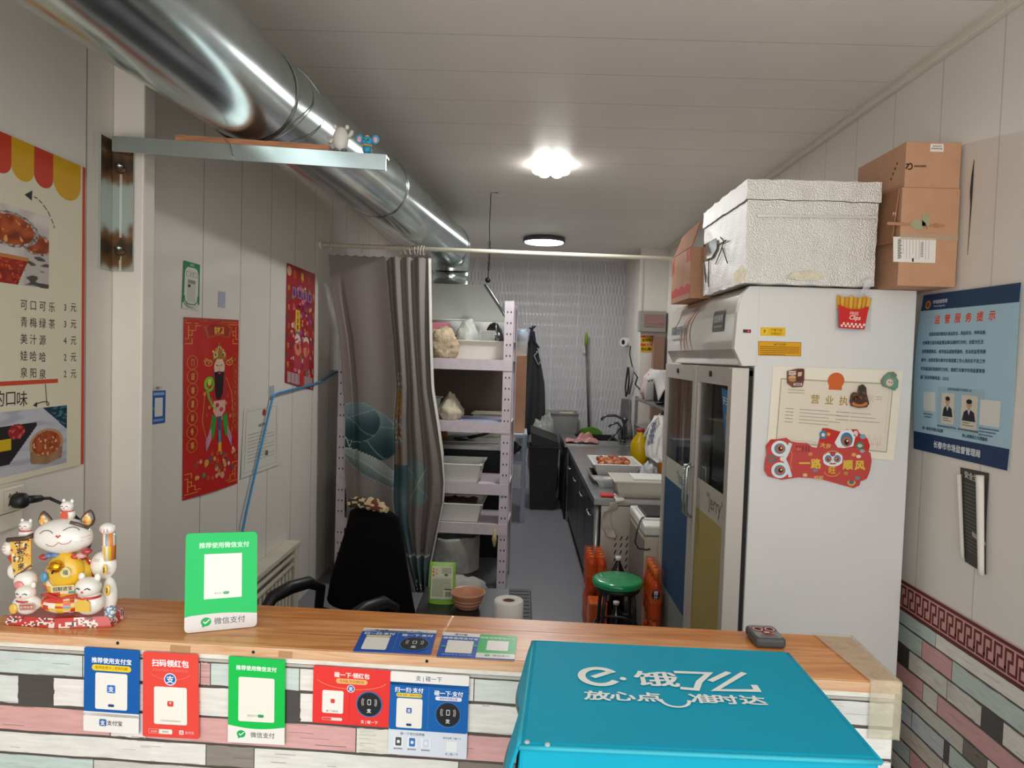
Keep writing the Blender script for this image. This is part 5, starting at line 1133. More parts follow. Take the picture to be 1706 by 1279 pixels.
patch([(1312, 462), (1320, 454), (1334, 452), (1350, 450), (1366, 452), (1374, 462), (1360, 467), (1330, 467)]); patch([(1222, 456), (1236, 440), (1243, 452), (1240, 466), (1232, 471), (1222, 470)])
MB(mat('packing_tape_sheen', (235, 235, 232), .12, .7)).add(on([(1262, 357), (1462, 360), (1462, 364), (1262, 361)], ('Y', fy0-.0035)), [[0, 1, 2, 3]]).build('tape_seam', fb, solid=.001)
# marker strokes on the left face
b = MB(mat('black_marker', (40, 42, 44), .6))
for st in (((1172, 428), (1176, 470)), ((1181, 425), (1180, 478)), ((1173, 428), (1187, 423)), ((1200, 395), (1206, 402), (1200, 420), (1192, 440)), ((1203, 412), (1212, 438)), ((1196, 408), (1210, 400))):
    b.tube([P(x, y, ('X', fx0+.001)) for x, y in st], .0022, 5)
b.build('marker_stroke', fb)
b = MB(mat('shiny_foil_tape', (214, 220, 224), .12, 1.)); b.add([P(x, y, ('X', fx0-.001)) for x, y in ((1172, 408), (1194, 396), (1194, 414), (1186, 428), (1172, 434))], [[0, 1, 2, 3, 4]]); b.build('foil_tape', fb, solid=.001)
def carton(name, label, x0, x1, y0, y1, z0, z1, group=None, flap=None):
    t = thing(name, label, 'cardboard box', ((x0+x1)/2, (y0+y1)/2, z0), group=group)
    MB(M_CARD).box((x0, y0, z0), (x1, y1, z1), .002).build('carton', t); return t
t1 = carton('cardboard_box', 'tall brown carton with a white shipping label, beside the foil box on the fridge', 1.292, 1.490, 2.475, 2.76, FZ+.001, 2.238, group='brown cartons on top of the fridge')
CP = ('Y', 2.4742)
S = Sheet(on([(1488, 394), (1559.5, 397), (1558, 438), (1488, 436)], CP), 72, 42, .0005, M_PRINT, base='ebe7de')
for i in range(16): S.line([(8+.0*i, 4+i*2.1), (12+(i % 3), 4+i*2.1)], 1.0+.4*(i % 2), '4a4644', 1)
for i in range(9): S.line([(17+5.4*i, 4), (17+5.4*i, 36 if i % 3 else 28)], .6, '9a9690', 1)
for i in range(10): S.rect(46, 8+i*2.6, 51, 9+i*2.6, '77736e', 1)
S.rect(32, 35, 35, 41, '33302e', 1); S.done('shipping_label', parent=t1)
S = Sheet(on([(1478, 352), (1573, 356), (1573, 384), (1478, 380)], CP), 95, 28, .0004, M_PRINT, base=None)
S.disc(52, 20, 13, 9, 'a8a886', 1); S.rect(58, 2, 70, 22, 'a2a684', 1); S.line([(2, 20), (93, 20)], 5, 'b4866a', .8); S.line([(60, 26), (64, 18), (66, 26)], 1, '8a5a40', 2); S.arc(82, 20, 4, 3, 0, 300, 1, 'b4603c', 2); S.text('M', 12, -40*0+4, 8, 'd2b29c', 1, bold=.02); S.done('box_print', parent=t1)
b = MB(M_CARD2); b.add([(1.289, 2.49, 2.236), (1.289, 2.74, 2.236), (1.277, 2.73, 2.06), (1.278, 2.50, 2.05)], [[0, 1, 2, 3]]); b.build('flap', t1, solid=.004)
MB(mat('clear_tape_strip', (215, 190, 160), .15, alpha=.5)).box((1.292, 2.4735, 2.06), (1.4895, 2.4745, 2.082)).build('tape_band', t1)
t2 = carton('cardboard_box', 'small brown carton with a black logo, topmost of the boxes beside the foil box', 1.300, 1.489, 2.48, 2.83, 2.239, 2.395, group='brown cartons on top of the fridge')
CP = ('Y', 2.4792)
S = Sheet(on([(1506, 270), (1545, 270), (1545, 284), (1506, 284)], CP), 39, 14, .0004, M_PRINT, base=None)
S.text('7', 6, 7, 12, '3a2a20', 1, bold=.05, shear=.2); S.arc(9, 7, 4.5, 5, -80, 110, 2, '3a2a20', 2); S.text('飞利浦', 27, 7, 5.4, '6a4a38', 1, bold=.02) if False else S.tiny(17, 38, 7, 4, '7a5642', 1, 3); S.done('box_print', parent=t2)
S = Sheet(on([(1550, 239.5), (1572, 240), (1572, 253), (1549.5, 252.5)], CP), 22, 13, .0005, M_PRINT, base='ece8e0'); S.tiny(4, 19, 4, 2.4, '9a9690', 1, 1); S.tiny(2, 20, 8, 2.4, '8a8680', 1, 2); S.done('corner_label', parent=t2)
b = MB(M_CARD2); 
for i in range(4): b.box((1.2985, 2.53+i*.012, 2.33-i*.015), (1.2998, 2.538+i*.012, 2.338-i*.015))
b.use(mat('dark_print', (90, 62, 46), .8)); b.mi = [1]*len(b.f); b.build('side_print', t2)
t3 = carton('fruit_carton', 'red and tan printed carton with an open flap behind the foil box on the fridge', .748, 1.2, 3.20, 3.60, FZ+.001, 2.13)
S = Sheet([(.7478, 3.59, 2.128), (.7478, 3.205, 2.128), (.7478, 3.205, FZ+.002), (.7478, 3.59, FZ+.002)], 44, 23, .0006, M_PRINT, base='b88a6c')
S.poly([(0, 17)]+[(i*4, 16.5+.8*math.sin(i*1.8)) for i in range(12)]+[(44, 20.5), (0, 20.5)], 'bf4a40', 1); S.rect(34, 0, 44, 6, 'bf4a40', 1); S.poly([(0, 2), (6, 0), (4, 8), (0, 10)], 'bf4a40', 1)
for x in (14, 17, 24, 27, 30): S.line([(x, 3), (x, 16)], .5, 'a87a5e', 1)
S.done('box_print', parent=t3)
b = MB(M_CARD2); b.add([(.753, 3.21, 2.133), (.753, 3.59, 2.133), (.79, 3.57, 2.235), (.79, 3.22, 2.25)], [[0, 1, 2, 3]]); b.build('flap', t3, solid=.005)
b = MB(M_CLEAR); b.grid(lambda u, v: P(1436+14*u+3*math.sin(5*v), 466+26*v-4*u, ('Y', 2.54-.012*math.sin(3*v+u))), 6, 8); 
tag(b.build('plastic_scrap', solid=.0006), 'crumpled clear tape scrap dangling from the foil box over the fridge side', 'tape')
# ---------------------------------------------------------------- posters on the right wall
RW = ('X', XR-.002)
q = on([(1541, 492), (1706, 470.5), (1680, 784), (1522.5, 747)], RW)
S = Sheet(q, 165, 275, .0006, M_PRINT, base='abcddd', bend=lambda a, b: .012*math.sin(math.pi*b)*(1-a)+.004*(1+math.sin(5*b+a)), res=14)
S.rect(0, 0, 165, 28, '2d4668', 1); S.rect(0, 243, 165, 275, '274064', 1)
S.disc(13, 18, 5.4, 7.5, 'd08a3c', 2); S.disc(13, 18, 3, 4.6, 'b0402c', 3); S.text('市场监督管理', 36, 14, 7, 'd4dae2', 2, bold=.03); S.text('Market Regulation', 36, 22, 4.4, 'c4ccd6', 2, bold=.02)
for i, t in enumerate('监管服务提示'): S.text(t, 37+18.4*i, 45, 16, 'f0e8e4', 2, bold=.045); S.text(t, 36.4+18.4*i, 45, 16, 'd8483c', 3, bold=.03)
for i, t in enumerate(('如您发现涉嫌违反食品安全、药品安全、特种设备、', '价格等方面市场监管法律法规的行为时；当您为生活', '消费需要购买、使用商品或接受服务，合法权益受到侵', '害时；当您发现长春市市场监管工作人员存在不良工作', '作风或违纪违规的行为时，请拨打长春市市场监督管理', '部门投诉举报电话：12315')):
    S.text(t, 24 if i == 0 else 13, 70+15*i, 6.9 if i else 6.6, '3e5878', 2, al='L', bold=.03)
S.text('区局市场监督所日常监管人员', 84, 162, 4.6, '45607e', 2, bold=.02); S.rect(46, 159, 124, 232, 'a2c2d2', .6)
S.rect(20, 170, 42, 203, 'dfe0da', 2); S.rect(118, 174, 148, 214, 'dfe0da', 2)
S.tiny(20, 38, 209, 2.4, '58728c', 2, 3); S.tiny(22, 36, 214, 2.4, '58728c', 2, 4)
for i in range(3): S.tiny(118, 148-4*i, 219+5*i, 2.4, '58728c', 2, 6+i)
for x, y, w, h in ((54, 169, 22, 52), (88, 170, 26, 54)):
    S.rect(x, y, x+w, y+h, 'd9d2c4', 2); cx = x+w/2; S.poly([(x+2, y+h*.76), (x+w*.18, y+h*.5), (cx-3, y+h*.42), (cx+3, y+h*.42), (x+w*.82, y+h*.5), (x+w-2, y+h*.76)], '2a2e38', 3); S.poly([(cx-2.6, y+h*.42), (cx+2.6, y+h*.42), (cx, y+h*.58)], 'c8ccd0', 4)
    S.disc(cx, y+h*.26, w*.17, h*.12, 'c4a088', 4); S.disc(cx, y+h*.18, w*.18, h*.07, '26242a', 4.5); S.rect(cx-1.6, y+h*.35, cx+1.6, y+h*.44, 'b89078', 3.6); S.tiny(x+3, x+w*.6, y+h*.82, 2, '8a8478', 3, x); S.tiny(x+3, x+w-4, y+h*.89, 2, '8a8478', 3, x+1)
for x in (47, 84): S.tiny(x, x+34, 226, 3.2, '4a6480', 2, x)
S.text('统一规范文明执法监管', 38, 234, 6, '2f4a6c', 2, bold=.03); S.text('用心用情用力为您服务', 112, 235, 6.2, '2f4a6c', 2, bold=.03)
S.text('长春市市场监督管理局', 82, 259, 12.5, 'd8dee6', 2, bold=.04)
S.done('notice_poster', 'blue regulation notice poster with red title on the right wall by the fridge', 'poster')
tn = thing('torn_notice', 'torn black and white notice hanging below the blue poster on the right wall', 'notice', P(1630, 860, RW))
q = on([(1600, 778), (1648, 788), (1643, 957), (1608, 935)], RW)
S = Sheet(q, 50, 170, .0006, M_PRINT, base='4c4a48', bend=lambda a, b: .004*abs(math.sin(3*b)), res=8)
S.text('安全生产', 24, 13, 13, 'd0cec8', 2, bold=.03, slope=.1); rnd = random.Random(2)
for i in range(19): S.line([(6, 26+i*6.6), (44-rnd.random()*8, 28+i*6.6)], 1.4, '77746f', 2)
S.poly([(22, 108), (50, 116), (50, 122), (22, 116)], 'c8c4bc', 2); S.done('notice_sheet', parent=tn)
MP = mat('curled_paper', (226, 222, 212), .7)
def curl(pa, r, nm):
    a, c_ = pa; b = MB(MP); n = 14
    b.grid(lambda u, v: a+(c_-a)*v+Vector((-r+r*math.cos(u*5.2), r*math.sin(u*5.2)*.9, 0))*(1-.25*v), n, 10); b.build(nm, tn, solid=.0006)
curl((P(1640, 792, ('X', XR-.006)), P(1640, 958, ('X', XR-.006))), .013, 'curled_edge'); curl((P(1602, 790, ('X', XR-.006)), P(1607, 930, ('X', XR-.006))), .008, 'curled_edge')
# ---------------------------------------------------------------- ceiling lamps and hanging wire
M_GLOW = mat('lamp_diffuser', (255, 253, 248), .4, emit=LAMP)
lp = thing('ceiling_lamp', 'bright cluster ceiling lamp nearer the counter', 'ceiling lamp', (.146, 4.30, ZC))
MB(M_WPLAS).lathe([(0, 0), (.085, 0), (.09, -.01), (.085, -.03), (0, -.03)], (.146, 4.30, ZC), 40).build('housing', lp)
for i in range(7):
    a = 2*math.pi*i/6; r = 0 if i == 6 else .077
    MB(M_GLOW).ell((.146+r*math.cos(a), 4.30+r*math.sin(a), ZC-.038), (.037, .037, .026), 14).build('lamp_bulb', lp)
lamp_light(lp, (.146, 4.30, ZC-.075), .10, 17)
lp = thing('ceiling_lamp', 'flat round ceiling lamp with a dark rim further back', 'ceiling lamp', (.19, 6.95, ZC))
MB(mat('dark_rim', (70, 70, 70), .5)).lathe([(0, 0), (.19, 0), (.205, -.012), (.205, -.04), (.196, -.046), (.19, -.04), (0, -.04)], (.19, 6.95, ZC), 48).build('housing', lp)
MB(mat('lamp_panel', (250, 252, 255), .4, emit=LAMP*.5)).lathe([(0, -.0405), (.189, -.0405), (.186, -.05), (0, -.052)], (.19, 6.95, ZC), 48).build('diffuser', lp)
lamp_light(lp, (.19, 6.95, ZC-.06), .18, 19)
hk = [P(818, 321, ('Z', ZC-.002)), P(815, 400, ('Y', 5.0)), P(811, 452, ('Y', 5.0))]; hp = P(818, 321, ('Z', ZC-.002))
b = MB(M_DKMET); x, y = hp.x, hp.y
b.tube([(x+.05, y, ZC-.002), (x, y, ZC-.002), (x-.004, y, ZC-.25), (x+.004, y, ZC-.4), (x-.004, y, ZC-.6)], .003, 6)
for i in range(6): b.tube([(x+.008*math.cos(a), y, ZC-.36-i*.035+.016*math.sin(a)) for a in [2*math.pi*k/8 for k in range(8)]], .002, 5, closed=True)
b.ell((x-.004, y, ZC-.62), (.02, .015, .02), 12); tag(b.build('ceiling_hook_wire'), 'thin dark wire and chain hanging from the ceiling beside the duct end', 'wire')
# ---------------------------------------------------------------- curtain rod, rings, curtain
R0, R1 = Vector((XL, 4.78, 2.322)), Vector((XR, 4.78, 2.292))
rod = thing('curtain_rod', 'cream curtain rod spanning the room from wall to wall', 'curtain rod', (R0+R1)/2)
MB(M_CREAM).tube([R0, R1], .0145, 14).build('pole', rod); MB(M_CREAM).cyl(R0, R0+Vector((.02, 0, 0)), .03, n=20).build('end_socket', rod); MB(M_CREAM).cyl(R1-Vector((.02, 0, 0)), R1, .03, n=20).build('end_socket', rod)
cu = thing('curtain', 'drawn-back taupe curtain with a teal leaf print hanging in front of the lilac rack', 'curtain', (-1.0, 4.74, .1))
CYP = ('Y', 4.74)
def lerp_tab(tab, y):
    for (y0, v0), (y1, v1) in zip(tab, tab[1:]):
        if y <= y1: return v0+(v1-v0)*max(0, (y-y0)/(y1-y0))
    return tab[-1][1]
TL_ = [(419, 547), (480, 552), (560, 565), (618, 569), (700, 574), (780, 573), (870, 577), (1005, 590)]
TM = [(419, 643), (500, 650), (560, 656), (640, 662), (700, 657), (760, 657), (830, 655), (870, 660), (920, 675), (1005, 700)]
TR_ = [(419, 713), (560, 716), (640, 719), (700, 728), (760, 736), (800, 739), (835, 737), (880, 728), (940, 716), (1005, 712)]
US = .5
def cpx(u, v):
    y = 419+(1005-419)*v
    l, m_, r = lerp_tab(TL_, y), lerp_tab(TM, y), lerp_tab(TR_, y)
    x = l+(m_-l)*u/US if u < US else m_+(r-m_)*(u-US)/(1-US)
    return x, y
def cpos(u, v):
    x, y = cpx(u, v); p = P(x, y+4*(1-v)+(x-545)*.036*(1-v)+(2*abs(math.sin(u*40)) if v < .02 else 0), CYP)
    if u < US:
        k = u/US; d = .014*math.sin(k*9+.8+v*1.1)*(.4+v)+.010*math.sin(k*3+v*2)+.025*max(0, 1-abs(k-.16-v*.16)/.06)*sm(.02, .25, v)*(1-sm(.55, .75, v))
    else:
        k = (u-US)/(1-US); d = .024*math.sin(k*2*math.pi*3.4+1.2*v+.5*math.sin(v*7))+.008*math.sin(k*15+v*5)
    p.y += d; return p
def leaf(x, y, cx, cy, rx, ry, rot):
    a = math.radians(rot); dx, dy = x-cx, y-cy; u, v = (dx*math.cos(a)+dy*math.sin(a))/rx, (-dx*math.sin(a)+dy*math.cos(a))/ry
    return math.hypot(u, v), u, v
def ccol(u, v):
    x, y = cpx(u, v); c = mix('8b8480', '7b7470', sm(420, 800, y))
    if u < US:
        for cx, cy, rx, ry, rot in ((612, 722, 58, 44, 18), (594, 700, 40, 34, 0)):
            k, a, b_ = leaf(x, y, cx, cy, rx, ry, rot)
            if k < 1:
                c = mix('73878a', '2c4044', sm(-.9, .6, b_+.3*a)) 
                c = mix(c, 'a8b0ac', .55*max(sm(.93, 1, k), 1-abs(b_-.5*math.sin(a*2.2)-.15)/.05, 1-abs(b_+.35+.4*a)/.045, 0))
        k, a, b_ = leaf(x, y, 622, 778, 62, 17, 30)
        if k < 1: c = mix('8f9693', '566866', sm(-.6, .9, b_));  c = mix(c, 'b0b8b2', .55*max(sm(.88, 1, k), 1-abs(b_-.1*math.sin(6*a))/.12, 0))
        if x < 585 and 722 < y < 745 and abs(math.sin(x*.5)*7+734-y) < 1.6: c = 'a8b4ae'
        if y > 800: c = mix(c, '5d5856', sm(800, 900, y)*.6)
    else:
        k = (u-US)/(1-US)
        if k < .18 and 615 < y < 735:
            c = 'b9b4ae' if nz(x*.5, y*.22) > .12 else c
            if 645 < y < 690: c = mix('b07830', c, .3+.5*abs(nz(x*.4, y*.3)))
        if .06 < k < .16 and 680 < y < 780 and nz(x*.2, y*.05) > -.1: c = '8a5a34'
        kk, a, b_ = leaf(x, y, 694, 800, 22, 40, -8)
        if kk < 1 and k < .75: c = mix('6f827f', c, sm(.2, 1, abs(a))); c = mix(c, 'b4bcb2', .5*max(0, 1-abs(a*.8+b_-.15)/.09, 1-abs(a-b_*.8)/.07))
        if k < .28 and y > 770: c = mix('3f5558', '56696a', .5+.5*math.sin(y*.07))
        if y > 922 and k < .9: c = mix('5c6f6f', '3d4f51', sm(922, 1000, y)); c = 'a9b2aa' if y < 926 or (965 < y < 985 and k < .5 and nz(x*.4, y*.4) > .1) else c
    return c
M_CURT = amat('curtain_fabric', rough=.95, spec=.15)
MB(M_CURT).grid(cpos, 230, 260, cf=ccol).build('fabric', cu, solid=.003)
# pale inner edge seen along the right side
def lining(i, j):
    x, y = cpx(1, j); p = P(x+i*(4 if y < 760 else 2), y+4*(1-j)+(x-545)*.036*(1-j), CYP); p.y += .024*math.sin(2*math.pi*3.4+1.2*j+.5*math.sin(j*7))+.008*math.sin(15+j*5)+.02*i; return p
MB(mat('curtain_lining', (214, 212, 204), .8)).grid(lining, 2, 60).build('lining', cu, solid=.002)
M_RING = mat('cream_ring', (220, 214, 196), .4)
for i, x in enumerate((548, 601, 645, 667, 674, 681, 688, 694, 700, 706)):
    p = P(x, 419, CYP); rx = R0+(R1-R0)*((p.x-XL)/(XR-XL)); c_ = Vector((p.x, 4.78, rx.z-.011))
    MB(M_RING).tube([c_+Vector((.012*math.sin(a*.5+i)*.6, .024*math.cos(a), .03*math.sin(a))) for a in [2*math.pi*k/18 for k in range(18)]], .0026, 6, closed=True).build('ring', cu)
# ---------------------------------------------------------------- lilac slotted rack and what is on it
RT = Matrix.Translation((-.055, 4.80, 0)) @ Matrix.Rotation(-.05, 4, 'Z')
def rk(x, y, z): return RT @ Vector((x, y, z))
rack = thing('slotted_rack', 'lilac slotted-angle steel rack behind the curtain', 'shelf rack', rk(-.6, .22, 0))
RWD, RDP = 1.20, .44
M_HOLE = mat('slot_hole', (38, 34, 38), .8)
for sx, sy in ((0, 0), (1, 0), (0, 1), (1, 1)):
    b = MB(M_LILAC); b.T = RT; x0 = -RWD if sx else 0; dx = 1 if sx else -1; y0 = RDP if sy else 0; dy = -1 if sy else 1
    b.box((x0, y0, 0), (x0+dx*.064, y0+dy*.003, 1.985)); b.box((x0, y0, 0), (x0+dx*.003, y0+dy*.05, 1.985))
    b.use(M_HOLE)
    for k in range(26):
        for q in (.02, .044):
            c_ = (x0+dx*q, y0-dy*.0006, .06+k*.074); b.prism([(.0045*math.cos(a), .0075*math.sin(a)) for a in [2*math.pi*i/8 for i in range(8)]], c_, (1, 0, 0), (0, 0, 1), .0004 if False else .0005)
    b.build('post', rack)
ZS = (1.55, 1.125, .70, .425)
for i, z in enumerate(ZS):
    b = MB(M_LILAC); b.T = RT
    b.box((-RWD+.003, -.004, z-.038), (-.003, .006, z+.036)); b.box((-RWD+.003, RDP-.006, z-.038), (-.003, RDP+.004, z+.036)); b.box((-RWD, .006, z+.024), (-.002, RDP-.006, z+.032)); b.build('shelf_board', rack)
def tub(mb, x0, x1, y0, y1, z0, h, t=.025, w=.006, rim=.014, T=None):
    """open tray with sloping sides and a rolled rim"""
    def rg(i, z, e=0): return [(x0+i-e, y0+i-e, z), (x1-i+e, y0+i-e, z), (x1-i+e, y1-i+e, z), (x0+i-e, y1-i+e, z)]
    L_ = [rg(t, z0), rg(0, z0+h), rg(0, z0+h, rim), rg(0, z0+h+.008, rim), rg(w, z0+h+.008), rg(t+w, z0+w)]
    vs = sum(L_, []); fs = [[3, 2, 1, 0]]
    for k in range(5):
        for i in range(4): fs.append([k*4+i, k*4+(i+1) % 4, k*4+4+(i+1) % 4, k*4+4+i])
    fs.append([20, 21, 22, 23]); mb.add(vs, fs); return mb
def tray(name, label, x0, x1, y0, y1, z0, h, m=None, cat='tray', group=None, T=RT, food=None):
    t = thing(name, label, cat, (T @ Vector(((x0+x1)/2, (y0+y1)/2, z0))), group=group)
    b = MB(m or M_WPLAS); b.T = T; tub(b, x0, x1, y0, y1, z0, h); b.build('tub', t, bevel=.003); return t
zt = lambda i: ZS[i]+.0325
tray('plastic_tray', 'long white tray on the top board of the lilac rack', -.47, -.02, .115, .42, zt(0), .125, mat('ivory_tray', (222, 220, 206), .4))
tray('plastic_tray', 'white tray partly behind the curtain on the second board of the lilac rack', -.92, -.545, .06, .40, zt(1), .135)
tray('plastic_tray', 'white tray alone on the third board of the lilac rack', -.78, -.20, .01, .36, zt(2), .125)
t4 = tray('plastic_tray', 'white tray of brown scraps on the lowest board of the lilac rack', -.80, -.19, .02, .34, zt(3), .125)
b = MB(mat('brown_scraps', (96, 62, 48), .8, 0, .4, 40)); b.T = RT; b.grid(lambda u, v: Vector((-.74+.5*u, .06+.24*v, zt(3)+.115+.022*nz(u*7, v*7)+.012*nz(u*20, v*14))), 24, 14); tag(b.build('brown_scraps', solid=.01), 'brown food scraps heaped in the lowest tray of the lilac rack', 'food', kind='stuff')
def heap(m, fn, nu=28, nv=20, T=None, cf=None):
    b = MB(m); b.T = T or Matrix(); b.grid(fn, nu, nv, cf=cf); return b
def bag(name, label, c, r, seed, m, T=RT, cat='bag', amp=.25, top=0.):
    c = Vector(c); b = MB(m); b.T = T
    def f(p):
        k = 1+amp*nz(p.x*2.1+seed, p.y*2.1, p.z*2.1)+amp*.5*nz(p.x*5+seed, p.y*5, p.z*5)
        z = p.z*k
        if z < -.62: z = -.62-(z+.62)*.05
        return Vector((p.x*k*(1-top*max(0, p.z)), p.y*k*(1-top*max(0, p.z)), z))
    b.ell(c+Vector((0, 0, .62*r[2])), r, 30, fn=f); return tag(b.build(name), label, cat)
M_BURL = mat('tan_mop_cotton', (190, 170, 142), .95, 0, .3, 34, bump=1.0, bs=40)
bag('mop_head', 'tan stringy cotton bundle spilling over the top board of the lilac rack', (-.50, .045, zt(0)+.004), (.115, .048, .125), 3, M_BURL, cat='mop head', amp=.36)
M_PINKB = mat('pink_box_card', (214, 130, 140), .6); b = MB(M_PINKB); b.T = RT; b.box((-.68, .22, zt(0)+.0005), (-.49, .38, zt(0)+.255), .004); tag(b.build('pink_box'), 'pink box behind the tan bundle on the top board of the lilac rack', 'box')
bag('clear_bag', 'rumpled clear bag behind the white tray on the top board', (-.345, .27, zt(0)+.014), (.085, .10, .165), 8, mat('cloudy_plastic', (196, 198, 190), .25, 0, .2, 12, bump=.6, bs=30), amp=.16)
bb = bag('black_bag', 'black plastic bag with a white label in the long white tray on the rack', (-.155, .27, zt(0)+.014), (.088, .09, .15), 5, mat('black_bag_film', (26, 26, 28), .3, 0, 0, bump=.6, bs=25), amp=.22, top=.3)
S = Sheet([rk(-.25, .165, zt(0)+.205), rk(-.14, .16, zt(0)+.205), rk(-.14, .16, zt(0)+.138), rk(-.25, .165, zt(0)+.138)], 30, 18, .001, M_PRINT, base='b9bab4'); 
for i in range(5): S.tiny(3, 27, 3+3*i, 1.5, '7d7f7a', 1, i)
S.done('bag_label', parent=bb)
bag('paper_bag', 'crumpled beige paper bag on the second board of the lilac rack', (-.435, .15, zt(1)), (.082, .10, .11), 12, mat('beige_paper', (198, 188, 164), .85, 0, .1, 12, bump=.5, bs=20), amp=.3, top=.45)
b = MB(mat('blue_sheet', (152, 160, 196), .5)); b.T = RT; b.box((-.36, .03, zt(1)+.0005), (-.07, .40, zt(1)+.004)); tag(b.build('blue_sheet'), 'pale blue plastic sheet lying on the second board of the rack', 'sheet')
b = MB(mat('tan_tie', (190, 164, 120), .9, 0, .2, 30)); b.T = RT; b.tube([(-.085, -.006, .43), (-.088, -.012, .36), (-.085, -.012, .31)], [.006, .018, .007], 10); tag(b.build('cloth_tie'), 'small tan cloth tie hanging from the lowest board of the lilac rack', 'cloth')
# dustbin with a clear liner under the rack
bn = thing('waste_bin', 'large grey dustbin with a clear liner under the lilac rack', 'bin', rk(-.40, .18, 0))
M_BINR = mat('grey_bin', (104, 106, 104), .5)
b = MB(M_BINR); b.lathe([(0, .002), (.15, .002), (.155, .01), (.185, .30), (.19, .32), (.181, .32), (.175, .30), (.15, .02), (0, .02)], rk(-.40, .18, 0), 36); b.build('bin_body', bn)
c0 = rk(-.40, .18, 0)
def lin_(u, v):
    a = 2*math.pi*u; r = .192+.010*nz(math.cos(a)*3, math.sin(a)*3, v*3) - (.03*max(0, v-.75)*4 if v > .75 else 0)
    z = .10+.245*min(1, v/.75)-(.05*(v-.75)*4 if v > .75 else 0)+.02*nz(math.cos(a)*2, math.sin(a)*2, 3)*v
    return c0+Vector((r*math.cos(a), r*math.sin(a), z))
MB(mat('bin_liner', (176, 176, 170), .3, 0, .15, 10, bump=.5, bs=30, alpha=.75)).grid(lin_, 48, 16).build('liner', bn)
bag('white_sack', 'low pale sack on the floor in front of the grey dustbin', (-.28, -.22, 0), (.17, .10, .10), 21, mat('pale_sack', (178, 174, 168), .8, 0, .1, 10), cat='sack', amp=.18)
# ---------------------------------------------------------------- things on the range seen past the rack
b = MB(M_STAIN); b.box((-.70, 5.70, .902), (-.16, 6.1, .912), .003); tag(b.build('steel_sheet_pan'), 'flat steel pan on the cooking range behind the rack', 'pan')
b = MB(mat('orange_bottle_plastic', (150, 84, 48), .5)); b.lathe([(0, 0), (.05, 0), (.05, .13), (.02, .17), (.02, .2), (0, .2)], (-.64, 5.85, .913), 20); tag(b.build('sauce_bottle'), 'orange brown sauce bottle on the range behind the rack', 'bottle')
b = MB(M_BLACK); b.tube([(-.42, 5.8, .93), (-.30, 5.82, .955), (-.25, 5.84, .975)], .014, 10); b.ell((-.47, 5.8, .925), (.07, .05, .012), 18); tag(b.build('ladle'), 'black-handled ladle lying on the range behind the rack', 'ladle')
t = thing('cream_tub', 'cream tub on the range behind the rack', 'tub', (-.27, 6.22, .902)); b = MB(M_CREAM); tub(b, -.40, -.14, 6.12, 6.38, .902, .2, .03); b.build('tub', t)
# ---------------------------------------------------------------- chair, desk and what stands on it
ch = thing('office_chair', 'black high-backed office chair with armrests behind the counter', 'chair', (-.735, 2.74, 0), math.radians(-30))
M_UPH = mat('black_upholstery', (14, 14, 15), .85, bump=.2, bs=80, spec=.2)
MC = wm(ch)
def cb(m): b = MB(m); b.T = MC; return b
cb(M_UPH).box((-.25, -.26, .42), (.25, .22, .51), .04, 3).build('seat', ch)
b = cb(M_UPH)
def bk(u, v):
    x = (u-.5); w = .36-.20*v; z = .53+.40*v; return Vector((x*w, .25+.02*v, z))
b.grid(bk, 14, 14); b.build('backrest', ch, solid=.05)
for s in (-1, 1):
    cb(M_BLACK).tube([(s*.205, .16, .50), (s*.205, .17, .60), (s*.205, .10, .64), (s*.205, .0, .645), (s*.205, -.09, .63), (s*.205, -.13, .58), (s*.205, -.13, .5), (s*.205, -.10, .455)], [.02, .022, .026, .028, .026, .024, .02, .02], 12).build('armrest', ch)
cb(M_DKMET).cyl((0, 0, .09), (0, 0, .42), .03, n=16).build('gas_column', ch)
for i in range(5):
    a = 2*math.pi*i/5; e = (.29*math.cos(a), .29*math.sin(a))
    l = cb(M_BLACK).tube([(0, 0, .11), (e[0], e[1], .075)], [.028, .018], 10).build('leg', ch); cb(M_BLACK).ell((e[0], e[1], .031), (.03, .022, .031), 14).build('caster', l)
M_COAT = mat('black_coat_cloth', (11, 11, 12), .95, bump=.25, bs=30, spec=.1)
def coat(u, v):
    a = (u-.5)*2*math.pi; w = .115+.125*v+.02*math.sin(a*3+v*4)*v*(1-v*.3); d = .052+.028*v+.010*math.sin(a*4+v*6)*v
    z = .962-.43*v; k = 1 if v > .06 else (v/.06)**.5
    return MC @ Vector((w*k*math.sin(a)+.01*math.sin(v*5), .264-.012*v+d*k*math.cos(a), z))
tag(MB(M_COAT).grid(coat, 48, 26).build('coat', solid=.004), 'black coat draped over the back of the office chair', 'coat')
M_LEO = amat('spotted_cloth', rough=.85)
b = MB(M_LEO); b.tube([MC @ Vector((x, .228-.2*x*x, .982-1.2*x*x)) for x in [-.105+.21*i/20 for i in range(21)]], [.012+.013*math.sin(math.pi*i/20)**.5+.004*math.sin(i*1.9) for i in range(21)], 16); recolor(b, 0, lambda p: 'c2b088' if nz(p.x*34, p.y*34, p.z*60) > .0 else ('3a2a22' if p.x < -.62 else '6a3426'))
tag(b.build('spotted_scarf'), 'tan and brown spotted scarf on top of the coat on the chair', 'scarf')
dk = thing('low_desk', 'low black-topped desk between the chair and the rack', 'desk', (-.2, 2.72, 0))
M_DESK = mat('black_desk_top', (34, 36, 38), .35)
ZD = .60
MB(M_DESK).box((-.385, 2.34, ZD-.03), (.075, 3.06, ZD), .006).build('desk_top', dk)
for x in (-.35, .04):
    for y in (2.38, 3.02): MB(M_DKMET).box((x-.018, y-.018, 0), (x+.018, y+.018, ZD-.03)).build('leg', dk)
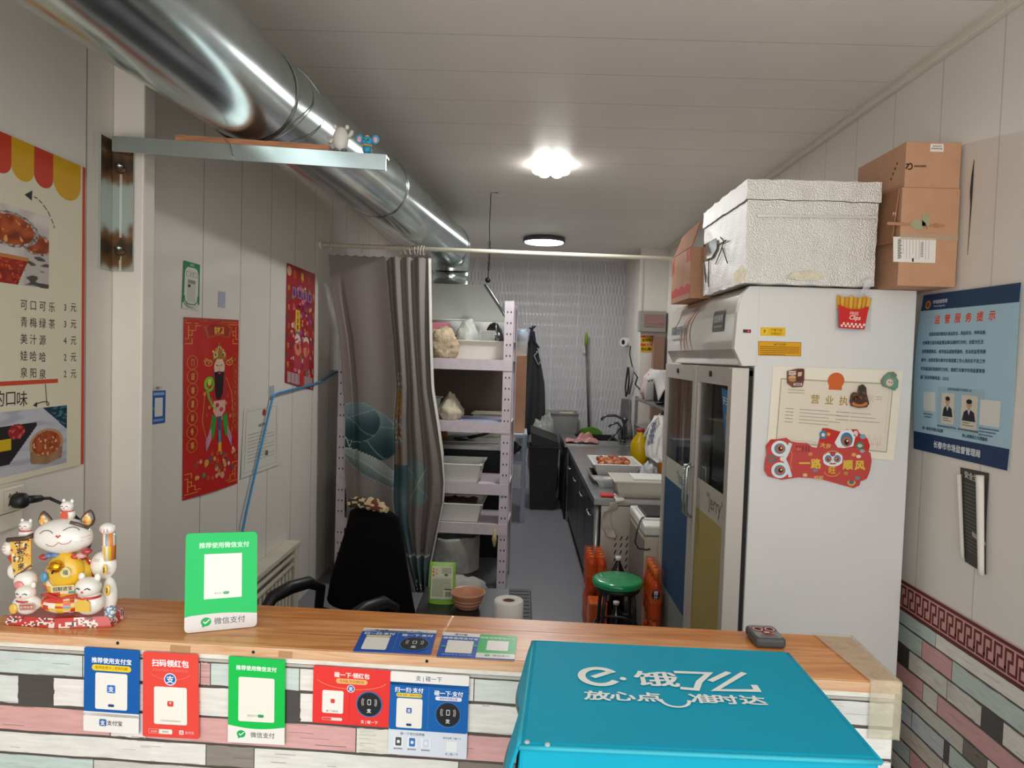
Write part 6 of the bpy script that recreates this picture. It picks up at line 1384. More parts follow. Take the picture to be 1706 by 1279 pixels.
mt = MB(mat('ribbed_mat', (40, 42, 50), .6)); mt.box((-.02, 2.45, ZD+.0005), (.068, 3.05, ZD+.004)); 
for i in range(14): mt.box((-.018, 2.47+i*.042, ZD+.004), (.066, 2.482+i*.042, ZD+.006))
tag(mt.build('rubber_mat'), 'dark ribbed mat along the right edge of the low desk', 'mat')
pp = P(736, 1004, ('Z', ZD)); po = thing('seasoning_pouch', 'green and white stand-up seasoning pouch on the low desk', 'pouch', pp)
def pch(u, v):
    w = .11*(1-.04*v); d = .022*math.sqrt(max(0, 1-v))*(1 if v < .98 else 0)+.001; a = u*2*math.pi
    return pp+Vector((w/2*math.cos(a)*(1 if abs(math.cos(a)) > .99 else 1), -d*math.sin(a), .001+.168*v))
M_POU = mat('green_pouch_film', (136, 188, 66), .3)
MB(M_POU).grid(pch, 32, 12).build('pouch_body', po)
S = Sheet([pp+Vector((-.043, -.0085, .155)), pp+Vector((.043, -.0085, .155)), pp+Vector((.045, -.0245, .024)), pp+Vector((-.045, -.0245, .024))], 90, 134, .0006, M_GLOSS, base='c9cdb4')
for i in range(14): S.disc(8+(i*13) % 26, 12+(i*7) % 30, 4, 3, ('c8643c', 'd8a070')[i % 2], 1+i*.05)
for i in range(4): S.tiny(42, 84, 10+6*i, 3, '6a7058', 2, i)
S.disc(62, 36, 8, 5, '6a5a44', 2); S.line([(4, 48), (86, 48)], .8, '9aa084', 2)
for i in range(14): S.tiny(5, 84 if i < 8 else 52, 54+5.2*i, 2.4, '6f755c', 2, i)
S.rect(56, 92, 86, 97, '5a604c', 2); S.rect(60, 102, 84, 124, 'b4b8a0', 2); 
for i in range(7): S.line([(62+3*i, 104), (62+3*i, 122)], 1.1, '4a4e42', 3)
S.done('pouch_label', parent=po)
pb = P(779, 1012, ('Z', ZD)); M_BOWL = mat('tan_bowl_plastic', (196, 140, 112), .35)
b = MB(M_BOWL); b.lathe([(0, .001), (.042, .001), (.046, .006), (.066, .058), (.071, .066), (.068, .067), (.062, .058), (.042, .010), (0, .008)], pb, 40)
for z, r in ((.022, .0535), (.036, .0585)): b.lathe([(r, z-.002), (r+.0016, z), (r, z+.002)], pb, 40)
bo_ = tag(b.build('bowl'), 'tan plastic bowl beside the green pouch on the low desk', 'bowl')
pr = P(846, 1050, ('Z', ZD)); ro = thing('paper_roll', 'white paper roll with a brown core standing on the low desk', 'paper roll', pr)
MB(mat('tissue_paper', (222, 218, 210), .9)).lathe([(.022, .001), (.053, .001), (.0545, .004), (.0545, .112), (.052, .116), (.025, .116), (.022, .11), (.022, .001)], pr, 40).build('roll', ro)
MB(mat('brown_core', (112, 70, 52), .8)).lathe([(.0215, .003), (.0215, .113), (.0195, .113), (.0195, .06), (0, .06)], pr, 28).build('core', ro)
MB(mat('tissue_paper')).grid(lambda u, v: pr+Vector((.0555*math.cos(3.4+u*.6)-.002*v, .0555*math.sin(3.4+u*.6), .116-.1*v)), 8, 6).build('loose_sheet', ro, solid=.0008)
# ---------------------------------------------------------------- back of the room, left part
tr_ = thing('blue_slotted_table', 'small pale blue slotted-angle table by the back of the rack', 'table', (-.2, 7.1, 0))
M_PBL = mat('pale_blue_steel', (176, 188, 206), .5)
for x in (-.55, .06):
    for y in (6.85, 7.38): MB(M_PBL).box((x-.02, y-.003, 0), (x+.02, y+.003, .86)).box((x+.017, y-.03, 0), (x+.02, y+.03, .86)).build('leg', tr_)
for z in (.84, .58): MB(M_PBL).box((-.58, 6.84, z-.02), (.085, 7.4, z+.012)).build('shelf_board', tr_)
b = MB(mat('dark_blue_bag', (38, 40, 58), .5)); b.ell((-.1, 7.1, .685), (.13, .12, .07), 18, fn=lambda p: p*(1+.2*nz(p.x*2, p.y*2, p.z*2))); tag(b.build('dark_bundle'), 'dark blue bundle on the lower board of the pale blue table', 'bundle')
carton('cardboard_box', 'plain brown carton on the pale blue table behind the hanging apron', -.12, .06, 7.0, 7.36, .853, 1.62)
t = thing('glass_jar', 'clear jar on top of the carton beside the apron', 'jar', (.02, 7.15, 1.622)); b = MB(mat('jar_glass', (206, 214, 216), .08, alpha=.45)); b.lathe([(0, 0), (.06, 0), (.065, .01), (.065, .22), (.055, .25), (.058, .27)], (.0, 7.15, 1.622), 28); b.build('jar_body', t)
MB(mat('blue_contents', (92, 104, 128), .5)).lathe([(0, .14), (.06, .14), (.06, .25), (0, .26)], (.0, 7.15, 1.622), 24).build('contents', t)
ap = thing('apron', 'dark apron hanging by its tied strings on the back wall', 'apron', (.13, 8.35, 1.0))
pk = P(887, 546, ('Y', 8.45)); M_APR = mat('dark_apron_cloth', (52, 53, 54), .85, 0, .1, 20, bump=.3, bs=20)
ZA = [(546, 884, 890), (575, 880, 894), (600, 876, 900), (640, 868, 907), (680, 864, 908), (722, 862, 907)]
def apr(u, v):
    y = 552+(724-552)*v; l = lerp_tab([(a, b_) for a, b_, c_ in ZA], y); r = lerp_tab([(a, c_) for a, b_, c_ in ZA], y)
    p = P(l+(r-l)*u, y, ('Y', 8.45)); p.y += .035*math.sin(u*11+v*2)*(.2+v); return p
MB(M_APR).grid(apr, 30, 30).build('cloth', ap, solid=.006)
for pts in (((882, 546), (886, 548), (892, 543)), ((886, 546), (889, 566), (898, 580)), ((886, 546), (884, 560), (880, 575))): MB(mat('navy_string', (48, 46, 72), .8)).tube([P(x, y, ('Y', 8.43)) for x, y in pts], .012, 6).build('string', ap)
MB(mat('pale_trim', (190, 188, 184), .8)).tube([P(x, y, ('Y', 8.40)) for x, y in ((893, 586), (898, 584), (890, 592), (896, 606), (901, 602), (897, 608))], .006, 5).build('trim_cord', ap)
MB(M_DKMET).cyl((pk.x, 8.44, pk.z+.02), (pk.x, YB, pk.z+.02), .008, n=8).build('hook', ap)
wb = thing('rubbish_bin', 'tall black rubbish bin at the end of the aisle', 'bin', (.25, 7.55, 0))
M_BIN = mat('black_bin_plastic', (34, 35, 36), .5)
b = MB(M_BIN); tub(b, .115, .43, 7.38, 7.74, .002, .66, .03, .01, .02); b.build('bin_body', wb)
for i in range(3): MB(M_BIN).box((.16+i*.08, 7.395, .1), (.19+i*.08, 7.41, .62)).build('body_rib', wb)
lid_ = MB(M_BIN); q = [P(x, y, ('Y', 7.45)) for x, y in ((884, 720), (930, 737), (932, 748), (885, 742))]; lid_.add(q+[p+Vector((0, .3, .05)) for p in q], [[0, 1, 2, 3], [7, 6, 5, 4], [0, 4, 5, 1], [1, 5, 6, 2], [2, 6, 7, 3], [3, 7, 4, 0]]); lid_.build('tilted_lid', wb)
bx = thing('storage_tub', 'clear tub with a pale yellow sheet by the back wall', 'tub', (.45, 8.2, 0)); 
b = MB(mat('smoky_plastic', (150, 150, 150), .25, alpha=.7)); tub(b, .33, .68, 8.06, 8.5, .55, .42, .05); b.build('tub', bx); MB(mat('pale_yellow_paper', (208, 206, 160), .8)).add([P(x, y, ('Y', 8.2)) for x, y in ((933, 686), (955, 686), (954, 704), (930, 703))], [[0, 1, 2, 3]]).build('paper', bx, solid=.01)
MB(M_PBL).box((.31, 8.05, 0), (.69, 8.5, .545), .01).build('base_crate', bx)
bag('rubbish_sack', 'tall crumpled pale grey plastic sack slumped behind the black rubbish bin', (.29, 7.885, .001), (.16, .10, .60), 31, mat('grey_sack', (146, 148, 142), .4, 0, .15, 10, bump=.5, bs=20), T=Matrix(), cat='sack', amp=.3)
bm_ = thing('broom', 'broom with a green head and grey handle standing against the back wall', 'broom', (.78, 8.5, .6))
h0, h1 = P(976.5, 572, ('Y', 8.5)), P(981, 714, ('Y', 8.5)); hd_ = P(983, 720, ('Y', 8.5))
MB(mat('grey_handle', (120, 112, 116), .4, .4)).tube([h0, h1], .013, 12).build('handle', bm_); MB(mat('lime_plastic', (130, 165, 40), .4)).tube([h0+Vector((0, 0, -.03)), h0+Vector((0, 0, .09)), h0+Vector((-.003, 0, .13))], [.018, .02, .008], 12).build('grip', bm_)
M_GRN = mat('green_broom_plastic', (86, 140, 30), .4)
MB(M_GRN).prism([(-.15, -.04), (.15, -.04), (.145, .0), (.10, .045), (.03, .065), (-.03, .065), (-.10, .045), (-.145, 0)], hd_+Vector((0, .03, 0)), (1, 0, 0), (0, 0, 1), .05).build('broom_head', bm_, bevel=.008)
b = MB(mat('black_bristles', (30, 32, 32), .9))
for i in range(15): b.tube([hd_+Vector((-.14+.02*i, .005, -.04)), hd_+Vector((-.155+.022*i, .0, -.13-.01*math.sin(i)))], [.012, .010], 5)
b.build('bristles', bm_, m=None)['kind'] = 'stuff'
MB(M_WPLAS).box((h0.x-.02, 8.51, h0.z-.12), (h0.x+.02, YB, h0.z-.08)).build('wall_clip', bm_)
# ---------------------------------------------------------------- back of the room, right part
bx0, bx1, by0, by1, ZB = .485, 1.46, 4.42, 7.0, .74
wk = thing('workbench', 'long stainless kitchen workbench with black fronts along the right wall', 'workbench', (.97, 5.7, 0))
MB(M_STAIN).box((bx0, by0, ZB-.045), (bx1, by1, ZB), .004).build('bench_top', wk)
for y in (by0+.03, by1-.04):
    for x in (bx0+.025, bx1-.03): MB(M_STAIN).tube([(x, y, 0), (x, y, ZB-.045)], .02, 14).build('leg', wk)
for i in range(4):
    y0 = by0+.06+i*.62; d = MB(mat('black_front', (36, 37, 40), .35)).box((bx0+.012, y0, .10), (bx0+.03, y0+.61, ZB-.05), .003).build('door', wk)
    MB(M_STAIN).tube([(bx0+.01, y0+.08, .60), (bx0-.012, y0+.08, .60), (bx0-.012, y0+.24, .60), (bx0+.01, y0+.24, .60)], .006, 8).build('handle', d)
MB(M_DKMET).box((bx0+.03, by0+.06, .08), (bx1, by1-.06, .10)).build('lower_shelf', wk)
pn = MB(mat('pale_side_panel', (206, 200, 190), .5)); pn.box((bx0+.05, by0+.004, .06), (bx0+.30, by0+.02, ZB-.048)); o = pn.build('end_panel', wk)
b = MB(M_BLACK)
for i in range(5):
    for j in range(5): b.tube([(bx0+.14+i*.036, by0+.003, .30+j*.045), (bx0+.152+i*.036, by0+.003, .325+j*.045)], .0035, 6)
b.build('vent_slots', o)
fz = thing('chest_freezer', 'white chest freezer beside the fridge with a black scale on it', 'freezer', (1.08, 4.14, 0))
fx_0, fx_1, fy_0, fy_1 = .715, 1.46, 3.87, 4.395
MB(mat('freezer_body', (208, 196, 182), .4)).box((fx_0, fy_0, .02), (fx_1, fy_1, .645), .012).build('body', fz)
MB(M_WPLAS).box((fx_0-.008, fy_0-.01, .652), (fx_1, fy_1, .71), .012).build('lid', fz)
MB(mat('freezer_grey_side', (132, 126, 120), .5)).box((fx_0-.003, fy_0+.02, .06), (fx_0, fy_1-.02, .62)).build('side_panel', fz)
sk = thing('kitchen_scale', 'flat black kitchen scale on top of the chest freezer', 'scale', (.87, 4.14, .711))
MB(M_WPLAS).box((.728, 3.99, .7115), (1.02, 4.30, .722), .004).build('base', sk); MB(M_BLACK).box((.738, 4.005, .722), (1.01, 4.29, .733), .006).build('plate', sk)
cpts = [(.735, 4.02, .72), (.715, 4.0, .718), (.69, 3.92, .712), (.665, 3.85, .68), (.655, 3.845, .62), (.675, 3.845, .585), (.72, 3.845, .58), (.74, 3.845, .585)]
MB(M_BLACK).tube(cpts, .0045, 8).build('cord', sk)
# sink stand with taps
sn = thing('sink_stand', 'dark sink stand at the far end of the workbench', 'sink', (.85, 7.4, 0))
MB(M_STAIN).box((.46, 7.01, .72), (1.22, 7.36, .76), .004).box((.46, 7.36, .72), (.62, 8.0, .76)).box((1.05, 7.36, .72), (1.22, 8.0, .76)).build('sink_top', sn)
MB(mat('dark_basin', (60, 60, 62), .35, .6)).box((.62, 7.36, .50), (1.05, 8.0, .51)).box((.62, 7.36, .51), (.63, 8.0, .755)).box((1.04, 7.36, .51), (1.05, 8.0, .755)).box((.63, 7.99, .51), (1.04, 8.0, .755)).build('basin', sn)
for x in (.49, 1.19):
    for y in (7.04, 7.96): MB(M_DKMET).tube([(x, y, 0), (x, y, .72)], .018, 10).build('leg', sn)
MB(mat('black_front')).box((.47, 7.03, .08), (.48, 7.95, .70)).build('side_front', sn)
fa = thing('sink_tap', 'dark swan-neck taps over the sink', 'tap', P(1040, 738, ('Y', 7.25)))
T_ = ('Y', 7.25); M_TAP = mat('dark_tap_metal', (88, 88, 90), .3, .9)
for pts, r in ((((1038, 736), (1039, 722), (1040, 706), (1036, 697), (1025, 692), (1010, 692), (1004, 696), (1002, 700)), .014), (((1035, 736), (1035, 712), (1029, 704), (1020, 706), (1014, 711)), .012), (((1033, 714), (1022, 726), (1013, 733)), .010), (((1041, 736), (1043, 715), (1042, 698)), .014)):
    MB(M_TAP).tube([P(x, y, T_) for x, y in pts], r, 10).build('spout', fa)
MB(M_TAP).ell(P(1042, 699, T_), (.03, .025, .025), 14).build('tap_body', fa); MB(M_TAP).cyl((P(1038, 736, T_).x, 7.25, .761), P(1038, 732, T_), .03, n=16).build('tap_base', fa)
# crumpled pink cloth
def cloth(name, label, cat, cx, cy, z, sx, sy, h, m, seed):
    b = MB(m); b.grid(lambda u, v: Vector((cx+(u-.5)*sx+.03*nz(v*4, seed), cy+(v-.5)*sy, z+.004+h*abs(nz(u*3.2+seed, v*3.2))*(.4+1.6*math.sin(math.pi*u)*math.sin(math.pi*v))+.25*h*abs(nz(u*9, v*9, seed)))), 34, 26)
    return tag(b.build(name, solid=.006), label, cat)
cloth('pink_bundle', 'crumpled pink bag on the near corner of the sink stand', 'bag', .64, 7.12, .762, .32, .20, .09, mat('pink_film', (176, 122, 116), .5, 0, .25, 14, bump=.5, bs=30), 3)
# food tray stack on the bench
Tm = Matrix()
pt = P(1020, 790, ('Z', .80))
ft = tray('food_tray', 'white tray of orange marinated meat on the steel workbench', .545, .87, 4.98, 5.42, .790, .075, M_WPLAS, T=Tm)
b = MB(amat('marinated_meat_surface', rough=.45)); rnd = random.Random(6)
for i in range(70):
    c_ = Vector((rnd.uniform(.615, .80), rnd.uniform(5.06, 5.34), .838+rnd.uniform(0, .04))); k0 = len(b.f); b.col(rnd.choice(['b8673c', '9c4a26', 'c8794a', 'a85a34', 'd08a5a']))
    s = rnd.uniform(.016, .025); b.ell(c_, (s*1.4, s, s*.8), 10, fn=lambda p: p*(1+.3*nz(p.x*2+i, p.y*2, p.z*2)))
tag(b.build('marinated_meat'), 'heap of orange marinated meat pieces in the white food tray', 'meat', kind='stuff')
t = tray('steel_tray', 'shallow steel tray under the white food tray', .535, .84, 4.95, 5.38, .741, .035, M_STAIN, T=Tm)
t = thing('clear_tray', 'clear plastic tray holding a wrapped roll under the food tray', 'tray', (.66, 4.84, .741)); b = MB(M_CLEAR); tub(b, .535, .80, 4.785, 4.92, .7415, .05, .03); b.build('tub', t)
b = MB(mat('wrapped_roll_film', (214, 206, 194), .3)); b.tube([(.59, 4.852, .778), (.68, 4.852, .779), (.74, 4.852, .778)], [.024, .026, .022], 14); tag(b.build('wrapped_roll'), 'pale wrapped roll in the clear tray on the workbench', 'roll')
b = MB(mat('red_plastic', (200, 44, 44), .4)); b.box((.535, 4.46, .7405), (.625, 4.56, .752), .003); tag(b.build('red_lid'), 'flat red plastic lid at the front of the workbench', 'lid')
t = thing('container', 'large milky container with white papers on it at the front of the workbench', 'container', (.78, 4.53, .741)); b = MB(mat('milky_plastic', (206, 198, 184), .35)); tub(b, .625, .97, 4.44, 4.76, .741, .10, .03); b.build('tub', t); MB(mat('milky_lid', (196, 190, 178), .35)).box((.63, 4.445, .845), (.965, 4.755, .853), .003).build('lid', t)
b = MB(mat('white_paper', (214, 212, 208), .8)); b.box((.74, 4.47, .854), (.95, 4.70, .862), .001); tag(b.build('paper_pad'), 'white paper pad on top of the milky container', 'paper')
bag('clear_bag', 'bundle of thin clear bags beside the milky container', (.905, 4.87, .742), (.065, .06, .10), 17, mat('thin_bag_film', (190, 192, 196), .2, 0, .1, 20, bump=.7, bs=40, alpha=.8), T=Matrix(), amp=.35)
b = MB(mat('white_strip_cloth', (200, 196, 186), .85)); b.grid(lambda u, v: Vector(((.60, .565, .545, .55, .56)[min(4, int(v*4.99))]+.06*u+.016*math.sin(v*7), (4.50 if v < .15 else 4.395-.02*math.sin(v*6+u*2)), (.748 if v < .1 else .76-.26*(v-.1)/.9))), 6, 30); tag(b.build('cloth_strip', solid=.003), 'white cloth strip hanging over the front edge of the workbench', 'cloth')
# bottles and pan on the bench
def bottle(name, label, x, y, z, r, h, m, capm, cat='bottle', group=None):
    t = thing(name, label, cat, (x, y, z), group=group)
    MB(m).lathe([(0, .001), (r*.9, .001), (r, r*.2), (r, h*.62), (r*.9, h*.7), (r*.36, h*.88), (r*.34, h*.94), (0, h*.94)], (x, y, z), 24).build('bottle_body', t)
    MB(capm).lathe([(0, h*.93), (r*.40, h*.93), (r*.40, h), (0, h)], (x, y, z), 18).build('cap', t); return t
M_OIL = mat('yellow_oil', (206, 170, 10), .25); M_RCAP = mat('red_cap', (176, 40, 34), .4)
p = P(1074, 788, ('Z', ZB)); bottle('oil_jug', 'yellow oil jug standing on the workbench behind the food tray', .965, 5.60, ZB+.001, .075, .33, M_OIL, M_RCAP)
bottle('sauce_bottle', 'orange sauce bottle at the fridge end of the workbench', 1.10, 5.35, ZB+.001, .035, .28, mat('orange_sauce', (214, 120, 30), .3), mat('orange_cap', (200, 110, 30), .4))
t = thing('frying_pan', 'dark frying pan with a long handle on the workbench behind the container', 'pan', (1.05, 5.0, ZB)); MB(M_BLACK).lathe([(0, .002), (.10, .002), (.135, .045), (.13, .045), (.097, .01), (0, .01)], (1.06, 5.06, ZB), 32).build('pan_body', t); MB(M_BLACK).tube([(.975, 5.02, ZB+.04), (.94, 5.0, ZB+.07), (.895, 4.99, ZB+.12)], [.014, .013, .012], 10).build('handle', t)
bb = MB(M_RCAP).ell((.905, 5.45, ZB+.03), (.03, .03, .028), 14); tag(bb.build('tomato'), 'small red round thing beside the oil jug', 'fruit')
# rack over the bench and what it carries
rk2 = thing('bench_rack', 'dark steel shelf rack standing on the workbench against the right wall', 'rack', (1.3, 6.0, ZB))
for x in (1.135, 1.46):
    for y in (5.25, 6.88): MB(M_STAIN).box((x-.014, y-.014, ZB), (x+.014, y+.014, 1.26)).build('leg', rk2)
for z in (1.235, .98): MB(M_STAIN).box((1.12, 5.23, z-.012), (1.475, 6.9, z+.012), .003).build('shelf_board', rk2)
bag('pink_white_bag', 'pink and white bag standing at the far end of the bench rack', (1.26, 6.70, 1.249), (.11, .13, .17), 9, mat('pink_white_film', (206, 178, 178), .5, 0, .2, 9), T=Matrix(), amp=.2)
t = thing('rice_cooker', 'round black rice cooker on the bench rack under a white towel', 'rice cooker', (1.28, 5.95, 1.249)); MB(M_BLACK).lathe([(0, 0), (.13, 0), (.155, .03), (.16, .17), (.14, .23), (.05, .255), (0, .256)], (1.28, 5.95, 1.249), 36).build('body', t); MB(M_STAIN).lathe([(.161, .165), (.164, .17), (.161, .178)], (1.28, 5.95, 1.249), 36).build('rim', t)
bottle('cleaner_bottle', 'white bottle with a red label between the pink bag and the cooker', 1.17, 6.42, 1.249, .04, .24, mat('white_bottle_plastic', (216, 210, 206), .3), M_RCAP)
b = MB(mat('white_towel', (222, 220, 216), .95, bump=.3, bs=60)); b.grid(lambda u, v: Vector((1.10+.34*u, 5.62+.55*v, 1.525+.012*nz(u*4, v*4)-(.12+.05*nz(v*5, 2))*max(0, .12-u)*6-.22*max(0, .3-v)*2.2)), 24, 24); tag(b.build('towel', solid=.012), 'white towel draped over the rice cooker on the bench rack', 'towel')
def hung(name, label, px_, Y, m, seed):
    """a bag gathered at its top and fuller below, hung at the given place"""
    t = thing(name, label, 'bag', P(px_[0][0], px_[-1][1], ('Y', Y)))
    def f(u, v):
        i = v*(len(px_)-1); k = min(int(i), len(px_)-2); w = i-k; l = px_[k][0]+(px_[k+1][0]-px_[k][0])*w; r = px_[k][2]+(px_[k+1][2]-px_[k][2])*w; y = px_[k][1]+(px_[k+1][1]-px_[k][1])*w
        a = 2*math.pi*u; p = P((l+r)/2+(r-l)/2*math.cos(a), y, ('Y', Y)); p.y += -(.02+.07*v)*math.sin(a)*(1+.3*math.sin(a*5+seed)); return p
    MB(m).grid(f, 40, 20).build('bag_body', t); return t
M_BAGW = mat('white_bag_film', (224, 222, 220), .35, 0, .05, 20, bump=.6, bs=30)
hb = hung('shopping_bag', 'white carrier bag with blue lettering hanging in front of the bench rack', [(1090, 692, 1108), (1084, 705, 1110), (1078, 725, 1110), (1074, 745, 1110), (1076, 760, 1110), (1088, 768, 1108)], 5.05, M_BAGW, 2)
S = Sheet(on([(1082, 704), (1098, 698), (1094, 742), (1076, 748)], ('Y', 4.955)), 40, 60, .002, M_PRINT, base=None)
for i in range(4): S.text('谢谢惠顾'[i], 20-i*2, 8+13*i, 13, '56607e', 1, bold=.03, rot=-12)
S.done('bag_print', parent=hb)
MB(M_BAGW).tube([P(1072, 728, ('Y', 5.0)), P(1082, 708, ('Y', 5.0)), P(1094, 696, ('Y', 5.0)), P(1100, 690, ('Y', 5.15))], .006, 8).build('bag_handle', hb)
MB(M_DKMET).tube([(1.02, 5.15, P(1098, 690, ('Y', 5.15)).z), (1.13, 5.24, 1.245)], .006, 8).build('bag_hook', hb)
bag('striped_bag', 'small black bag clipped under the bench rack near the hanging carrier bag', (1.13, 5.45, 1.10), (.05, .05, .06), 5, M_BLACK, T=Matrix())
# on the right-hand post and wall
BX = 7.40
eb = thing('fuse_box', 'grey fuse box with a brown window on the back right post', 'fuse box', P(1084, 540, ('Y', BX)))
q0, q1 = P(1063, 518, ('Y', BX)), P(1106, 554, ('Y', BX))
MB(mat('fuse_box_grey', (158, 152, 144), .5)).box((q0.x, BX-.09, q1.z), (q1.x, BX-.001, q0.z), .006).build('box_case', eb)
MB(mat('fuse_box_inset', (150, 122, 112), .4)).box((q0.x+.05, BX-.094, q1.z+.05), (q1.x-.02, BX-.09, q0.z-.035), .002).build('window_frame', eb)
MB(mat('fuse_window', (158, 116, 110), .2)).box((q0.x+.065, BX-.097, q1.z+.085), (q1.x-.025, BX-.094, q0.z-.05)).build('window', eb)
for (y0, y1), s, l in (((558.5, 571), 1, 'upper of two yellow and red warning labels under the fuse box'), ((572, 586.5), 2, 'lower of two yellow and red warning labels under the fuse box')):
    S = Sheet(on([(1067, y0), (1092, y0+.5), (1092, y1), (1067, y1)], ('Y', BX-.001)), 26, 14, .001, M_PRINT, base='d8b02a'); S.rect(0, 0, 26, 4, 'c8502c', 1); S.text('▲注意', 13, 2, 3, 'f0d890', 2); S.text('有电危险' if s == 1 else '当心触电', 13, 8.6, 5.6, '3a3020', 2, bold=.03); S.done('warning_label', l, 'label')
cm = thing('security_camera', 'small white round camera plugged in on the side of the back right post', 'camera', (1.22, 8.0, 1.8))
pc_ = P(1043, 570, ('X', 1.21)); 
MB(M_WPLAS).tube([(1.234, pc_.y, pc_.z), (1.20, pc_.y-.02, pc_.z), (1.17, pc_.y-.06, pc_.z)], [.05, .055, .05], 20).build('body', cm); MB(M_BLACK).ell((1.168, pc_.y-.063, pc_.z), (.02, .02, .028), 14).build('lens', cm)
MB(M_DKMET).tube([P(x, y, ('X', 1.228)) for x, y in ((1050, 576), (1049, 590), (1052, 605), (1056, 620), (1062, 628), (1058, 640), (1066, 648))], .006, 6).build('cord', cm)
X2 = ('X', 1.200)
b = MB(M_BLACK); b.tube([P(x, y, X2) for x, y in ((1046, 612), (1044, 628), (1042, 645), (1043, 660), (1046, 652), (1048, 632), (1047, 612))], .010, 8); tag(b.build('black_strap'), 'black looped strap hanging on the side of the back right post', 'strap')
b = MB(mat('grey_peeler', (150, 146, 156), .4)); b.tube([P(x, y, X2) for x, y in ((1055, 612), (1053, 635), (1048, 655))], [.010, .013, .016], 8); tag(b.build('pale_brush'), 'pale grey brush handle beside the black strap', 'brush')
b = MB(mat('grey_pouch', (112, 110, 110), .6, 0, .25, 8)); q = [P(x, y, ('X', 1.232)) for x, y in ((1039, 664), (1052, 665), (1051, 712), (1036, 712))]; b.add(q+[p-Vector((.03, 0, 0)) for p in q], [[0, 1, 2, 3], [7, 6, 5, 4], [0, 4, 5, 1], [1, 5, 6, 2], [2, 6, 7, 3], [3, 7, 4, 0]]); tag(b.build('wall_pouch', bevel=.01), 'grey pouch hanging low on the side of the back right post', 'pouch')
bag('grey_sack', 'small grey plastic bag on the back corner of the sink stand', (1.15, 7.7, .765), (.075, .12, .13), 14, mat('grey_sack'), T=Matrix())
b = MB(mat('brown_board_sheet', (148, 116, 96), .8)); b.box((1.18, 6.95, 1.249-.0), (1.46, 6.98, 1.95)) if False else b.box((1.36, 7.30, 1.0), (1.47, 7.395, 1.86)); b.box((1.36, 7.29, 1.40), (1.47, 7.30, 1.44)); tag(b.build('board_bundle'), 'brown board standing against the back right post beside the fuse box', 'board')
# ---------------------------------------------------------------- stool and soft drinks
sx_, sy_ = .556, 3.76
st = thing('stool', 'round stool with a glossy green seat and black legs in front of the workbench', 'stool', (sx_, sy_, 0))
MB(mat('green_plastic_seat', (24, 152, 92), .22, coat=.4)).lathe([(0, .405), (.118, .405), (.133, .412), (.137, .425), (.133, .44), (.118, .446), (0, .442)], (sx_, sy_, 0), 48).build('seat', st)
MB(M_BLACK).lathe([(.112, .385), (.119, .385), (.119, .4045), (.112, .4045)], (sx_, sy_, 0), 40).build('seat_ring', st)
for k in range(4):
    a = math.pi/4+k*math.pi/2; c_, s_ = math.cos(a), math.sin(a)
    MB(M_BLACK).tube([(sx_+.10*c_, sy_+.10*s_, .40), (sx_+.115*c_, sy_+.115*s_, .3), (sx_+.13*c_, sy_+.13*s_, .005)], .010, 10).build('leg', st)
MB(M_BLACK).tube([(sx_+.118*math.cos(a), sy_+.118*math.sin(a), .19) for a in [2*math.pi*i/28 for i in range(28)]], .007, 8, closed=True).build('foot_ring', st)
M_ORG = mat('orange_soda', (204, 74, 22), .2, 0, .1, 12); M_OLB = amat('orange_label', rough=.3); M_OCP = mat('orange_soda_cap', (220, 110, 40), .4)
M_FILM = mat('shrink_film', (226, 96, 36), .12, alpha=.16)
def soda_pack(label, x0, y0, nx, ny, nz_, r=.0315, h=.262):
    t = thing('soda_pack', label, 'drinks pack', (x0+nx*r, y0+ny*r, 0))
    for k in range(nz_):
        for j in range(ny):
            for i in range(nx):
                x, y, z = x0+r+i*2*r, y0+r+j*2*r, .002+k*(h+.012)
                o = MB(M_ORG).lathe([(0, 0), (r*.85, 0), (r*.97, .012), (r*.97, .06), (r*.9, .075), (r*.97, .09), (r*.97, .15), (r*.75, .185), (r*.4, .21), (0, .212)], (x, y, z), 18).build('bottle', t)
                MB(M_OCP).lathe([(0, .208), (r*.46, .208), (r*.46, h), (0, h)], (x, y, z), 14).build('cap', o)
                b = MB(M_OLB).col('d8641e'); b.lathe([(r*.99, .09), (r*.99, .15)], (x, y, z), 18); b.build('label', o)
    X0, X1, Y0, Y1, Z1 = x0-.002, x0+2*r*nx+.002, y0-.002, y0+2*r*ny+.002, nz_*(h+.012)
    MB(M_FILM).box((X0, Y0, .001), (X1, Y1, Z1), .012).build('film', t); return t, X0, Y0
t, X0, Y0 = soda_pack('tall shrink-wrapped pack of orange drinks against the fridge doors', .705, 3.60, 1, 4, 2)
for z in (.40, .13):
    S = Sheet([(X0+.004, Y0-.001, z+.05), (X0+.058, Y0-.001, z+.05), (X0+.058, Y0-.001, z-.03), (X0+.004, Y0-.001, z-.03)], 30, 44, .0006, M_GLOSS, base=None); S.disc(13, 20, 12, 14, '2a2630', 1); S.text('橙', 13, 14, 13, 'e8e2ee', 2, bold=.03); S.text('汁', 13, 27, 12, 'e8e2ee', 2, bold=.03); S.done('pack_print', parent=t)
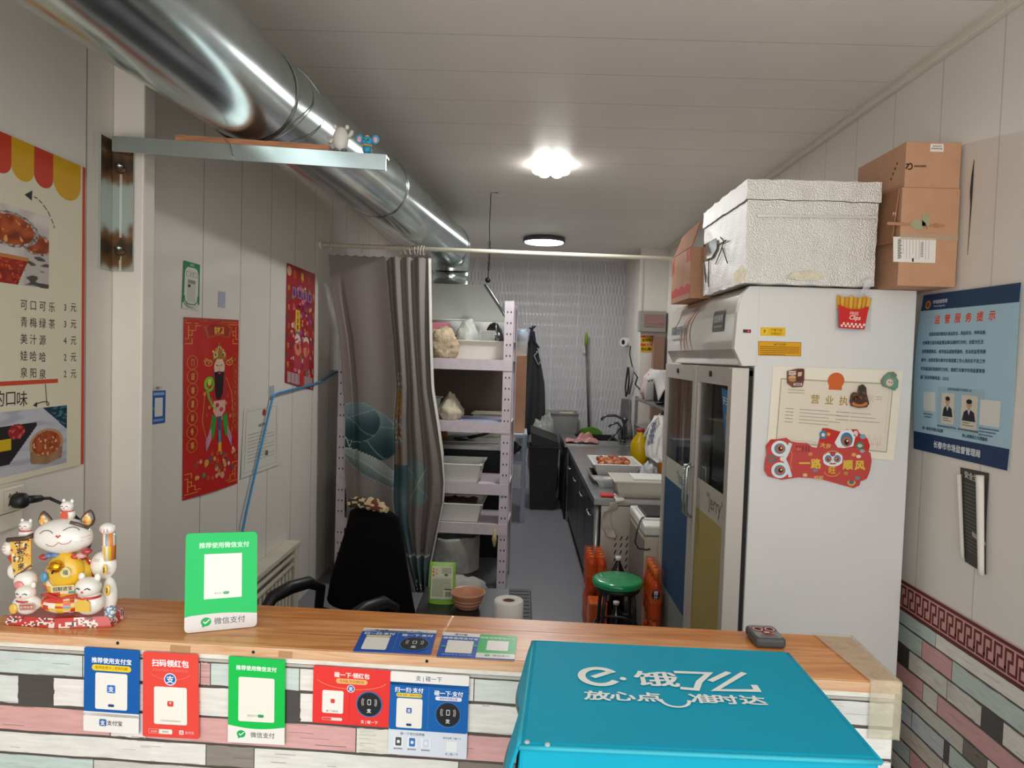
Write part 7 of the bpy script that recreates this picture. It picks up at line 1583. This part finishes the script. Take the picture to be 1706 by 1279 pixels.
soda_pack('low shrink-wrapped pack of orange drinks behind the green stool', .43, 4.14, 2, 4, 2, r=.030, h=.215)
cr = MB(M_BLACK); cr.box((.565, 4.02, 0), (.69, 4.24, .155), .006); tag(cr.build('crate'), 'low black crate behind the green stool', 'crate')
M_COLA = mat('dark_cola', (26, 20, 20), .12); M_WCAP = mat('white_cap', (222, 220, 216), .35)
t = bottle('cola_bottle', 'dark drink bottle with a white cap showing above the green seat', .605, 4.10, .156, .045, .31, M_COLA, M_WCAP)
S = Sheet([(.565, 4.054, .36), (.645, 4.054, .36), (.645, 4.054, .29), (.565, 4.054, .29)], 40, 30, .001, M_GLOSS, base=None); S.arc(20, 15, 12, 7, 150, 400, 1.6, '5a7a9a', 1); S.text('可乐', 20, 15, 10, '9ab0c4', 2, bold=.02, shear=.2); S.done('bottle_print', parent=t)
bottle('cola_bottle', 'dark drink bottle with a white cap under the green stool', .585, 3.98, .001, .045, .24, M_COLA, M_WCAP)
b = MB(mat('orange_packet_film', (208, 96, 40), .3, 0, .15, 12)); b.box((.43, 3.955, .001), (.535, 4.09, .235), .012, 3); tag(b.build('orange_packet'), 'orange packet on the floor under the green stool', 'packet')
b = MB(mat('pale_yellow_stick', (206, 182, 110), .6)); b.tube([(.47, 3.72, .012), (.49, 3.75, .08), (.52, 3.80, .165)], .009, 8); tag(b.build('wooden_stick'), 'pale yellow stick leaning under the green stool', 'stick')
# ---------------------------------------------------------------- shared groups of repeats
for o in list(C.objects):
    if o.parent is None and 'category' in o.keys() and 'group' not in o.keys():
        n = o.name.split('.')[0]; l = o['label']
        g = {'plastic_tray': 'white trays on the lilac rack', 'fridge_magnet': 'magnets on the side of the fridge', 'lion_dance_cutout': 'lion-dance cutouts on the fridge', 'soda_pack': 'packs of orange drinks on the floor',
             'ceiling_lamp': 'ceiling lamps', 'cola_bottle': 'dark drink bottles around the stool', 'warning_label': 'warning labels under the fuse box', 'wall_tag': 'pale tags on the left wall',
             'wall_sticker': 'payment stickers on the left wall', 'toy_figurine': 'toy figurines on the steel arm'}.get(n)
        if g: o['group'] = g
